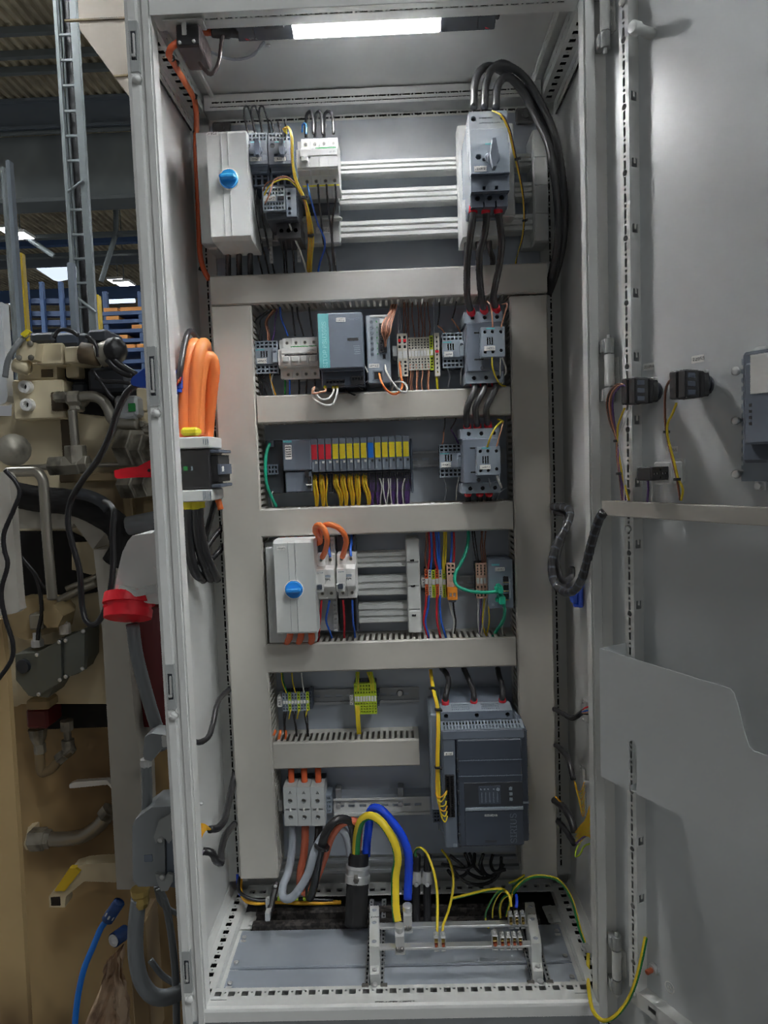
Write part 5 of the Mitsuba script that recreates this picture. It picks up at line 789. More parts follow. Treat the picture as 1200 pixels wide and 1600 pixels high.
# hose with clamp
h0, h1, h2 = fp(560.5, 1333, .115), fp(559, 1372, .13), fp(556, 1445, .155)
k = thing('cable_hose', 'wide black cable hose with a bright metal clamp at the bottom', 'hose'); part(k, 'hose_body', tube([h1, (h1 + h2) / 2, h2], .0235, 24), 'blackmatt', True); part(k, 'rim', lathe(h0, h1 - h0, [(0, .017), (-.001, .0215), (.008, .022), (.02, .0215), (.03, .021)], 28), 'cable_black', 40)
c = k; part(c, 'metal_clamp', lathe(fp(559.5, 1351, .12), h2 - h0, [(0, .0215), (0, .0255), (.006, .026), (.008, .0245), (.018, .0245), (.020, .0265), (.034, .0265), (.034, .023)], 28), 'steel', 40); part(c, 'clamp_screw', [screw(fp(556.5, 1375, .157), (0, -1, .1), .006, .004), rb(*(lambda q: (q[0] - .004, q[0] + .004, q[1] - .006, q[1] + .004, q[2] - .007, q[2] + .009))(fp(556.5, 1374, .15)), .001)], 'dark_steel')
for px, lab in ((650.5, 'left'), (667.5, 'right')):
    a, b, c_ = fp(px + 1, 1335, .09), fp(px, 1375, .10), fp(px, 1440, .12); k = thing('cable_gland', f'{lab} of the two thin black hoses with metal clamps at the bottom', 'hose'); part(k, 'hose_body', tube([a, b, c_], .0085, 14), 'cable_black', True); part(k, 'metal_clamp', lathe(fp(px, 1361, .098), c_ - a, [(0, .009), (0, .0105), (.012, .0105), (.014, .0118), (.024, .0118), (.026, .0095)], 18), 'steel', 40); part(k, 'clamp_screw', screw(fp(px, 1382, .115), (0, -1, 0), .005, .004), 'steel', True)
# thin earth wires to the bars
earth('earth_wire', 'thin yellow green wire arching down to the left pair of front bar clamps', q11((1000, 590, .12), (992, 570, .13), (1005, 545, .14), (1030, 540, .15), (1065, 570, .165), (1095, 640, .18), (1118, 720, .19), (1132, 830, .20), (1133, 1000, .225), (1130, 1110, .25)), .0028, off=5)
earth('earth_wire', 'second yellow wire from behind to the left pair of front bar clamps', [(690, 1328, .10), (702, 1345, .12), (708, 1370, .14), (707, 1395, .16), (700, 1425, .20), (692, 1448, .24), (691, 1464, .25)], .0026, off=4)
q12 = ck(700, 1340, 6)
for i, pts in enumerate((((30, 385), (200, 345), (400, 300), (520, 300), (575, 360), (590, 460)), ((350, 560), (360, 500), (410, 400), (470, 320), (520, 300)), ((415, 560), (420, 470), (460, 370), (500, 320), (530, 310)), ((490, 560), (485, 470), (505, 400), (540, 360), (575, 350)), ((545, 550), (560, 500), (590, 380), (620, 280), (720, 190)), ((380, 660), (355, 610), (350, 550)), ((570, 240), (640, 215), (720, 165)))):
    earth('earth_wire', ('yellow green wire running across behind the rear copper bar', 'first thin yellow wire from the left behind the rear bar', 'second thin yellow wire from the left behind the rear bar', 'thick yellow wire bending down behind the rear bar', 'yellow green wire going up to the right duct end', 'short yellow wire end under the rear bar', 'yellow wire end at the right duct end')[i], q12(*[(x, y, .17 + .012 * j if i < 4 else .16) for j, (x, y) in enumerate(pts)]), (.0030, .0018, .0018, .0028, .0028, .0022, .0026)[i], off=4)
wire('blue_wire', 'blue wire entering a clamp at the right end of the rear bar', q12((640, 350, .20), (645, 410, .215), (640, 470, .225)), .0030, 'cable_blue', None, 8)
earth('earth_wire', 'yellow green wire arching from the right clamps to the bolt on the side rail', q12((615, 330, .18), (660, 270, .20), (740, 200, .215), (850, 172, .225)) + [(870, 1374, .235), (884, 1388, .24), (895, 1410, .245), (901, 1432, .25), (906, 1452, .255), (910, 1464, .26), (913, 1472, .262)], .0032, off=4)
for i, pts in enumerate((((0, 10), (60, 130), (180, 235), (330, 250), (450, 190), (520, 60)), ((20, -20), (120, 60), (220, 160), (360, 190), (480, 120), (500, 0)), ((160, -40), (200, 90), (140, 170), (60, 180), (0, 120)), ((330, -30), (310, 60), (350, 150), (420, 190)), ((200, -40), (260, 100), (330, 160), (300, 60), (330, -30)), ((420, -30), (400, 60), (440, 130), (540, 110)), ((-60, 60), (60, 90), (160, 110), (240, 60), (250, -40)))):
    wire('black_cable', ('longest', 'second long', 'left curling', 'steep', 'tightly looped', 'right', 'upper left')[i] + ' black cable in the tangle under the soft starter', q12(*[(x, y, .10 + .02 * math.sin(i + j)) for j, (x, y) in enumerate(pts)]), .0036, 'cable_black', None, 8, 'cable')
# cables low at the left, under the upright duct
for i, (pts, r, m, lab) in enumerate((([(376, 1372, .04), (376, 1392, .06), (384, 1407, .08), (400, 1411, .09), (430, 1409, .08), (470, 1411, .07), (533, 1410, .06)], .0044, 'wire_amber', 'yellow'), ([(373, 1370, .05), (373, 1390, .07), (382, 1400, .09), (405, 1407, .09), (440, 1404, .08), (520, 1407, .06)], .0036, 'cable_black', 'black'), ([(371, 1366, .05), (372, 1385, .06), (376, 1400, .07)], .003, 'cable_blue', 'blue'))): wire('cable', f'{lab} cable curving out under the left upright duct', pts, r, m, None, 10, 'cable')
for i, x in enumerate((440, 460, 480)): solo('cable_end', ORD[i] + ' bright green cable end behind the drooping grey cable', 'cable end', cyl(fp(x - 6, 1404, .09), fp(x + 6, 1403.5, .09), .005, 12), 'lime', True, 'green cable ends')
# slanted black brackets under the left duct
k = thing('cable_bracket', 'slanted black bracket with bright tips under the left upright duct', 'bracket'); a, b = fp(432, 1380, .10), fp(418, 1437, .17); part(k, 'arm', [tube([a, b], .007, 8, True)], 'black'); part(k, 'tip', [rb(b[0] - .004, b[0] + .006, b[1] - .006, b[1] + .012, b[2] + .0, b[2] + .018, .001)], 'steel'); part(k, 'tip', (lambda q: rb(q[0] - .012, q[0] - .004, q[1] - .012, q[1] + .0, q[2] - .008, q[2] + .012, .001))((a + b) / 2), 'steel'); part(k, 'ring_bolt', lathe(fp(430.5, 1384, .115), (0, -1, 0), [(0, .004), (.003, .004), (.004, .002)], 12), 'steel', True)
# ------------------------------------------------------------------ cabinet lamp and its leads
ZL = 1.772
def lr(pts, z): return [(q[0], q[1]) for q in (atz(px, py, z) for px, py in pts)]
ll = thing('cabinet_lamp', 'black cabinet lamp with a bright white tube field under the roof', 'lamp')
lx0, lx1 = atz(370, 45, ZL)[0], atz(774, 25, ZL)[0]; ly0 = atz(570, 18, ZL)[1]
LT = math.radians(20)                                          # the lamp is swivelled towards the front
def _drop(w): d = np.array([0, ly0 + w * math.cos(LT), ZL - w * math.sin(LT)]) - CAM; return 800 - FPX * (d @ CU) / (d @ CF)
ly1 = ly0 + min(np.arange(.02, .09, .0005), key=lambda w: abs(_drop(w) - 57))
ex0, ex1 = atz(460, 45, ZL)[0], atz(686, 35, ZL)[0]
part(ll, 'housing', [rb(lx0, ex0, ly0, ly1, ZL, ZL + .020, .002), rb(ex1, lx1, ly0, ly1, ZL, ZL + .020, .002), rb(ex0, ex1, ly0, ly1, ZL + .006, ZL + .020, .001)], 'anthracite')
part(ll, 'end_joint', [rb(x - .001, x + .001, ly0 + .004, ly1 - .004, ZL - .0006, ZL + .001, .0003) for x in (lx0 + .03, lx1 - .03)], 'black', kind='stuff')
dk = part(ll, 'diffuser', rb(ex0 + .001, ex1 - .001, ly0 + .003, ly1 - .001, ZL - .001, ZL + .006, .001), 'white', label='glowing white diffuser'); scene[dk]['emitter'] = {'type': 'area', 'radiance': {'type': 'rgb', 'value': [LAMP_POWER, LAMP_POWER * .99, LAMP_POWER * .97]}}
part(ll, 'switch', [rb(lx0 + .050, lx0 + .075, ly0 + .012, ly0 + .022, ZL - .003, ZL + .001, .001), rb(lx0 + .077, lx0 + .084, ly0 + .014, ly0 + .020, ZL - .004, ZL + .001, .001)], 'black'); part(ll, 'socket_outline', [rb(lx0 + .012, lx0 + .034, ly0 + .006, ly0 + .008, ZL - .0008, ZL + .001, .0002), rb(lx0 + .032, lx0 + .034, ly0 + .008, ly0 + .018, ZL - .0008, ZL + .001, .0002)], 'plastgrey2')
def text_down(x, y, z, t, h, mat, key, mirror=False):
    m = meshkit.text_mesh(t, h, .0004); v = m.vertices.copy(); m.vertices = np.stack([x + v[:, 0], y - v[:, 1], z - v[:, 2]], 1); m.fix_normals(); return part(key, 'lettering', m, mat)
lb = part(ll, 'label_plate', rb(ex1 + .012, ex1 + .030, ly0 + .006, ly0 + .013, ZL - .0008, ZL + .001, .0002), 'white'); text_down(ex1 + .014, ly0 + .0115, ZL - .0008, '-14E1', .0042, 'ink', lb)
for x in (lx0 + .012, lx1 - .018): part(ll, 'red_mark', ext_z(Polygon([(x, ly1 - .008), (x + .008, ly1 - .004), (x + .002, ly1 - .004)]), ZL - .0005, ZL + .001), 'red')
text_down(lx0 + .019, ly1 - .0045, ZL, 'RITTAL', .003, 'plastgrey2', ll)
part(ll, 'end_clip', rb(lx1 - .004, lx1 + .006, ly0 + .018, ly0 + .028, ZL, ZL + .012, .002), 'black')
for key in [k_ for k_ in scene if k_.startswith(ll + '__')]: scene[key]['to_world'] = TR().translate([0, ly0, ZL]).rotate([1, 0, 0], -20).translate([0, -ly0, -ZL])
# plug and leads on the left
pa, pb_ = atz(330, 48, 1.765), atz(378, 52, 1.765)
k = thing('lamp_plug', 'round black plug joining the cables to the left end of the lamp', 'plug'); part(k, 'body', [lathe(pa, pb_ - pa, [(0, .008), (.002, .0105), (.03, .0105), (.033, .008), (.046, .008)], 18)], 'blackmatt', 40); part(k, 'upper_plug', rb(*(lambda a, b: (a[0], b[0], a[1] - .006, a[1] + .006, 1.768, 1.78, .002))(atz(352, 36, 1.77), atz(372, 36, 1.77))), 'blackmatt')
zw = lambda *pts: [atz(px, py, z) for px, py, z in pts]
cb = thing('door_switch', 'brown-black door switch block on the upper left corner rail', 'switch')
a0, a1 = atz(275, 40, 1.752), atz(312, 36, 1.752)
part(cb, 'body', rb(a0[0], a1[0], a0[1] - .004, a0[1] + .070, 1.715, 1.752, .003), 'boxbrown'); part(cb, 'plunger_slot', rb(*(lambda q: (q[0] - .004, q[0] + .004, a0[1] - .0065, a0[1] - .003, q[2] - .010, q[2] + .012, .003))(at(288, 46, a0[1] - .004))), 'wire_white'); part(cb, 'front_face', rb(a0[0] + .002, a1[0] - .002, a0[1] - .0055, a0[1] - .003, 1.718, 1.750, .002), 'black')
for px, py in ((281, 67), (303, 65)): q = at(px, py, a0[1] - .006); part(cb, 'screw', screw(q, (0, -1, 0), .003, .003), 'steel', True)
part(cb, 'mounting_plate', rb(a0[0] - .02, a1[0] + .006, a0[1] - .012, a0[1] + .02, 1.7535, 1.756, .0006), 'paint'); q = (a0[0] + .018, a0[1] + .0, 1.7535); part(cb, 'plate_screw', screw(q, (0, 0, -1), .0045, .002), 'sgrey_light', True)
oc = thing('orange_cable', 'orange cable running from the lamp plug down the rear left corner', 'cable')
P1 = [atz(330, 50, 1.765), atz(312, 51, 1.764)]; part(oc, 'sheath', tube(P1, .0055, 12, True), 'orange_dark', True)
P2 = [at(279, 66, .03), at(268, 74, .025), at(264, 84, .03), at(270, 96, .06), at(285, 122, .14), at(300, 148, .23), at(305, 162, .28), at(307, 185, .30), at(306, 230, .305), at(309, 300, .31), at(311, 360, .315), at(313, 400, .315), at(320, 425, .30), at(327, 437, .30)]
part(oc, 'sheath', tube(P2, .0056, 12), 'orange_dark', True)
for px, py, Y in ((267, 90, .04), (274, 98, .07), (303, 150, .24), (306, 207, .305), (308, 230, .305), (315, 420, .31)): q = at(px, py, Y); part(oc, 'cable_tie', lathe(q - [0, 0, .002], (0.1, .3, 1), [(0, .0064), (.004, .0064)], 14), 'black')
wire('lamp_lead', 'black lead looping from the upper lamp plug over to the round plug', zw((354, 36, 1.772), (340, 29, 1.772), (328, 32, 1.772), (323, 42, 1.77), (331, 50, 1.766)), .0032, 'cable_black', None, 8, 'cable', True)
wire('lamp_lead', 'brown-black lead hanging in a loop below the lamp plug to the door switch', [atz(350, 50, 1.765), at(346, 65, .06), at(344, 85, .05), at(339, 105, .05), at(329, 116, .05), at(319, 108, .055), at(312, 98, .06)], .0034, 'boxbrown', None, 8, 'cable', True)
wire('lamp_lead', 'thin grey lead curving along the roof behind the lamp', [atz(318, 74, 1.77), atz(335, 84, 1.785), atz(365, 93, 1.79), atz(392, 88, 1.79), atz(412, 66, 1.785)], .0026, 'wire_grey', None, 8, 'cable', True)
q = atz(419, 70, 1.794); solo('roof_screw', 'small screw in the roof right of the grey lead', 'screw', screw(q, (0, 0, -1), .0045, .004), 'steel', True)

# ------------------------------------------------------------------ breaker on the left side panel
YB = .115
b0, b1 = at(277, 703, YB), at(326, 702, YB); zb0, zb1 = at(325, 764, YB)[2], at(325, 701, YB)[2]; xr = b1[0]
k = thing('wall_breaker', 'black main breaker with grey terminal covers on the left side panel', 'circuit breaker')
part(k, 'body', rb(-.390, xr, YB, YB + .10, zb0, zb1, .002), 'black'); part(k, 'inner_body', [rb(xr - .01, xr + .014, YB + .012, YB + .10, zb0 + .012, zb1 - .012, .001)], 'blackmatt'); part(k, 'side_frame', [rb(xr, xr + .018, YB + .006, YB + .10, z0, z0 + .006, .001) for z0 in (zb0 + .002, zb1 - .008)] + [rb(xr + .012, xr + .018, YB + .01, YB + .1, (zb0 + zb1) / 2 - .012, (zb0 + zb1) / 2 + .008, .001)], 'sgrey_dark', kind='stuff'); part(k, 'small_label', rb(xr + .0178, xr + .0186, YB + .02, YB + .035, (zb0 + zb1) / 2 - .006, (zb0 + zb1) / 2 + .004, .0002), 'white')
part(k, 'upper_cover', rb(-.390, at(328, 690, YB)[0], YB - .006, YB + .09, zb1 + .001, at(325, 682, YB)[2], .002), 'plastgrey'); part(k, 'lower_cover', rb(-.390, at(331, 775, YB)[0], YB - .006, YB + .09, at(328, 783, YB)[2], zb0 - .001, .002), 'plastgrey')
for px, w_ in ((290, .008), (300, .003)): q = at(px, 732, YB); part(k, 'position_window', rb(q[0] - w_ / 2, q[0] + w_ / 2, YB - .001, YB + .001, q[2] - .004, q[2] + .004, .0003), 'wire_green' if w_ > .005 else 'sgrey_light')
for i in range(5): q = at(318 + 2.8 * i, 774, YB - .006); part(k, 'vent_slot', rb(q[0] - .0007, q[0] + .0007, YB - .0068, YB - .005, q[2] - .008, q[2] + .008, .0002), 'sgrey')
for i in range(3): q = at(318 + 3.4 * i, 690, YB - .006); part(k, 'vent_slot', rb(q[0] - .0007, q[0] + .0007, YB - .0068, YB - .005, q[2] - .006, q[2] + .005, .0002), 'sgrey')
L = lambda *pts: [at(px, py, Y) for px, py, Y in pts]
for i, (pts, lab, m) in enumerate(((L((290, 690, .14), (290, 640, .14), (292, 585, .145), (297, 550, .155), (304, 538, .17), (310, 548, .20), (312, 600, .23), (310, 700, .25)), 'left', 'orange'), (L((302, 690, .14), (303, 640, .14), (306, 590, .14), (313, 550, .15), (318, 538, .165), (321, 550, .20), (320, 620, .23), (318, 720, .25)), 'middle', 'orange'), (L((310, 680, .15), (310, 630, .15), (313, 590, .15), (320, 563, .155), (328, 558, .16), (333, 572, .165), (330, 610, .175), (326, 650, .185), (322, 700, .20)), 'right', 'orange'))):
    wire('heavy_orange_cable', f'{lab} one of the heavy orange cable loops above the black wall breaker', pts, .0128, m, None, 16, 'cable', True)
for a, b in ((290, 301.5),):
    q0, q1_ = at(297.5, 681, .128), at(298, 668, .128); solo('yellow_sleeve', 'yellow shrink sleeve on the orange cables above the black wall breaker', 'sleeve', rb(q1_[0] - .0165, q1_[0] + .0165, .114, .152, q0[2], q1_[2], .006), 'mod_yellow')
for i, (px, pts) in enumerate(((294, ((293, 786, .13), (294, 830, .13), (298, 870, .14), (306, 895, .16), (318, 905, .20))), (303, ((304, 786, .135), (306, 830, .135), (313, 865, .15), (322, 890, .17), (330, 905, .20))), (311, ((311, 784, .14), (313, 825, .14), (322, 865, .155), (332, 890, .18), (340, 905, .21))))):
    k = thing('heavy_black_cable', ('left', 'middle', 'right')[i] + ' heavy black cable hanging below the black wall breaker', 'cable'); P = L(*pts); part(k, 'sheath', tube(P, .0095 if i == 0 else .0085, 14), 'cable_black', True); part(k, 'yellow_sleeve', lathe(P[0] + [0, 0, .002], (0, 0, -1), [(0, .0112), (.013, .0112), (.014, .009)], 16), 'mod_yellow', 40)
for i, pts in enumerate((((340, 770, .20), (332, 800, .22), (322, 835, .24), (316, 860, .26)), ((352, 820, .30), (335, 838, .28), (322, 858, .26), (314, 885, .25)), ((352, 850, .30), (338, 866, .28), (325, 880, .27), (316, 905, .26)))): wire('black_cable', ('upper', 'middle', 'lower')[i] + ' slanted black cable behind the hanging cables at the left panel', L(*pts), .006, 'loom', None, 10, 'cable', True)
wire('orange_cable', 'small orange cable behind the lower grey cover of the wall breaker', L((336, 772, .21), (341, 782, .20), (345, 796, .2)), .006, 'orange', None, 10, 'cable', True)
q = atx(294, 878, -.389); k = thing('side_gland', 'pale cable gland with black lead on the left side panel', 'gland'); part(k, 'nut', lathe((-.391, q[1], q[2]), (1, 0, 0), [(0, .013), (.010, .013), (.011, .009), (.02, .008)], 8), 'plastgrey'); part(k, 'lead', tube([(-.372, q[1], q[2]), (-.366, q[1] + .01, q[2] - .004), (-.356, q[1] + .02, q[2] - .02), (-.350, q[1] + .03, q[2] - .034)], .0062, 10), 'loom', True)
# blue panel connectors, left and right
def blue_connector(lab, q, sx):
    k = thing('panel_connector', lab, 'connector'); part(k, 'flange', rb(q[0], q[0] - sx * .010, q[1] - .018, q[1] + .018, q[2] - .022, q[2] + .022, .002), 'connector_blue'); part(k, 'insert', rb(q[0] - sx * .010, q[0] - sx * .020, q[1] - .014, q[1] + .014, q[2] - .015, q[2] + .015, .002), 'socket_blue')
    for s in (-1, 1): part(k, 'latch', rb(q[0] - sx * .008, q[0] - sx * .018, q[1] - .016, q[1] - .004, q[2] + s * .018 - .003, q[2] + s * .018 + .003, .001), 'connector_blue')
    return k
q = atx(271, 597, -.389); blue_connector('blue connector on the left side panel beside the orange loops', q, -1)
ql = q; wire('loom_cable', 'black wrapped loom rising from the left blue connector behind the orange loops', L((278, 598, .12), (282, 575, .12), (287, 545, .14), (293, 522, .16), (300, 518, .19), (312, 540, .24)), .0058, 'loom', None, 10, 'cable', True)
for i, m in enumerate(('wire_red', 'wire_yellow', 'cable_black', 'wire_red')): wire('connector_wire', ('upper red', 'yellow', 'black', 'lower red')[i] + ' wire at the left blue connector', L((274, 604 - 3 * i, .128), (278 + i, 598 - i, .115), (282, 584, .12)), .0018, m, None, 6, 'wire', True)
q = atx(908, 930, .389); blue_connector('blue connector on the right side panel below the black loom', q, 1)
# right side looms
def loom(lab, pts, r):
    k = thing('loom_cable', lab, 'cable'); part(k, 'sheath', tube(pts, r, 12), 'loom', True); C = spline(pts); 
    step = max(1, int(.022 / np.linalg.norm(C[1] - C[0])))
    for i in range(2, len(C) - 2, step):
        d = C[i + 1] - C[i]; part(k, 'wrap_band', lathe(C[i], d, [(0, r * 1.04), (.0035, r * 1.04)], 12), 'sgrey_dark' if i % 2 else 'wire_grey' if False else 'sgrey_dark')
    return k
loom('black spiral-wrapped loom bulging from the right upright duct into the door duct', L((864, 792, .26), (884, 793, .22), (891, 800, .20), (886, 820, .18), (870, 850, .165), (862, 880, .155), (866, 910, .14), (882, 925, .11), (900, 920, .06), (914, 890, .02), (924, 850, -.01), (936, 812, -.035), (943, 800, -.045)), .0076)
wire('loom_cable', 'inner black cable running beside the spiral-wrapped loom', L((868, 800, .27), (884, 806, .23), (878, 840, .19), (870, 880, .17), (880, 908, .15), (893, 900, .17), (894, 888, .19)), .0062, 'loom', None, 10, 'cable', True)
for i, (pts, r, lab) in enumerate((( ((866, 1108, .27), (878, 1114, .24), (892, 1122, .21), (903, 1118, .18), (912, 1111, .16)), .0052, 'black cable crossing to the coloured wires on the right side panel'), (((868, 1164, .27), (876, 1170, .25), (886, 1182, .22), (891, 1197, .19), (896, 1218, .17)), .0056, 'black cable coming from the right upright duct to the upper yellow fan'), (((866, 1250, .27), (880, 1262, .24), (892, 1280, .20), (898, 1300, .18)), .0078, 'thick black cable coming from the right upright duct to the lower yellow bundle'), (((868, 1280, .28), (880, 1292, .25), (892, 1310, .22), (897, 1318, .2)), .006, 'lower black cable behind the thick one at the right upright duct'))): wire('loom_cable', lab, L(*pts), r, 'loom', None, 10, 'cable', True)
for i, m in enumerate(('wire_red', 'wire_white', 'wire_blue', 'wire_peach', 'cable_black')): wire('panel_wire', ('red', 'white', 'blue', 'peach', 'black')[i] + ' wire fanning out to the small socket on the right side panel', L((908, 1113, .165), (913, 1107 + 2.2 * i, .15), (919, 1104 + 3 * i, .145)), .0016, m, None, 6, 'wire', True)
X_R = .389
def side_socket(lab, px, py, hz, hy):
    q = atx(px, py, X_R + .002); k = thing('panel_socket', lab, 'socket'); part(k, 'frame', rb(q[0], q[0] - .006, q[1] - hy, q[1] + hy, q[2] - hz, q[2] + hz, .001), 'steel')
    for s in (-1, 1): part(k, 'screw', screw((q[0] - .006, q[1], q[2] + s * (hz - .004)), (-1, 0, 0), .003, .004), 'steel', True)
    return k
side_socket('small metal socket frame with coloured wires on the right side panel', 917, 1110, .022, .012); side_socket('tall metal socket frame behind the yellow wire fan on the right side panel', 913, 1235, .050, .012)
for i in range(10): wire('fan_wire', 'yellow wire of the fan between the black cable and the right side panel', L((897 + i * .3, 1220 + i * .4, .165), (900 + i * .6, 1232 + 2.5 * i, .15), (906 + i * .5, 1238 + 4.2 * i, .15), (913 + (i % 2), 1222 + 5 * i, .168)), .0010, 'wire_yellow' if i % 3 else 'wire_amber', 'upper yellow fan on the right side panel', 5, 'wire', True)
for i in range(14): wire('fan_wire', 'yellow wire of the thick bundle low on the right side panel', L((899 + (i % 5) * 2.2, 1301 + i * 1.3, .17), (907 + i * .5, 1290 + i * 1.4, .14), (914 + i * .45, 1282 + i * 1.9, .12), (922 + .3 * i, 1258 + i * 4.2, .115)), .0011, 'wire_yellow' if i % 3 else 'wire_amber', 'lower yellow bundle on the right side panel', 5, 'wire', True)
wire('fan_wire', 'violet wire under the lower yellow bundle on the right side panel', L((900, 1318, .17), (912, 1308, .14), (925, 1304, .115)), .0016, 'wire_violet', None, 6, 'wire', True); wire('fan_wire', 'yellow green loop hanging under the lower yellow bundle on the right side panel', L((906, 1318, .15), (900, 1328, .14), (899, 1338, .135), (905, 1336, .13), (913, 1322, .125), (923, 1318, .115)), .0018, 'lime', None, 6, 'wire', True)
wire('fan_wire', 'yellow wires leaving the right upright duct above the thick black cable', L((868, 1246, .27), (876, 1254, .25), (884, 1262, .24)), .003, 'wire_amber', None, 6, 'wire', True)
q = atx(921, 1222, X_R); solo('panel_bolt', 'small bright bolt on the right side panel beside the yellow fan', 'bolt', lathe(q, (-1, 0, 0), [(0, .004), (.012, .004), (.013, .003)], 12), 'steel', True)
# left side lower looms
for i, (pts, r, lab) in enumerate((( ((300, 1158, .09), (312, 1160, .10), (325, 1152, .12), (333, 1130, .15), (338, 1105, .18), (346, 1088, .24), (360, 1076, .28)), .0054, 'black loom rising from the left side panel behind the upright duct'), (((328, 1296, .10), (340, 1294, .12), (350, 1282, .15), (356, 1260, .20), (364, 1225, .27), (368, 1205, .29)), .0072, 'black loom going up from the orange wire fan on the left side panel'), (((318, 1330, .10), (330, 1332, .10), (338, 1345, .11), (345, 1348, .12), (346, 1330, .15), (352, 1306, .20), (366, 1288, .27)), .0072, 'black loom bending up from the violet wires on the left side panel'))): wire('loom_cable', lab, L(*pts), r, 'loom', None, 12, 'cable', True)
for i in range(9): wire('fan_wire', 'amber wire of the fan at the left side panel', L((329, 1296, .10), (320, 1292 + 1.2 * (i - 3), .085), (311, 1287 + 3.6 * i, .075)), .0015, 'wire_amber', 'amber fan on the left side panel', 5, 'wire', True)
for i in range(6): wire('fan_wire', 'violet or white wire of the small fan at the left side panel', L((322, 1330, .10), (316, 1328 + i, .09), (311, 1322 + 4 * i, .078)), .0016, 'wire_violet' if i % 2 else 'wire_white', 'violet fan on the left side panel', 5, 'wire', True)
q = atx(308, 1256, -.389); solo('panel_bolt', 'small bright bolt on the left side panel above the amber fan', 'bolt', lathe(q, (1, 0, 0), [(0, .004), (.008, .004), (.012, .002)], 12), 'steel', True)

# ------------------------------------------------------------------ earth and neutral bars on the floor
def crail(lab, x, y0, y1):
    k = thing('c_rail', lab, 'rail'); hs = unary_union([sbox(s - .0018, y - .004, s + .0018, y + .004) for s in (x - .0145, x + .0145) for y in np.arange(y0 + .01, y1 - .006, .0125)])
    part(k, 'rail_top', ext_z(sbox(x - .0185, y0, x + .0185, y1).difference(hs).difference(sbox(x - .009, y0 - 1, x + .009, y1 + 1)), .0255, .027), 'zinc_dull'); part(k, 'rail_body', [rb(x - .0185, x - .017, y0, y1, .0215, .0262, .0002), rb(x + .017, x + .0185, y0, y1, .0215, .0262, .0002), rb(x - .018, x + .018, y0, y1, .0205, .022, .0002)], 'anthracite'); return k
xl, xr2 = -.0470, .2615
crail('left dark perforated rail on the floor under the bar holder', xl - .002, .052, .335); crail('right dark perforated rail on the floor under the bar holder', xr2 + .006, .052, .30)
def holder(lab, x, dx):
    k = thing('bar_holder', lab, 'holder'); z1 = .092; yf = .083
    prof = Polygon([(.062, .0275), (.062, .052), (.066, .054), (yf, .054), (yf, z1), (.21, z1), (.214, z1 - .004), (.214, .04), (.20, .0275)])
    m = ext_x(prof, x - .0095, x + .0095); v = m.vertices; v[:, 0] += (v[:, 1] - yf) * dx; part(k, 'body', m, 'plastgrey')
    for y in (.098, .155, .195): q = (x + (y - yf) * dx, y, z1); part(k, 'plug', lathe(q, (0, 0, 1), [(-.002, .0048), (.0003, .0048), (.0004, .002)], 16), 'wire_grey', True)
    part(k, 'foot_bolt', screw((x, .072, .054), (0, 0, 1), .005, .003), 'steel', True); q = (x, .050, .040); part(k, 'foot_screw', screw(q, (0, 0, 1), .006, .004), 'steel', True); part(k, 'foot_clip', [rb(x - .024, x - .011, .045, .055, .034, .0415, .001), rb(x + .011, x + .024, .045, .055, .034, .0415, .001)], 'dark_steel', kind='stuff')
    m = meshkit.text_mesh('EATON', .004, .0003); v = m.vertices.copy(); m.vertices = np.stack([x + (.172 - yf) * dx - .007 + v[:, 0], .170 + v[:, 1], z1 + v[:, 2]], 1); part(k, 'lettering', m, 'ink'); return k
holder('left pale bar holder standing on the dark floor rail', xl, -.03); holder('right pale bar holder standing on the dark floor rail', xr2, .08)
yb1, yb2, zb = .152, .090, .0835
q = lambda px, py, z: atz(px, py, z)
bars = []
for y, lab in ((yb1, 'rear flat metal bar between the two pale holders'), (yb2, 'front flat metal bar between the two pale holders')): bars.append(solo('earth_bar', lab, 'busbar', rb(xl + .004, xr2 + (.004 if y > .1 else .0), y, y + .015, zb - .005, zb, .0006), 'steel'))
def clamp(lab, px, y, w, h, mat_in='copper'):
    x = atz(px, 1470, zb)[0] if False else at(px, 1450, y)[0]
    k = thing('bar_clamp', lab, 'clamp'); part(k, 'yoke', [rb(x - w / 2, x - w / 2 + .0012, y - .002, y + .016, zb - .008, zb + h, .0004), rb(x + w / 2 - .0012, x + w / 2, y - .002, y + .016, zb - .008, zb + h, .0004), rb(x - w / 2, x + w / 2, y - .002, y + .016, zb + h - .002, zb + h, .0005), rb(x - w / 2, x + w / 2, y - .0005, y + .016, zb - .009, zb - .0065, .0004)], 'steel')
    part(k, 'wire_end', cyl((x, y - .003, zb + .0045), (x, y + .02, zb + .0045), w * .32, 12), mat_in); part(k, 'pressure_plate', rb(x - w / 2 + .0014, x + w / 2 - .0014, y - .001, y + .015, zb + .009, zb + .011, .0004), 'brass')
    part(k, 'screw', lathe((x, y + .007, zb + h), (0, 0, 1), [(0, w * .36), (.005, w * .36), (.006, w * .28)], 12), 'steel', True); return k
for i, px in enumerate((681, 692)): clamp(('left', 'right')[i] + ' clamp of the near pair with copper ends on the front bar', px, yb2, .0088, .020)
for i, px in enumerate((773, 784.5, 794, 803.5, 812.5)): clamp(('first', 'second', 'third', 'fourth', 'last')[i] + ' clamp from the left of the five on the front bar', px, yb2, .011 if i == 0 else .0085, .022 if i == 0 else .018)
for i, px in enumerate((798.5, 808, 817.5)): clamp(('left', 'middle', 'right')[i] + ' clamp of the three at the right end of the rear bar', px, yb1, .0088, .019, 'brass')
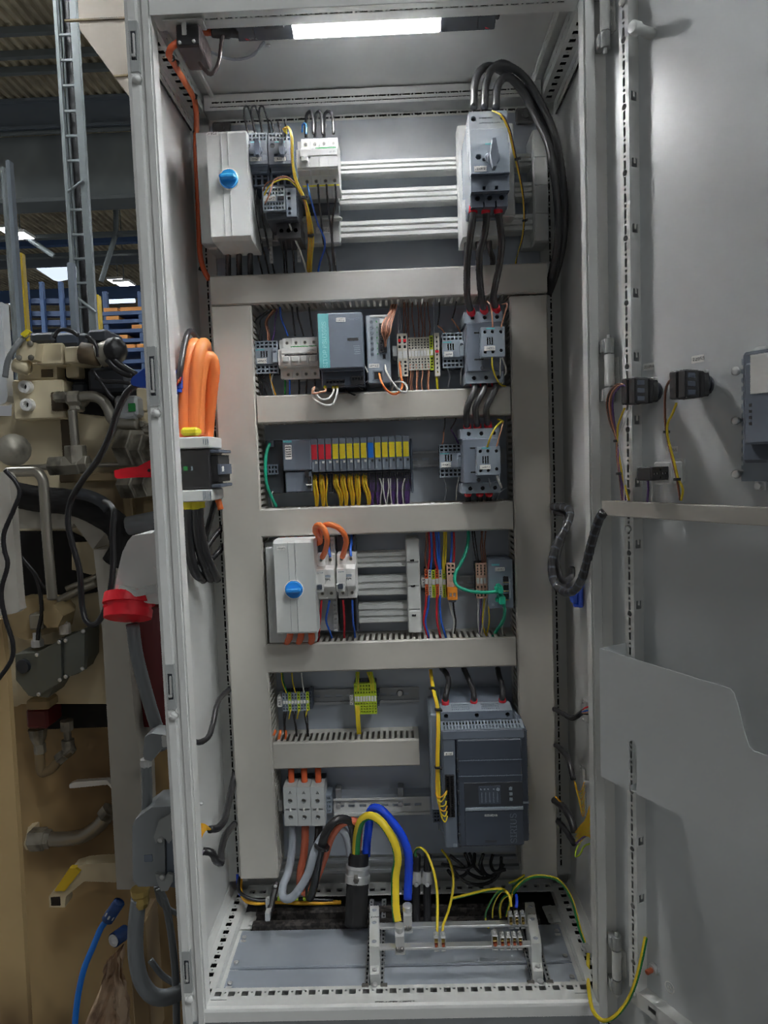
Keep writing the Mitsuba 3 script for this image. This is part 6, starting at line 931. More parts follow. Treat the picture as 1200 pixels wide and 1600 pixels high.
for px, y, lab in ((624, yb2, 'big steel earth clamp of the yellow cable on the front bar'), (637.5, yb1, 'big steel clamp of the blue cable on the rear bar')):
    x = at(px, 1450, y)[0]; k = thing('bar_clamp', lab, 'clamp'); part(k, 'bracket', ext_x(Polygon([(y - .006, zb + .001), (y + .012, zb + .001), (y + .012, zb + .032), (y + .008, zb + .036), (y + .004, zb + .032), (y - .002, zb + .024), (y - .006, zb + .006)]), x - .0085, x + .0085), 'steel'); part(k, 'cable_lug', lathe((x, y + .010, zb + .026), (0, -.15, 1), [(0, .0095), (.014, .0095), (.015, .008)], 16), 'steel', 40); part(k, 'knurled_bolt', [lathe((x + dx, y - .007, zb + .0015), (0, -.3, .5), [(0, .0036), (.005, .0036), (.006, .002)], 8) for dx in (-.005, .004)], 'dark_steel'); part(k, 'under_plate', rb(x - .010, x + .010, y - .006, y + .012, zb - .010, zb - .006, .0006), 'steel')
# bolt on the right bottom rail, wires leading to the door
qb = np.array([.366, .245, .041]); qb = atz(915, 1478, .045)
k = thing('earth_stud', 'bright earth bolt on the right bottom rail joining two yellow green cables', 'bolt'); part(k, 'bolt', lathe((qb[0], qb[1], .040), (0, 0, 1), [(0, .0095), (.003, .0095), (.003, .0075), (.009, .0075), (.009, .004), (.014, .004)], 14), 'steel'); part(k, 'lug', [rb(qb[0] - .006, qb[0] + .006, qb[1] + .004, qb[1] + .028, .047, .049, .0005)], 'steel'); part(k, 'lug', [rb(qb[0] - .004, qb[0] + .008, qb[1] - .028, qb[1] - .004, .049, .051, .0005)], 'steel')
dq = door_w(1009, 1465, .022)
earth('earth_cable', 'yellow green earth cable hanging in a loop from the cabinet to the door', [at(919, 1490, qb[1] - .03), at(919, 1520, qb[1] - .06), at(921, 1555, .0), at(927, 1580, -.03), at(940, 1594, -.05), at(958, 1590, -.07), at(978, 1568, -.08), at(993, 1535, -.09), at(1002, 1500, -.085), dq], .0034, world=True, off=6, n=12, cat_='cable')

# ------------------------------------------------------------------ things on the door
def dbox(s0, s1, t0, t1, z0, z1, c=.001): return in_door(rb(s0, s1, t0, t1, z0, z1, c))
def ddoor(px, py, t): return door_st(px, py, t)
s0, zA = ddoor(937, 804, .045); _, zB = ddoor(937, 783, .045)
k = thing('door_duct', 'narrow grey wiring duct across the door below the push button blocks', 'wiring duct')
sl = unary_union([sbox(-.03 + .0125 * i, .012, -.0255 + .0125 * i, .040) for i in range(52)])
m = ext_z(sbox(-.034, .022, .64, .044).difference(sl), zB - .0016, zB); part(k, 'slotted_wall', in_door(m), 'ductgrey'); part(k, 'slotted_wall', dbox(-.034, .64, .022, .044, zA, zA + .0016, .0003), 'ductgrey'); part(k, 'duct_cover', dbox(-.0345, .64, .043, .046, zA - .001, zB + .001, .001), 'ductgrey'); part(k, 'duct_back', dbox(-.034, .64, .0215, .023, zA, zB, .0004), 'ductgrey'); part(k, 'end_wall', dbox(-.0345, -.033, .022, .044, zA, zB, .0003), 'ductgrey')
def push_block(lab, sc, zc, ext=.030):
    k = thing('push_button_block', lab, 'push button'); part(k, 'mounting_ring', in_door(lathe((sc, 0, zc), (0, 1, 0), [(0, .0155), (.004, .0155), (.004, .013), (.012, .013)], 24)), 'anthracite', 40); part(k, 'collar', dbox(sc - .0145, sc + .0145, .008, .022, zc - .017, zc + .017, .002), 'black')
    part(k, 'holder', [dbox(sc - .015, sc + .015, .020, .030, zc - .019, zc + .019, .002), ], 'blackmatt'); part(k, 'contact_block', dbox(sc - .0145, sc - .0005, .030, .030 + ext, zc - .020, zc + .020, .002), 'black'); part(k, 'contact_block', dbox(sc + .0005, sc + .0145, .030, .030 + ext, zc - .020, zc + .020, .002), 'black')
    for z in (-.012, .0, .012): part(k, 'terminal_window', dbox(sc + .0135, sc + .0152, .040, .056, zc + z - .0035, zc + z + .0035, .0005), 'sgrey_dark')
    part(k, 'lock_lever', dbox(sc + .006, sc + .016, .012, .020, zc + .016, zc + .021, .001), 'plastgrey2'); return k
sa, za = ddoor(1015, 612, .012); sb, zb_ = ddoor(1093, 602, .012)
push_block('left black push button contact block on the inside of the door', sa, za); push_block('right black push button contact block on the inside of the door', sb, zb_)
for px, py, t, w_ in ((1013.5, 573, '-22054', 'above the left push button block'), (1090.5, 561, '-22053', 'above the right push button block'), (1050, 703, '-22S1', 'above the pale door connector')):
    s, z = ddoor(px, py, .0); k = thing('door_label', f'white label reading {t} {w_}', 'label'); part(k, 'plate', dbox(s - .0105, s + .0105, .0, .0007, z - .0055, z + .0055, .0002), 'white')
    m = meshkit.text_mesh(t, .0045, .0003); v = m.vertices; m.vertices = np.stack([s - (v[:, 0].max() + v[:, 0].min()) / 2 + v[:, 0] if False else s + (v[:, 0] - (v[:, 0].max() + v[:, 0].min()) / 2), .0007 + v[:, 2], z - .0022 + v[:, 1]], 1); part(k, 'lettering', in_door(m), 'ink')
s, z = ddoor(1055, 738, .0); k = thing('door_connector', 'pale connector with black terminal block on the door above the door duct', 'connector'); part(k, 'base', dbox(s - .016, s + .016, 0, .030, z - .017, z + .017, .002), 'white'); part(k, 'flange', dbox(s - .019, s + .019, 0, .004, z - .014, z + .021, .001), 'plastgrey'); bh_ = unary_union([Point(.036 + .006 * i, z + d).buffer(.0018, 4) for i, d in ((0, 0), (1, .0), (2, .006), (2, -.006), (3, 0), (4, 0))])
m = ext_x(sbox(.03, z - .010, .066, z + .010).difference(bh_), s + .010, s + .0125); part(k, 'terminal_block', [dbox(s - .0165, s + .010, .030, .066, z - .010, z + .010, .001), in_door(m)], 'black')
for i, d in ((0, 0), (1, .0), (3, 0), (4, 0)): part(k, 'terminal_screw', in_door(screw((s + .0105, .036 + .006 * i, z + d), (1, 0, 0), .0016, .001)), 'steel')
DW = lambda *pts: [door_w(px, py, t) for px, py, t in pts]
for i, (m, c) in enumerate((('wire_brown', 0), ('wire_peach', 3), ('wire_violet', 7), ('cable_black', 1.5), ('wire_brown', 5))):
    wire('door_wire', ('outer brown', 'peach', 'violet', 'black', 'inner brown')[i] + ' wire arching from the left push button block into the door duct', DW((977 + c * .5, 601 + c * .4, .058), (967 + c * .7, 600 + c * .3, .06), (953 + c, 612 + c * .4, .055), (948 + c * 1.3, 630, .05), (953 + c, 660, .045), (962 + c * .5, 684, .04), (964 + c * .4, 715, .037), (968 + c * .6, 745, .035), (972 + c * .8, 782, .032)), .0016, m, None, 6, 'wire', True)
for i, (m, pts) in enumerate((('wire_yellow', ((976, 638, .055), (970, 652, .05), (965, 668, .045), (966, 690, .04), (971, 735, .037), (978, 765, .034), (983, 782, .032))), ('wire_white', ((984, 636, .055), (976, 660, .05), (968, 680, .043), (968, 700, .04), (975, 740, .037), (976, 782, .032))), ('wire_violet', ((966, 690, .04), (968, 715, .038), (970, 745, .036), (974, 782, .032))))): wire('door_wire', ('yellow', 'white', 'second violet')[i] + ' wire below the left push button block', DW(*pts), .0017, m, None, 6, 'wire', True)
for i, (m, pts) in enumerate((('wire_brown', ((1054, 592, .058), (1046, 596, .058), (1040, 610, .05), (1039, 640, .045), (1041, 675, .04), (1050, 715, .036), (1058, 750, .035), (1063, 782, .032))), ('wire_yellow', ((1057, 630, .055), (1050, 648, .05), (1043, 662, .045), (1043, 680, .04), (1052, 716, .037), (1060, 748, .035), (1067, 765, .035), (1064, 782, .032))))): wire('door_wire', ('brown', 'yellow')[i] + ' wire from the right push button block down to the door duct', DW(*pts), .0019, m, None, 6, 'wire', True)
for i, (m, px) in enumerate((('wire_violet', 1012), ('wire_white', 1018))): wire('door_wire', ('dark', 'white')[i] + ' wire from the pale door connector into the door duct', DW((px, 748, .045), (px + 1, 762, .042), (px - .5, 784, .035)), .0017, m, None, 6, 'wire', True)
for px, py, w_ in ((963.5, 689, 'upper tie on the wires below the left push button block'), (967.5, 740, 'lower tie on the wires below the left push button block'), (1041.5, 675, 'upper tie on the wires below the right push button block'), (1058, 749, 'lower tie on the wires below the right push button block')):
    q = door_w(px, py, .038); k = thing('cable_tie', 'black ' + w_, 'cable tie'); part(k, 'strap', lathe(q - [0, 0, .002], (0, 0, 1), [(0, .0052), (.004, .0052)], 14), 'black')
# operator panel
s0, z1 = ddoor(1157, 561, .012); _, z0 = ddoor(1159, 752, .012); s1 = s0 + .30
k = thing('operator_panel', 'dark grey operator panel seen from behind, mounted in the door', 'panel'); bz = unary_union([sbox(s0 - .001, z, s0 + .003, z + .006) for z in np.arange(z0 + .01, z1 - .01, .012)])
part(k, 'metal_rim', in_door(ext_y(sbox(s0, z0, s1, z1).difference(bz), .010, 0)), 'sgrey_light'); part(k, 'rear_housing', dbox(s0 + .024, s1 - .02, .010, .045, z0 + .026, z1 + .004, .004), 'sgrey_dark'); part(k, 'raised_back', dbox(s0 + .034, s1 - .03, .045, .055, z0 + .05, z1 - .012, .004), 'sgrey'); part(k, 'name_plate', dbox(s0 + .044, s0 + .10, .055, .056, z0 + .115, z0 + .165, .0004), 'white')
for i in range(4): part(k, 'vent_slot', dbox(s0 + .042, s0 + .046, .0548, .0558, z0 + .075 + .008 * i, z0 + .079 + .008 * i, .0004), 'black')
for v in (.06, .50, .905): part(k, 'clamp_bolt', in_door(lathe((s0 - .004, .0, z0 + v * (z1 - z0)), (0, 1, 0), [(0, .0035), (.014, .0035), (.014, .0062), (.018, .0062), (.019, .004)], 12)), 'steel', True)
for s_, zq in ((s0 + .03, z1 + .006), (s0 + .03, z0 - .006)): part(k, 'clamp', [dbox(s_ - .008, s_ + .008, .0, .014, zq - .006, zq + .006), in_door(screw((s_, .014, zq), (0, 1, 0), .006, .006))], 'steel')
# ------------------------------------------------------------------ on the outside of the cabinet's left wall
qA, qB, qC, qD = ck(0, 0, 3.2), ck(0, 480, 4.286), ck(0, 740, 4), ck(0, 1060, 2.963)
def PX(Y, pts): return [at(px, py, Y) for px, py in pts]
def slab(Y, pts, th, c=None):
    """an upright plate or block whose front outline is given in picture positions at depth Y"""
    P = PX(Y, pts); return ext_y(Polygon([(p[0], p[2]) for p in P]), Y, Y + th)
def boxat(Y, L, T_, R_, B_, th, c=.004):
    m, n = (T_ + B_) / 2, (L + R_) / 2; return rb(at(L, m, Y)[0], at(R_, m, Y)[0], Y, Y + th, at(n, B_, Y)[2], at(n, T_, Y)[2], c)
def to_wall(key, px, T_, B_, Y, th, mat):
    """the box by which a fitting sits on the cabinet's outer left wall"""
    part(key, 'wall_mount', rb(at(px, (T_ + B_) / 2, Y)[0], -.3937, Y, Y + th, at(px, B_, Y)[2], at(px, T_, Y)[2], .003), mat)
k = thing('rotary_handle', 'red switch handle on the outside of the cabinet\'s left wall', 'handle'); h = slab(.12, ((178, 735), (196, 731), (215, 729), (232, 720), (262, 712), (262, 752), (236, 746), (215, 746), (183, 748), (179, 745)), .035)
part(k, 'grip', h, 'red'); part(k, 'pivot', lathe(at(233, 735, .12), (0, -1, 0), [(-.002, .003), (.0008, .003)], 12), 'black'); q = at(262, 732, .137); part(k, 'hub', lathe((-.395, q[1], q[2]), (-1, 0, 0), [(0, .034), (.012, .034), (.016, .028), (.03, .02)], 24), 'red', 40)
k = thing('wall_plug', 'blue plug hood on the outside of the cabinet\'s left wall', 'plug'); part(k, 'hood', slab(.12, ((204, 594), (207, 589), (226, 575), (250, 570), (250, 606), (209, 603), (205, 600)), .04), 'socket_blue'); to_wall(k, 246, 576, 604, .123, .034, 'anthracite')
wire('plug_cable', 'black cable hanging in a long loop from the blue plug in front of the machine', [at(214, 600, .14), at(200, 612, .16), at(185, 640, .2), at(172, 680, .25), at(155, 715, .3), at(128, 752, .38), at(110, 785, .42), at(106, 815, .42), at(113, 850, .42), at(124, 890, .42), at(129, 950, .42), at(136, 972, .41), at(148, 976, .41), at(160, 962, .42), at(172, 925, .42), at(177, 880, .43), at(176, 830, .44), at(178, 800, .45), at(172, 788, .48), at(163, 784, .55)], .0068, 'cable_black', None, 10, 'cable', True)
YS = .26
k = thing('wall_socket', 'white and red industrial power socket on the cabinet\'s outer left wall', 'socket')
part(k, 'housing', slab(YS, qC((828, 388), (950, 372), (985, 345), (1010, 350), (1040, 370), (1040, 818), (935, 812), (720, 762), (722, 690), (738, 600), (765, 490), (800, 420)), .11), 'white'); to_wall(k, 247, 834, 944, YS + .02, .09, 'plastgrey'); part(k, 'front_bevel', slab(YS - .018, qC((745, 700), (850, 730), (975, 690), (985, 745), (850, 770), (738, 735)), .02), 'plastgrey'); part(k, 'back_box', slab(YS + .01, qC((965, 370), (1120, 350), (1120, 830), (965, 815)), .12), 'plastgrey')
part(k, 'red_collar', [lathe(at(203, 928, YS + .03), at(198, 985, YS + .0) - at(203, 928, YS + .03), [(0, .052), (.022, .054), (.022, .047), (.034, .046), (.034, .050), (.052, .049), (.054, .044)], 32)], 'red', 35); part(k, 'collar_lug', slab(YS - .01, qC((640, 828), (662, 812), (690, 835), (690, 870), (665, 858)), .02), 'red')
part(k, 'side_lug', slab(YS - .004, qC((955, 580), (975, 600), (985, 625), (965, 620)), .006), 'white')
wire('socket_cable', 'thick dark cable leaving the red socket downwards', [at(207, 975, .29), at(213, 1020, .29), at(228, 1080, .29), at(246, 1140, .28), at(256, 1170, .28)], .014, 'cable_grey', None, 14, 'cable', True)
k = thing('grey_connector', 'small grey angled connector on the cabinet\'s outer left wall', 'connector'); part(k, 'hood', slab(.22, qD((670, 270), (700, 255), (760, 262), (800, 270), (800, 320), (740, 330), (720, 365), (700, 385), (668, 375), (662, 350)), .05), 'grey_alu'); part(k, 'gland', lathe(at(228, 1186, .245), (-.03, 0, -1), [(0, .012), (.012, .013), (.02, .009)], 8), 'steel'); to_wall(k, 256, 1150, 1170, .222, .045, 'grey_alu'); part(k, 'bolt_strip', boxat(.215, 252, 1150, 262, 1168, .01, .002), 'steel'); part(k, 'lead', tube([at(228, 1192, .245), at(230, 1230, .245), at(229, 1276, .245)], .011, 12), 'cable_grey', True)
k = thing('hood_connector', 'big grey multi-pole connector hood with two locking levers', 'connector'); part(k, 'hood', slab(.20, qD((612, 690), (625, 655), (700, 598), (800, 592), (800, 640), (760, 660), (765, 962), (640, 965), (615, 935)), .08), 'grey_alu'); part(k, 'wall_base', slab(.205, qD((772, 640), (860, 600), (860, 980), (772, 962)), .075), 'sgrey')
for pts in (((735, 660), (800, 620), (790, 700), (798, 745), (780, 765), (765, 742), (740, 742), (722, 765), (712, 735)), ((718, 905), (745, 910), (755, 930), (775, 905), (800, 910), (800, 940), (775, 985), (745, 985), (728, 945))): part(k, 'locking_lever', slab(.192, qD(*pts), .008), 'hinge_grey')
for px, py in ((251, 1312), (254, 1370)): part(k, 'pivot', lathe(at(px, py, .192), (0, -1, 0), [(-.001, .006), (.004, .006), (.005, .003)], 12), 'steel', True)
to_wall(k, 268, 1270, 1384, .208, .07, 'sgrey'); part(k, 'cast_mark', [boxat(.1985, 225, 1336, 238, 1347, .002, .0005)], 'sgrey'); part(k, 'gland', lathe(at(219, 1388, .24), (0, 0, -1), [(0, .020), (.012, .020), (.016, .017), (.03, .018), (.04, .015)], 10), 'brass')
wire('connector_cable', 'thick grey cable sweeping from the big grey connector to the cabinet foot', [at(217, 1402, .24), at(212, 1450, .24), at(213, 1500, .24), at(222, 1535, .24), at(240, 1556, .24), (at(262, 1558, .25)), at(290, 1545, .27)], .0165, 'cable_grey', None, 16, 'cable', True)
for i, (pts, r) in enumerate((((( 248, 1388, .27), (258, 1410, .27), (266, 1450, .27), (274, 1520, .27), (276, 1600, .27)), .008), ((( 244, 1385, .28), (252, 1410, .28), (270, 1424, .28), (284, 1430, .28)), .006), (((235, 1500, .3), (255, 1525, .3), (280, 1540, .3)), .007))): wire('thin_cable', ('thin grey cable hanging straight down', 'short thin grey cable crossing', 'thin pale cable slanting')[i] + ' beside the big grey connector', [at(*q) for q in pts], r, 'cable_grey', None, 10, 'cable', True)

# ------------------------------------------------------------------ the machine behind
YM = .95
mach = thing('machine', 'large worn beige hydraulic machine left of the cabinet', 'machine')
part(mach, 'body', [slab(YM, ((20, 594), (92, 590), (105, 600), (106, 640), (240, 648), (330, 650), (330, 1100), (-60, 1100), (-60, 650), (18, 650)), 1.4)], 'machine')
part(mach, 'lower_plate', slab(YM + .10, ((-60, 1060), (330, 1060), (330, 1720), (-60, 1720)), .8), 'machine_plate', label='stained beige lower plate')
part(mach, 'corner_plate', slab(.62, ((-80, 975), (2, 968), (12, 1060), (28, 1300), (46, 1620), (50, 1700), (-80, 1700)), .02), 'machine_plate', label='beige corner plate with chipped edge')
part(mach, 'manifold', [boxat(YM - .06, 26, 566, 88, 594, .3), boxat(YM - .075, 20, 594, 100, 655, .2)], 'machine'); part(mach, 'valve_body', boxat(YM - .10, 56, 536, 98, 570, .25), 'machine'); part(mach, 'valve_body', boxat(YM - .12, 100, 541, 132, 567, .25), 'machine'); part(mach, 'valve_body', boxat(YM - .05, 102, 568, 122, 590, .2), 'machine'); part(mach, 'end_flange', slab(YM - .14, ((27, 535), (36, 532), (57, 536), (54, 562), (30, 564), (25, 556)), .05), 'machine')
for px, py in ((30, 539), (48, 537), (30, 559), (49, 559)): part(mach, 'flange_bolt', screw(at(px, py, YM - .14), (0, -1, 0), .008, .006), 'hydraulic', True)
for px, py in ((43, 605), (46, 633)): b = part(mach, 'round_boss', lathe(at(px, py, YM - .075), (0, -1, 0), [(0, .019), (.02, .018), (.022, .009), (.010, .008)], 20), 'white', 40, label='pale round boss'); part(b, 'bolt', lathe(at(px, py, YM - .086), (0, -1, 0), [(0, .008), (.002, .008)], 12), 'black')
part(mach, 'rod_end', cyl(at(24, 570, YM - .12), at(45, 576, YM - .12), .021, 16), 'machine', True); part(mach, 'panel_plate', boxat(YM - .064, 64, 577, 82, 589, .01, .001), 'machine_dark')
for i, (L, T_, R_, B_) in enumerate(((45, 519, 84, 536), (84, 519, 124, 540), (136, 514, 168, 536), (120, 520, 138, 541))): part(mach, 'solenoid', boxat(YM - .10 + .01 * (i % 2), L, T_, R_, B_, .12, .008), 'anthracite' if i != 1 else 'sgrey_dark')
part(mach, 'cylinder_end', [cyl(at(128, 551, YM - .12), at(156, 556, YM - .12), .03, 20)], 'machine_dark', True); part(mach, 'shaft', cyl(at(156, 556, YM - .12), at(178, 548, YM - .12), .034, 20), 'hydraulic', True); part(mach, 'black_knob', lathe(at(171, 548, YM - .13), (1, -.3, 0), [(0, .026), (.01, .036), (.03, .036), (.04, .028), (.05, .01)], 20), 'black', True)
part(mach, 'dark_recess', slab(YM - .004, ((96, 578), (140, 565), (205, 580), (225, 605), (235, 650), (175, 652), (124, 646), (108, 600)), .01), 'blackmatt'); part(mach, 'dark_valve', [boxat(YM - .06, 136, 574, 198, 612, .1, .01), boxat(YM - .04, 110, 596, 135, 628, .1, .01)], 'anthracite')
part(mach, 'silver_valve', [boxat(YM - .10, 178, 618, 214, 652, .08, .008), cyl(at(186, 655, YM - .09), at(212, 650, YM - .09), .018, 14)], 'zinc_dull'); part(mach, 'green_tag', boxat(YM - .106, 200, 630, 211, 643, .006, .001), 'wire_green')
part(mach, 'beige_block', [boxat(YM - .05, 213, 605, 262, 642, .1), boxat(YM - .045, 215, 643, 262, 662, .1)], 'machine')
def pipe(lab_part, pts, r, mat='pipe', Y=None): return part(mach, lab_part, tube([at(*q) for q in pts], r, 12), mat, True)
def nut(px, py, Y, axis, r, l, mat='hydraulic'): a = np.array(axis, float); a /= np.linalg.norm(a); return part(mach, 'hex_nut', lathe(at(px, py, Y) - a * l / 2, a, [(0, r * .92), (.003, r), (l - .003, r), (l, r * .92)], 6), mat)
Yp = YM - .12
part(mach, 'elbow_fitting', [boxat(Yp, 80, 611, 103, 628, .06, .008), boxat(Yp - .01, 98, 610, 126, 634, .07, .012), boxat(Yp, 106, 630, 123, 643, .05, .008)], 'hydraulic'); part(mach, 'fitting_plate', boxat(YM - .085, 79, 612, 100, 642, .03), 'machine_dark')
pipe('pipe', ((113, 640, Yp), (117, 690, Yp), (119, 730, Yp)), .0125); nut(118.5, 711, Yp, (0, 0, 1), .03, .055); nut(119, 724, Yp, (0, 0, 1), .022, .03)
pipe('pipe', ((125, 620, Yp), (148, 620, Yp), (162, 628, Yp), (170, 642, Yp), (176, 656, Yp), (190, 662, Yp), (215, 663, Yp)), .0155); pipe('pipe', ((30, 732, Yp), (85, 729, Yp)), .009); pipe('pipe', ((135, 727, Yp), (215, 725, Yp), (240, 724, Yp)), .007); nut(91, 728, Yp, (1, 0, .03), .030, .045); nut(112, 727, Yp, (1, 0, .03), .030, .055); nut(127, 725, Yp, (1, 0, .03), .026, .045)
for px, py, r in ((205, 700, .058), (222, 704, .052), (238, 704, .045)): nut(px, py, YM - .12, (1, -.3, 0), r, .05)
for px, py, r in ((206, 757, .045), (225, 756, .042)): nut(px, py, YM - .10, (1, -.3, 0), r, .05)
for i, (px, py) in enumerate(((178, 668), (190, 672), (202, 668), (215, 664), (228, 672), (186, 680), (205, 684))): part(mach, 'dark_fitting', boxat(YM - .09 - .01 * (i % 3), px - 9, py - 7, px + 9, py + 7, .06, .012), 'hydraulic')
part(mach, 'pressure_cap', lathe(at(20, 704, YM - .12), (.6, -1, 0), [(0, .03), (.02, .045), (.05, .046), (.06, .036), (.07, .01)], 18), 'hydraulic', 40)
part(mach, 'rib', [boxat(YM - .02, 95, 645, 112, 720, .03, .004)], 'machine_dark'); part(mach, 'crossbar', boxat(YM - .02, 92, 738, 245, 752, .04, .004), 'machine_dark'); part(mach, 'post', boxat(YM - .03, 192, 760, 206, 815, .04, .004), 'machine_dark'); part(mach, 'lower_valve', boxat(YM - .05, 222, 783, 250, 812, .06, .006), 'machine_dark')
pipe('pipe', ((200, 822, .7), (250, 812, .7)), .026, 'cable_grey')
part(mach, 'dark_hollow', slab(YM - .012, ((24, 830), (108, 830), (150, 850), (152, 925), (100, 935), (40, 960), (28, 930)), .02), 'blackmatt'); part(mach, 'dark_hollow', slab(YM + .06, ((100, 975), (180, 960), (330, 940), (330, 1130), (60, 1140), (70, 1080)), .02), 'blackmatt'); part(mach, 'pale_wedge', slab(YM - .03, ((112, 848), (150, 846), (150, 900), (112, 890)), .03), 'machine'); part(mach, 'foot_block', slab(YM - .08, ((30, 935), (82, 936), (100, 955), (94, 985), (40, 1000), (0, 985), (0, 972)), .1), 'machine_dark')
pipe('pipe', ((92, 938, YM - .1), (125, 922, YM - .1), (152, 910, YM - .1)), .012); pipe('pipe', ((104, 920, YM - .1), (152, 900, YM - .1)), .008)
wire('machine_cable', 'thin dark cable with white ties hanging in the dark hollow of the machine', [at(30, 868, .8), at(50, 890, .8), at(58, 905, .8), at(64, 935, .8), at(65, 960, .8), at(60, 985, .8), at(59, 1000, .8)], .006, 'cable_black', None, 8, 'cable', True)
wire('machine_cable', 'thin dark cable running diagonally in the dark hollow of the machine', [at(34, 870, .8), at(55, 895, .8), at(68, 915, .8), at(76, 922, .8)], .006, 'cable_black', None, 8, 'cable', True)
# black hose and grey pipe in front
wire('black_hose', 'thick black hose sloping down towards the grey cable trunking', [at(10, 770, .75), at(60, 780, .75), at(110, 785, .75), at(150, 800, .75), at(185, 825, .75), at(192, 855, .75), at(180, 880, .75)], .036, 'blackmatt', None, 16, 'hose', True)
wire('black_hose', 'second black hose with fitting above the grey cable trunking', [at(118, 770, .70), at(140, 775, .70), at(162, 786, .68), at(170, 795, .68)], .016, 'anthracite', None, 12, 'hose', True)
wire('bent_pipe', 'bent bare metal pipe standing in front of the machine at the far left', [at(10, 738, .66), at(40, 737, .66), at(58, 738, .66), at(66, 748, .66), at(69, 770, .66), at(73, 830, .66), at(78, 890, .66), at(82, 935, .68)], .0135, 'pipe', None, 14, 'pipe', True)
wire('thin_cable', 'thin black cable swinging down along the left edge', [at(8, 735, .45), at(24, 752, .45), at(31, 768, .45), at(22, 795, .45), at(6, 835, .45), at(7, 860, .45), at(12, 880, .45), at(2, 925, .45), at(8, 965, .45), at(20, 1005, .45), at(19, 1028, .45), at(0, 1058, .45), at(-20, 1080, .45)], .0055, 'cable_black', None, 8, 'cable', True)
k = thing('machine_guard', 'pale machine guard panel at the left edge', 'guard'); part(k, 'panel', slab(.52, ((-90, 738), (10, 738), (15, 745), (22, 850), (30, 945), (32, 953), (25, 958), (-90, 978)), .03), 'conduit_grey')
k = thing('trunking', 'worn grey cable trunking bent from horizontal to vertical', 'cable trunking'); Yt = .78
part(k, 'horizontal_channel', slab(Yt, qC((85, 190), (405, 190), (480, 195), (520, 225), (470, 290), (440, 345), (90, 345)), .12), 'conduit_grey'); part(k, 'bend', slab(Yt - .005, qC((480, 195), (520, 228), (665, 365), (580, 472), (455, 300)), .12), 'conduit_grey'); part(k, 'vertical_channel', slab(Yt - .01, qC((584, 475), (680, 475), (735, 760), (790, 960), (850, 1610), (870, 1700), (905, 2600), (730, 2600), (640, 1000), (600, 620)), .12), 'conduit_grey'); part(k, 'cover_edge', slab(Yt - .012, qC((520, 222), (530, 212), (680, 352), (668, 364)), .02), 'plastgrey'); part(k, 'lid_strip', slab(Yt - .012, qC((90, 170), (405, 170), (405, 192), (90, 192)), .02), 'plastgrey'); part(k, 'wing_nut', boxat(Yt - .03, 164, 868, 186, 880, .02, .006), 'anthracite')
# limit switches
for i, (pts, pts2, lab) in enumerate((((( 95, 1130), (225, 1120), (380, 1040), (390, 1240), (330, 1350), (300, 1400), (180, 1390), (100, 1290)), ((225, 1120), (380, 1040), (385, 1300), (235, 1390)), 'left dark grey switch box with a round screw cap low on the machine'), (((360, 1040), (405, 1030), (530, 970), (530, 1170), (490, 1250), (400, 1280), (365, 1240)), ((405, 1030), (530, 972), (525, 1230), (405, 1280)), 'right dark grey switch box low on the machine'))):
    k = thing('switch_box', lab, 'switch box'); part(k, 'body', slab(.80, qC(*pts), .1), 'switch_grey'); part(k, 'cover', slab(.785, qC(*pts2), .02), 'switch_grey')
    for a, b in ((pts2[0], pts2[1]), (pts2[3], pts2[2])):
        for c in (a, b): (px, py), = qC(c); part(k, 'cover_screw', screw(at(px + (2 if c is a else -2), py + (3 if a is pts2[0] else -3), .785), (0, -1, 0), .006, .005), 'steel', True)
    if i == 0: part(k, 'screw_cap', lathe(at(39, 1040, .80), (-.2, -1, 0), [(0, .02), (.012, .02), (.013, .012)], 18), 'anthracite', 40); part(k, 'cable_entry', lathe(at(59, 1010, .83), (0, 0, 1), [(0, .018), (.02, .018), (.022, .012), (.04, .012)], 8), 'steel')
    else: part(k, 'cable_entry', lathe(at(102, 990, .83), (0, 0, 1), [(0, .016), (.03, .016), (.032, .008), (.05, .008)], 12), 'conduit_grey'); 
Yl = YM + .03
part(mach, 'metal_block', boxat(Yl - .15, 45, 960, 66, 984, .1), 'hydraulic'); part(mach, 'perforated_block', slab(.78, qC((270, 860), (330, 820), (395, 890), (360, 960), (300, 965), (272, 940)), .08), 'machine_dark')
bv = thing('brown_valve', 'rusty brown valve under the left switch box', 'valve'); part(bv, 'body', [boxat(Yl - .08, 40, 1108, 74, 1140, .1, .008)], 'maroon'); part(bv, 'top_band', boxat(Yl - .09, 40, 1094, 76, 1110, .1, .006), 'machine_dark'); part(bv, 'nose', lathe(at(59, 1138, Yl - .03), (0, 0, -1), [(0, .028), (.03, .024), (.05, .016), (.06, .014)], 12), 'hydraulic')
part(mach, 'hex_nut', lathe(at(62, 1162, Yl - .03), (0, 0, -1), [(0, .018), (.03, .018)], 6), 'hydraulic'); pipe('pipe', ((62, 1165, Yl - .03), (63, 1195, Yl - .03), (66, 1207, Yl - .03), (78, 1203, Yl - .03), (95, 1186, Yl - .03), (112, 1172, Yl - .03)), .0145, 'machine_dark'); nut(97, 1182, Yl - .03, (1, 0, .75), .02, .03); nut(108, 1172, Yl - .03, (1, 0, .75), .018, .03)
part(mach, 'hex_nut', lathe(at(104, 1126, Yl - .03), (0, 0, -1), [(0, .02), (.03, .02), (.031, .012), (.06, .012), (.061, .02), (.09, .02)], 8), 'hydraulic')
part(mach, 'flat_lever', slab(Yl + .02, qD((320, 492), (345, 480), (495, 470), (525, 510), (525, 520), (498, 492), (340, 508), (322, 508)), .02), 'white'); part(mach, 'bracket_lug', slab(Yl + .03, qD((42, 80), (75, 68), (110, 65), (112, 105), (80, 130), (52, 132)), .03), 'machine')
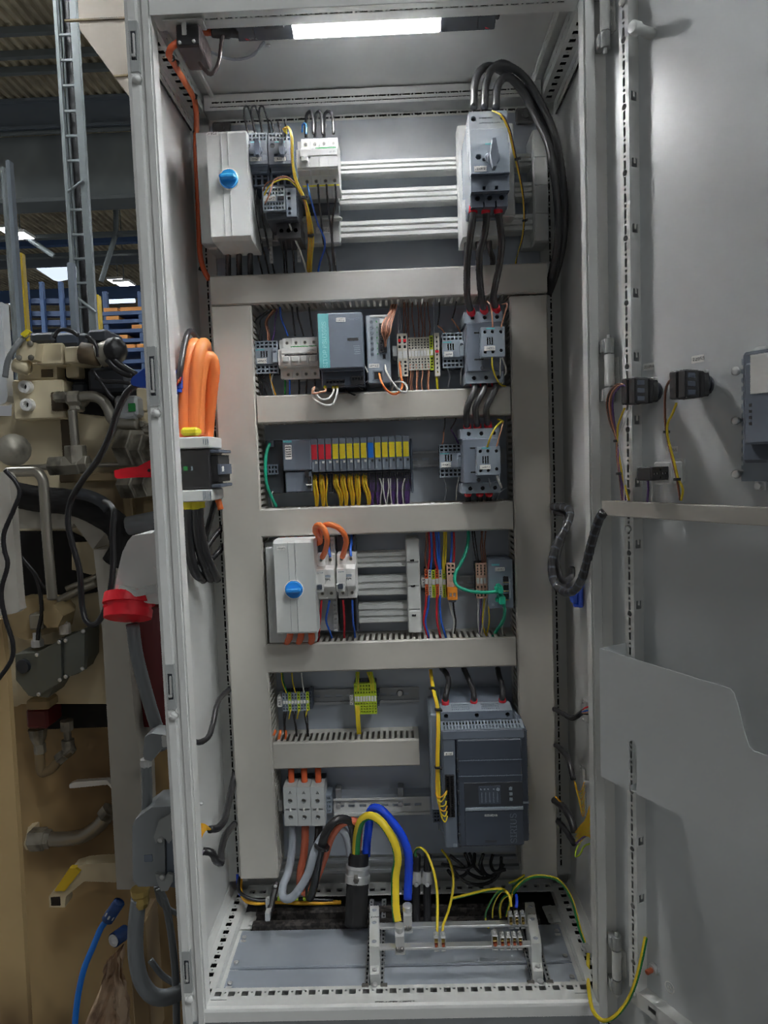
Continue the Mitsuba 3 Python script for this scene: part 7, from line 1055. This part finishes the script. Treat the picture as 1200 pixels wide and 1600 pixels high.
part(mach, 'weld_plate', slab(Yl + .04, qD((110, 770), (130, 690), (160, 685), (165, 790), (120, 795)), .03), 'machine'); nut(60, 1311, Yl, (1, 0, 0), .036, .05); nut(72, 1311, Yl, (1, 0, 0), .03, .03); pipe('pipe', ((72, 1311, Yl), (100, 1311, Yl), (130, 1306, Yl), (152, 1292, Yl), (166, 1276, Yl), (173, 1266, Yl)), .0225, 'pipe'); nut(168, 1270, Yl, (.7, 0, .8), .03, .03)
k = thing('pipe_bracket', 'worn yellow and white angled bracket holding on to the trunking', 'bracket'); part(k, 'arm', slab(.86, qD((225, 1010), (330, 880), (345, 875), (385, 862), (475, 855), (555, 855), (555, 945), (390, 940), (305, 1010), (300, 1060), (230, 1060)), .05), 'machine'); part(k, 'yellow_top', slab(.85, qD((250, 985), (320, 880), (350, 880), (370, 895), (300, 985)), .02), 'post_yellow'); part(k, 'dark_opening', boxat(.858, 79, 1402, 94, 1416, .01, .002), 'black')
earthy = [at(168, 1437, .7), at(158, 1450, .7), at(146, 1478, .68), at(132, 1512, .66), at(123, 1550, .65), at(118, 1590, .64), at(115, 1640, .63)]
k = thing('air_hose', 'bright blue air hose hanging from a dark blue coupling', 'hose'); part(k, 'hose', tube(earthy, .0085, 12), 'air_blue', True); part(k, 'coupling', cyl(at(168, 1437, .7), at(186, 1410, .7), .017, 14), 'fitting_blue', True); part(k, 'steel_nut', lathe(at(172, 1431, .7), at(176, 1425, .7) - at(172, 1431, .7), [(0, .0175), (.012, .0175)], 8), 'steel')
k = thing('air_coupling', 'empty dark blue air coupling below the hose coupling', 'coupling'); part(k, 'body', cyl(at(178, 1469, .68), at(196, 1456, .72), .02, 16), 'fitting_blue', True); part(k, 'ring', lathe(at(177.5, 1469.5, .68), at(178, 1469, .68) - at(196, 1456, .72), [(0, .017), (.002, .017), (.002, .010), (-.004, .009)], 16), 'steel')
# rag
u = np.linspace(0, 1, 26); gx, gz = np.meshgrid(u, u); 
left = np.interp(gz, [0, .3, 1], [172, 160, 128]); right = np.interp(gz, [0, .3, 1], [186, 192, 198]); yy = 1492 + gz * 128
P = np.array([at(l + (r_ - l) * a, y, .8) for l, r_, a, y in zip(left.ravel(), right.ravel(), gx.ravel(), yy.ravel())]); fold = (meshkit.fbm(np.stack([gx.ravel() * 5, gz.ravel() * 2.2, gx.ravel() * 0], 1), 4, 3) - .5) * .16 + np.sin(gx.ravel() * 16 + gz.ravel() * 3) * .014
P[:, 1] += fold; P2 = P + [0, .02, 0]; n = 26; idx = np.arange(n * n).reshape(n, n); f = np.vstack([np.stack([idx[:-1, :-1].ravel(), idx[1:, :-1].ravel(), idx[1:, 1:].ravel(), idx[:-1, 1:].ravel()], 1)]); f = np.vstack([f[:, [0, 1, 2]], f[:, [0, 2, 3]]])
solo('rag', 'crumpled beige rag hanging low beside the blue air hose', 'rag', trimesh.Trimesh(np.vstack([P, P2]), np.vstack([f, f[:, ::-1] + n * n]), process=False), 'rag', True)
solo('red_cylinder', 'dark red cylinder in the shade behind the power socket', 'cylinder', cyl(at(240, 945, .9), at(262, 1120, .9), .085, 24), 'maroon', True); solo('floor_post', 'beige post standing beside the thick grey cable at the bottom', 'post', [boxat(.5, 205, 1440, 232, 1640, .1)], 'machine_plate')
solo('dark_cabinet_side', 'dark shaded panel behind the connectors of the left wall', 'panel', boxat(.97, 185, 990, 300, 1660, .03), 'blackmatt') if False else None
wire('solenoid_cable', 'black cable with yellow tag at the top of the machine', [at(42, 523, .82), at(34, 530, .8), at(20, 548, .78), at(12, 565, .78), at(8, 590, .78)], .008, 'cable_grey', None, 10, 'cable', True); solo('cable_tag', 'yellow tag on the cable at the top of the machine', 'tag', slab(.79, ((31, 522), (41, 514), (48, 518), (38, 527)), .01), 'mod_yellow')
for i, pts in enumerate((((135, 525), (145, 532), (152, 545), (153, 558)), ((172, 555), (185, 568), (200, 578), (212, 585)), ((168, 562), (180, 575), (198, 585), (208, 586)), ((146, 580), (160, 600), (172, 618), (178, 624)), ((150, 590), (165, 596), (190, 597), (206, 600)), ((84, 528), (92, 516), (108, 516), (122, 524)))): wire('machine_lead', ('short lead over the shaft', 'upper black lead to the blue plug', 'lower black lead to the blue plug', 'thin lead hanging to the silver valve', 'thin lead crossing below the black knob', 'curled lead on top of the valves')[i] + ' at the top of the machine', [at(a, b, .80) for a, b in pts], .0055 if i not in (1, 2) else .009, 'cable_black', None, 8, 'cable', True)

# ------------------------------------------------------------------ the hall
struct('floor', rb(-22, 10, -9, 41, -1.10, -1.05, .001), 'hall_floor')
ZR = 9.2
YB = atz(60, 152, ZR)[1]
prof = []; x = -22.0
while x < 9: prof += [(x, ZR), (x + .06, ZR), (x + .09, ZR + .07), (x + .16, ZR + .07), (x + .19, ZR)]; x += .2
up = [(a, b + .012) for a, b in prof][::-1]
dk = trimesh.util.concatenate([]) if False else None
V, Fc = [], []
for a, b in prof: V += [(a, -9, b), (a, 41, b)]
i = np.arange(len(prof) - 1) * 2; Fc = np.vstack([np.stack([i, i + 2, i + 3], 1), np.stack([i, i + 3, i + 1], 1)])
struct('ceiling', trimesh.Trimesh(np.array(V), Fc, process=False), 'roof_deck', 'corrugated steel roof deck')
struct('wall_back', rb(-22, 10, 40, 40.3, -1.1, ZR, .01), 'far_wall')
def beam(lab, Y, T_, B_, th, mat, x0=-16, x1=8, base='roof_beam', px=100):
    z0, z1 = at(px, B_, Y)[2], at(px, T_, Y)[2]; k = thing(base, lab, 'beam'); part(k, 'web', rb(x0, x1, Y + th * .4, Y + th * .6, z0, z1, .004), mat); part(k, 'lower_flange', rb(x0, x1, Y, Y + th, z0, z0 + (z1 - z0) * .08 + .01, .004), mat); part(k, 'upper_flange', rb(x0, x1, Y, Y + th, z1 - (z1 - z0) * .08 - .01, z1, .004), mat)
for i, (Y, T_, B_, lab) in enumerate(((9.0, 42, 50, 'nearest roof purlin'), (10.2, 80, 87, 'second roof purlin'), (11.2, 104, 112, 'third roof purlin'))): solo('purlin', lab + ' under the corrugated deck at upper left', 'purlin', (lambda y: rb(-16, 8, y, y + .12, ZR - .13, ZR - .005, .004))(atz(60, B_, ZR - .13)[1]), 'lattice')
beam('deep dark roof beam under the corrugated deck', YB, 150, 198, .3, 'roof_beam')
solo('pipe_run', 'long pale pipe below the deep dark roof beam', 'pipe', tube([(-16, YB + .1, at(60, 207, YB + .1)[2]), (8, YB + .1, at(60, 207, YB + .1)[2])], .05, 12, True), 'lattice', True)
k = thing('crane_girder', 'tall plain grey girder crossing the hall', 'girder'); z0, z1 = at(60, 314, YB + .5)[2], at(60, 212, YB + .5)[2]; part(k, 'web', rb(-16, 8, YB + .5, YB + .8, z0, z1, .01), 'girder'); part(k, 'lower_flange', rb(-16, 8, YB + .3, YB + 1., z0 - .09, z0, .006), 'lattice')
for i, x in enumerate((-9.5, -7.2, -4.9)): part(k, 'joint', rb(x, x + .012, YB + .492, YB + .5, z0, z1, .001), 'roof_beam')
for i, (Y, T_, B_, lab, m) in enumerate(((17.5, 366, 372, 'pale rail below the distant corrugated deck', 'lattice'), (19.0, 374, 384, 'upper bluish truss chord far back', 'truss_blue'), (19.5, 396, 402, 'pale lower truss chord far back', 'lattice'), (22, 404, 416, 'dark beam far back above the skylight', 'roof_beam'), (24, 452, 470, 'blue beam far back above the racks', 'truss_blue'))): solo('far_beam', lab, 'beam', rb(-16, 8, Y, Y + .2, at(60, B_, Y)[2], at(60, T_, Y)[2], .004), m)
for i, ((a, b), (c, d)) in enumerate((((180, 369), (158, 440)), ((38, 369), (85, 400)), ((182, 300), (181, 369)))): solo('truss_strut', ('slanted strut right of the cable ladder far back', 'slanted strut left of the cable ladder far back', 'vertical strut right of the cable ladder')[i], 'strut', tube([at(a, b, 17.52), at(c, d, 17.52)], .07, 8, True), 'lattice', True)
k = thing('duct_casing', 'big beige box duct with seams at the top beside the cabinet', 'duct'); part(k, 'casing', slab(5.2, ((118, -60), (240, -80), (240, 190), (202, 150), (155, 88), (124, 46)), .6), 'casing')
for y0, y1 in ((30, 24), (116, 110)): part(k, 'seam', slab(5.19, ((100, y0 + 0), (240, y1), (240, y1 + 3), (100, y0 + 3)) if y0 < 50 else ((176, 117), (240, 112), (240, 115), (178, 120)), .02), 'machine_dark')
# vertical cable ladder
k = thing('cable_ladder', 'tall vertical grey cable ladder in the middle of the left background', 'cable ladder'); Yc = 6.0
def vbar(x0, x1, Y, th=.06): a, b = at(x0, 250, Y)[0], at(x1, 250, Y)[0]; return rb(a, b, Y, Y + th, -1.05, ZR, .004)
part(k, 'side_rail', vbar(98, 104, Yc), 'lattice'); part(k, 'side_rail', vbar(123, 134, Yc), 'lattice'); part(k, 'inner_strip', vbar(108, 110, Yc + .05), 'lattice'); part(k, 'cable_pack', vbar(112, 122, Yc + .10), 'black')
xa, xb = at(100, 250, Yc)[0], at(128, 250, Yc)[0]
for py in (52, 92, 132, 172, 211, 250, 327, 366, 404, 442, 480): z = at(112, py, Yc)[2]; part(k, 'rung', rb(xa, xb, Yc + .01, Yc + .03, z - .012, z + .012, .002), 'lattice')
for a, b in (((106, 300), (130, 282)), ((122, 466), (150, 488))): part(k, 'brace', tube([at(*a, Yc - .01), at(*b, Yc - .01)], .014, 8, True), 'lattice', True)
solo('yellow_post', 'yellow post beside the foot of the cable ladder', 'post', (lambda q: rb(q[0], q[0] + .055, 7.0, 7.1, -1.05, q[2], .004))(at(145, 460, 7.0)), 'post_yellow')
# lamps and skylights of the hall
def hall_lamp(lab, x, y, z, w, l, power=HALL_POWER, group=None):
    k = thing('hall_lamp', lab, 'lamp', group); part(k, 'housing', rb(x - w / 2 - .03, x + w / 2 + .03, y - l / 2 - .03, y + l / 2 + .03, z + .01, z + .08, .01), 'white'); d = part(k, 'light_field', rb(x - w / 2, x + w / 2, y - l / 2, y + l / 2, z, z + .012, .002), 'white'); scene[d]['emitter'] = {'type': 'area', 'radiance': {'type': 'rgb', 'value': [power * .96, power * 1.0, power * 1.02]}}
    part(k, 'hanger', rb(x - .01, x + .01, y - .01, y + .01, z + .08, ZR, .002), 'lattice')
for lab, px, py, Y, w in (('left panel of the pair of bright hall lamps at the left edge', 16, 361, 17.0, .42), ('right panel of the pair of bright hall lamps at the left edge', 32, 369, 16.6, .42), ('left panel of the distant bright hall lamp right of the cable ladder', 184, 440, 21, .45), ('right panel of the distant bright hall lamp right of the cable ladder', 194, 444, 20.6, .45)):
    q = at(px, py, Y); hall_lamp(lab, q[0], q[1], q[2], w, .5)
for i, (x, y) in enumerate(((2.4, -4.2), (4.4, -6.2), (5.5, -4.0))): hall_lamp('hall lamp hanging over the aisle behind the camera', x, y, 7.5, 1.8, 1.2, HALL_POWER * 1.1, 'hall lamps over the aisle')
for x, y in ((-1.0, 7.0), (2.0, 18.0), (-11.0, 5.0), (-13.0, 10.0), (-2.0, 22.0), (-4.6, 3.4)): hall_lamp('hall lamp hanging in the hall beyond the cabinet', x, y, 7.8, 1.4, 1.4, HALL_POWER * 3.0, 'hall lamps beyond the cabinet')
def skyl(lab, pts, v, z=None):
    k = nm('skylight'); labels[k] = {'label': lab, 'category': 'skylight'}; scene[k] = mikit.ply(ext_z(Polygon([tuple(atz(a, b, ZR - .03)[:2]) for a, b in pts]), ZR - .03, ZR), 'mat_white'); scene[k]['emitter'] = {'type': 'area', 'radiance': {'type': 'rgb', 'value': v}}
skyl('bright pale blue roof skylight left of the cable ladder', ((57, 420), (118, 417), (130, 432), (92, 440), (84, 438)), [.62, .72, .9]); skyl('long bright window strip far back above the racks', ((165, 469), (211, 467), (212, 473), (166, 475)), [.7, .85, 1.1])
skyl('bright strip low at the left edge far back', ((2, 463), (7, 463), (24, 478), (20, 481)), [.7, .8, 1.0])
# far machine frames and racks
k = thing('machine_door', 'pale guard door with rounded corner at the left edge', 'door'); part(k, 'panel', slab(.9, ((-60, 470), (2, 472), (8, 560), (12, 618), (10, 628), (2, 632), (-60, 632)), .04), 'guard_white')
for i, (x0, x1, y0, y1, m, lab) in enumerate(((8, 15, 250, 520, 'roof_beam', 'dark upright frame post at the left edge'), (26, 34, 395, 500, 'post_yellow', 'narrow yellowish upright near the left edge'), (0, 5, 260, 560, 'lattice', 'pale upright at the very left edge'), (104, 114, 410, 530, 'roof_beam', 'dark upright left of the foot of the cable ladder'))): a, b = at(x0, y0, 4.5 + .4 * i), at(x1, y0, 4.5 + .4 * i); solo('upright', lab, 'post', rb(a[0], b[0], a[1], a[1] + .06, -1.05, a[2], .004), m)
rk = thing('pallet_rack', 'tall blue storage rack with wooden pallets far back beside the cabinet', 'rack'); Yr = 13.0
for x in (159, 214): q = at(x, 455, Yr); part(rk, 'upright', rb(q[0], q[0] + .09, Yr, Yr + .1, -1.05, q[2], .004), 'rack_blue')
for y in (486, 499, 514, 529, 544, 562, 578): z = at(200, y, Yr)[2]; part(rk, 'beam', rb(at(158, y, Yr)[0], at(240, y, Yr)[0], Yr - .02, Yr + .9, z - .075, z, .004), 'rack_blue')
for i, (x0, x1, y) in enumerate(((162, 184, 486), (166, 186, 499), (206, 222, 514), (168, 200, 529), (172, 211, 544), (214, 226, 544), (188, 222, 486))): z = at(200, y, Yr)[2]; solo('pallet', ORD[i] + ' wooden pallet on the distant blue rack', 'pallet', rb(at(x0, y, Yr)[0], at(x1, y, Yr)[0], Yr - .01, Yr + .8, z + .0005, z + .075, .004), 'pallet_wood', group='pallets on the distant rack')
rk2 = thing('far_rack', 'dark blue rack far back between the left edge and the cable ladder', 'rack'); 
for y in (466, 486, 500): part(rk2, 'beam', slab(15.0, ((36, y), (112, y), (112, y + 8), (36, y + 8)), .2), 'rack_blue')
for x in (36, 60, 90): q = at(x, 440, 14.9); part(rk2, 'upright', rb(q[0], q[0] + .09, 14.9, 15.0, -1.05, q[2], .004), 'truss_blue')
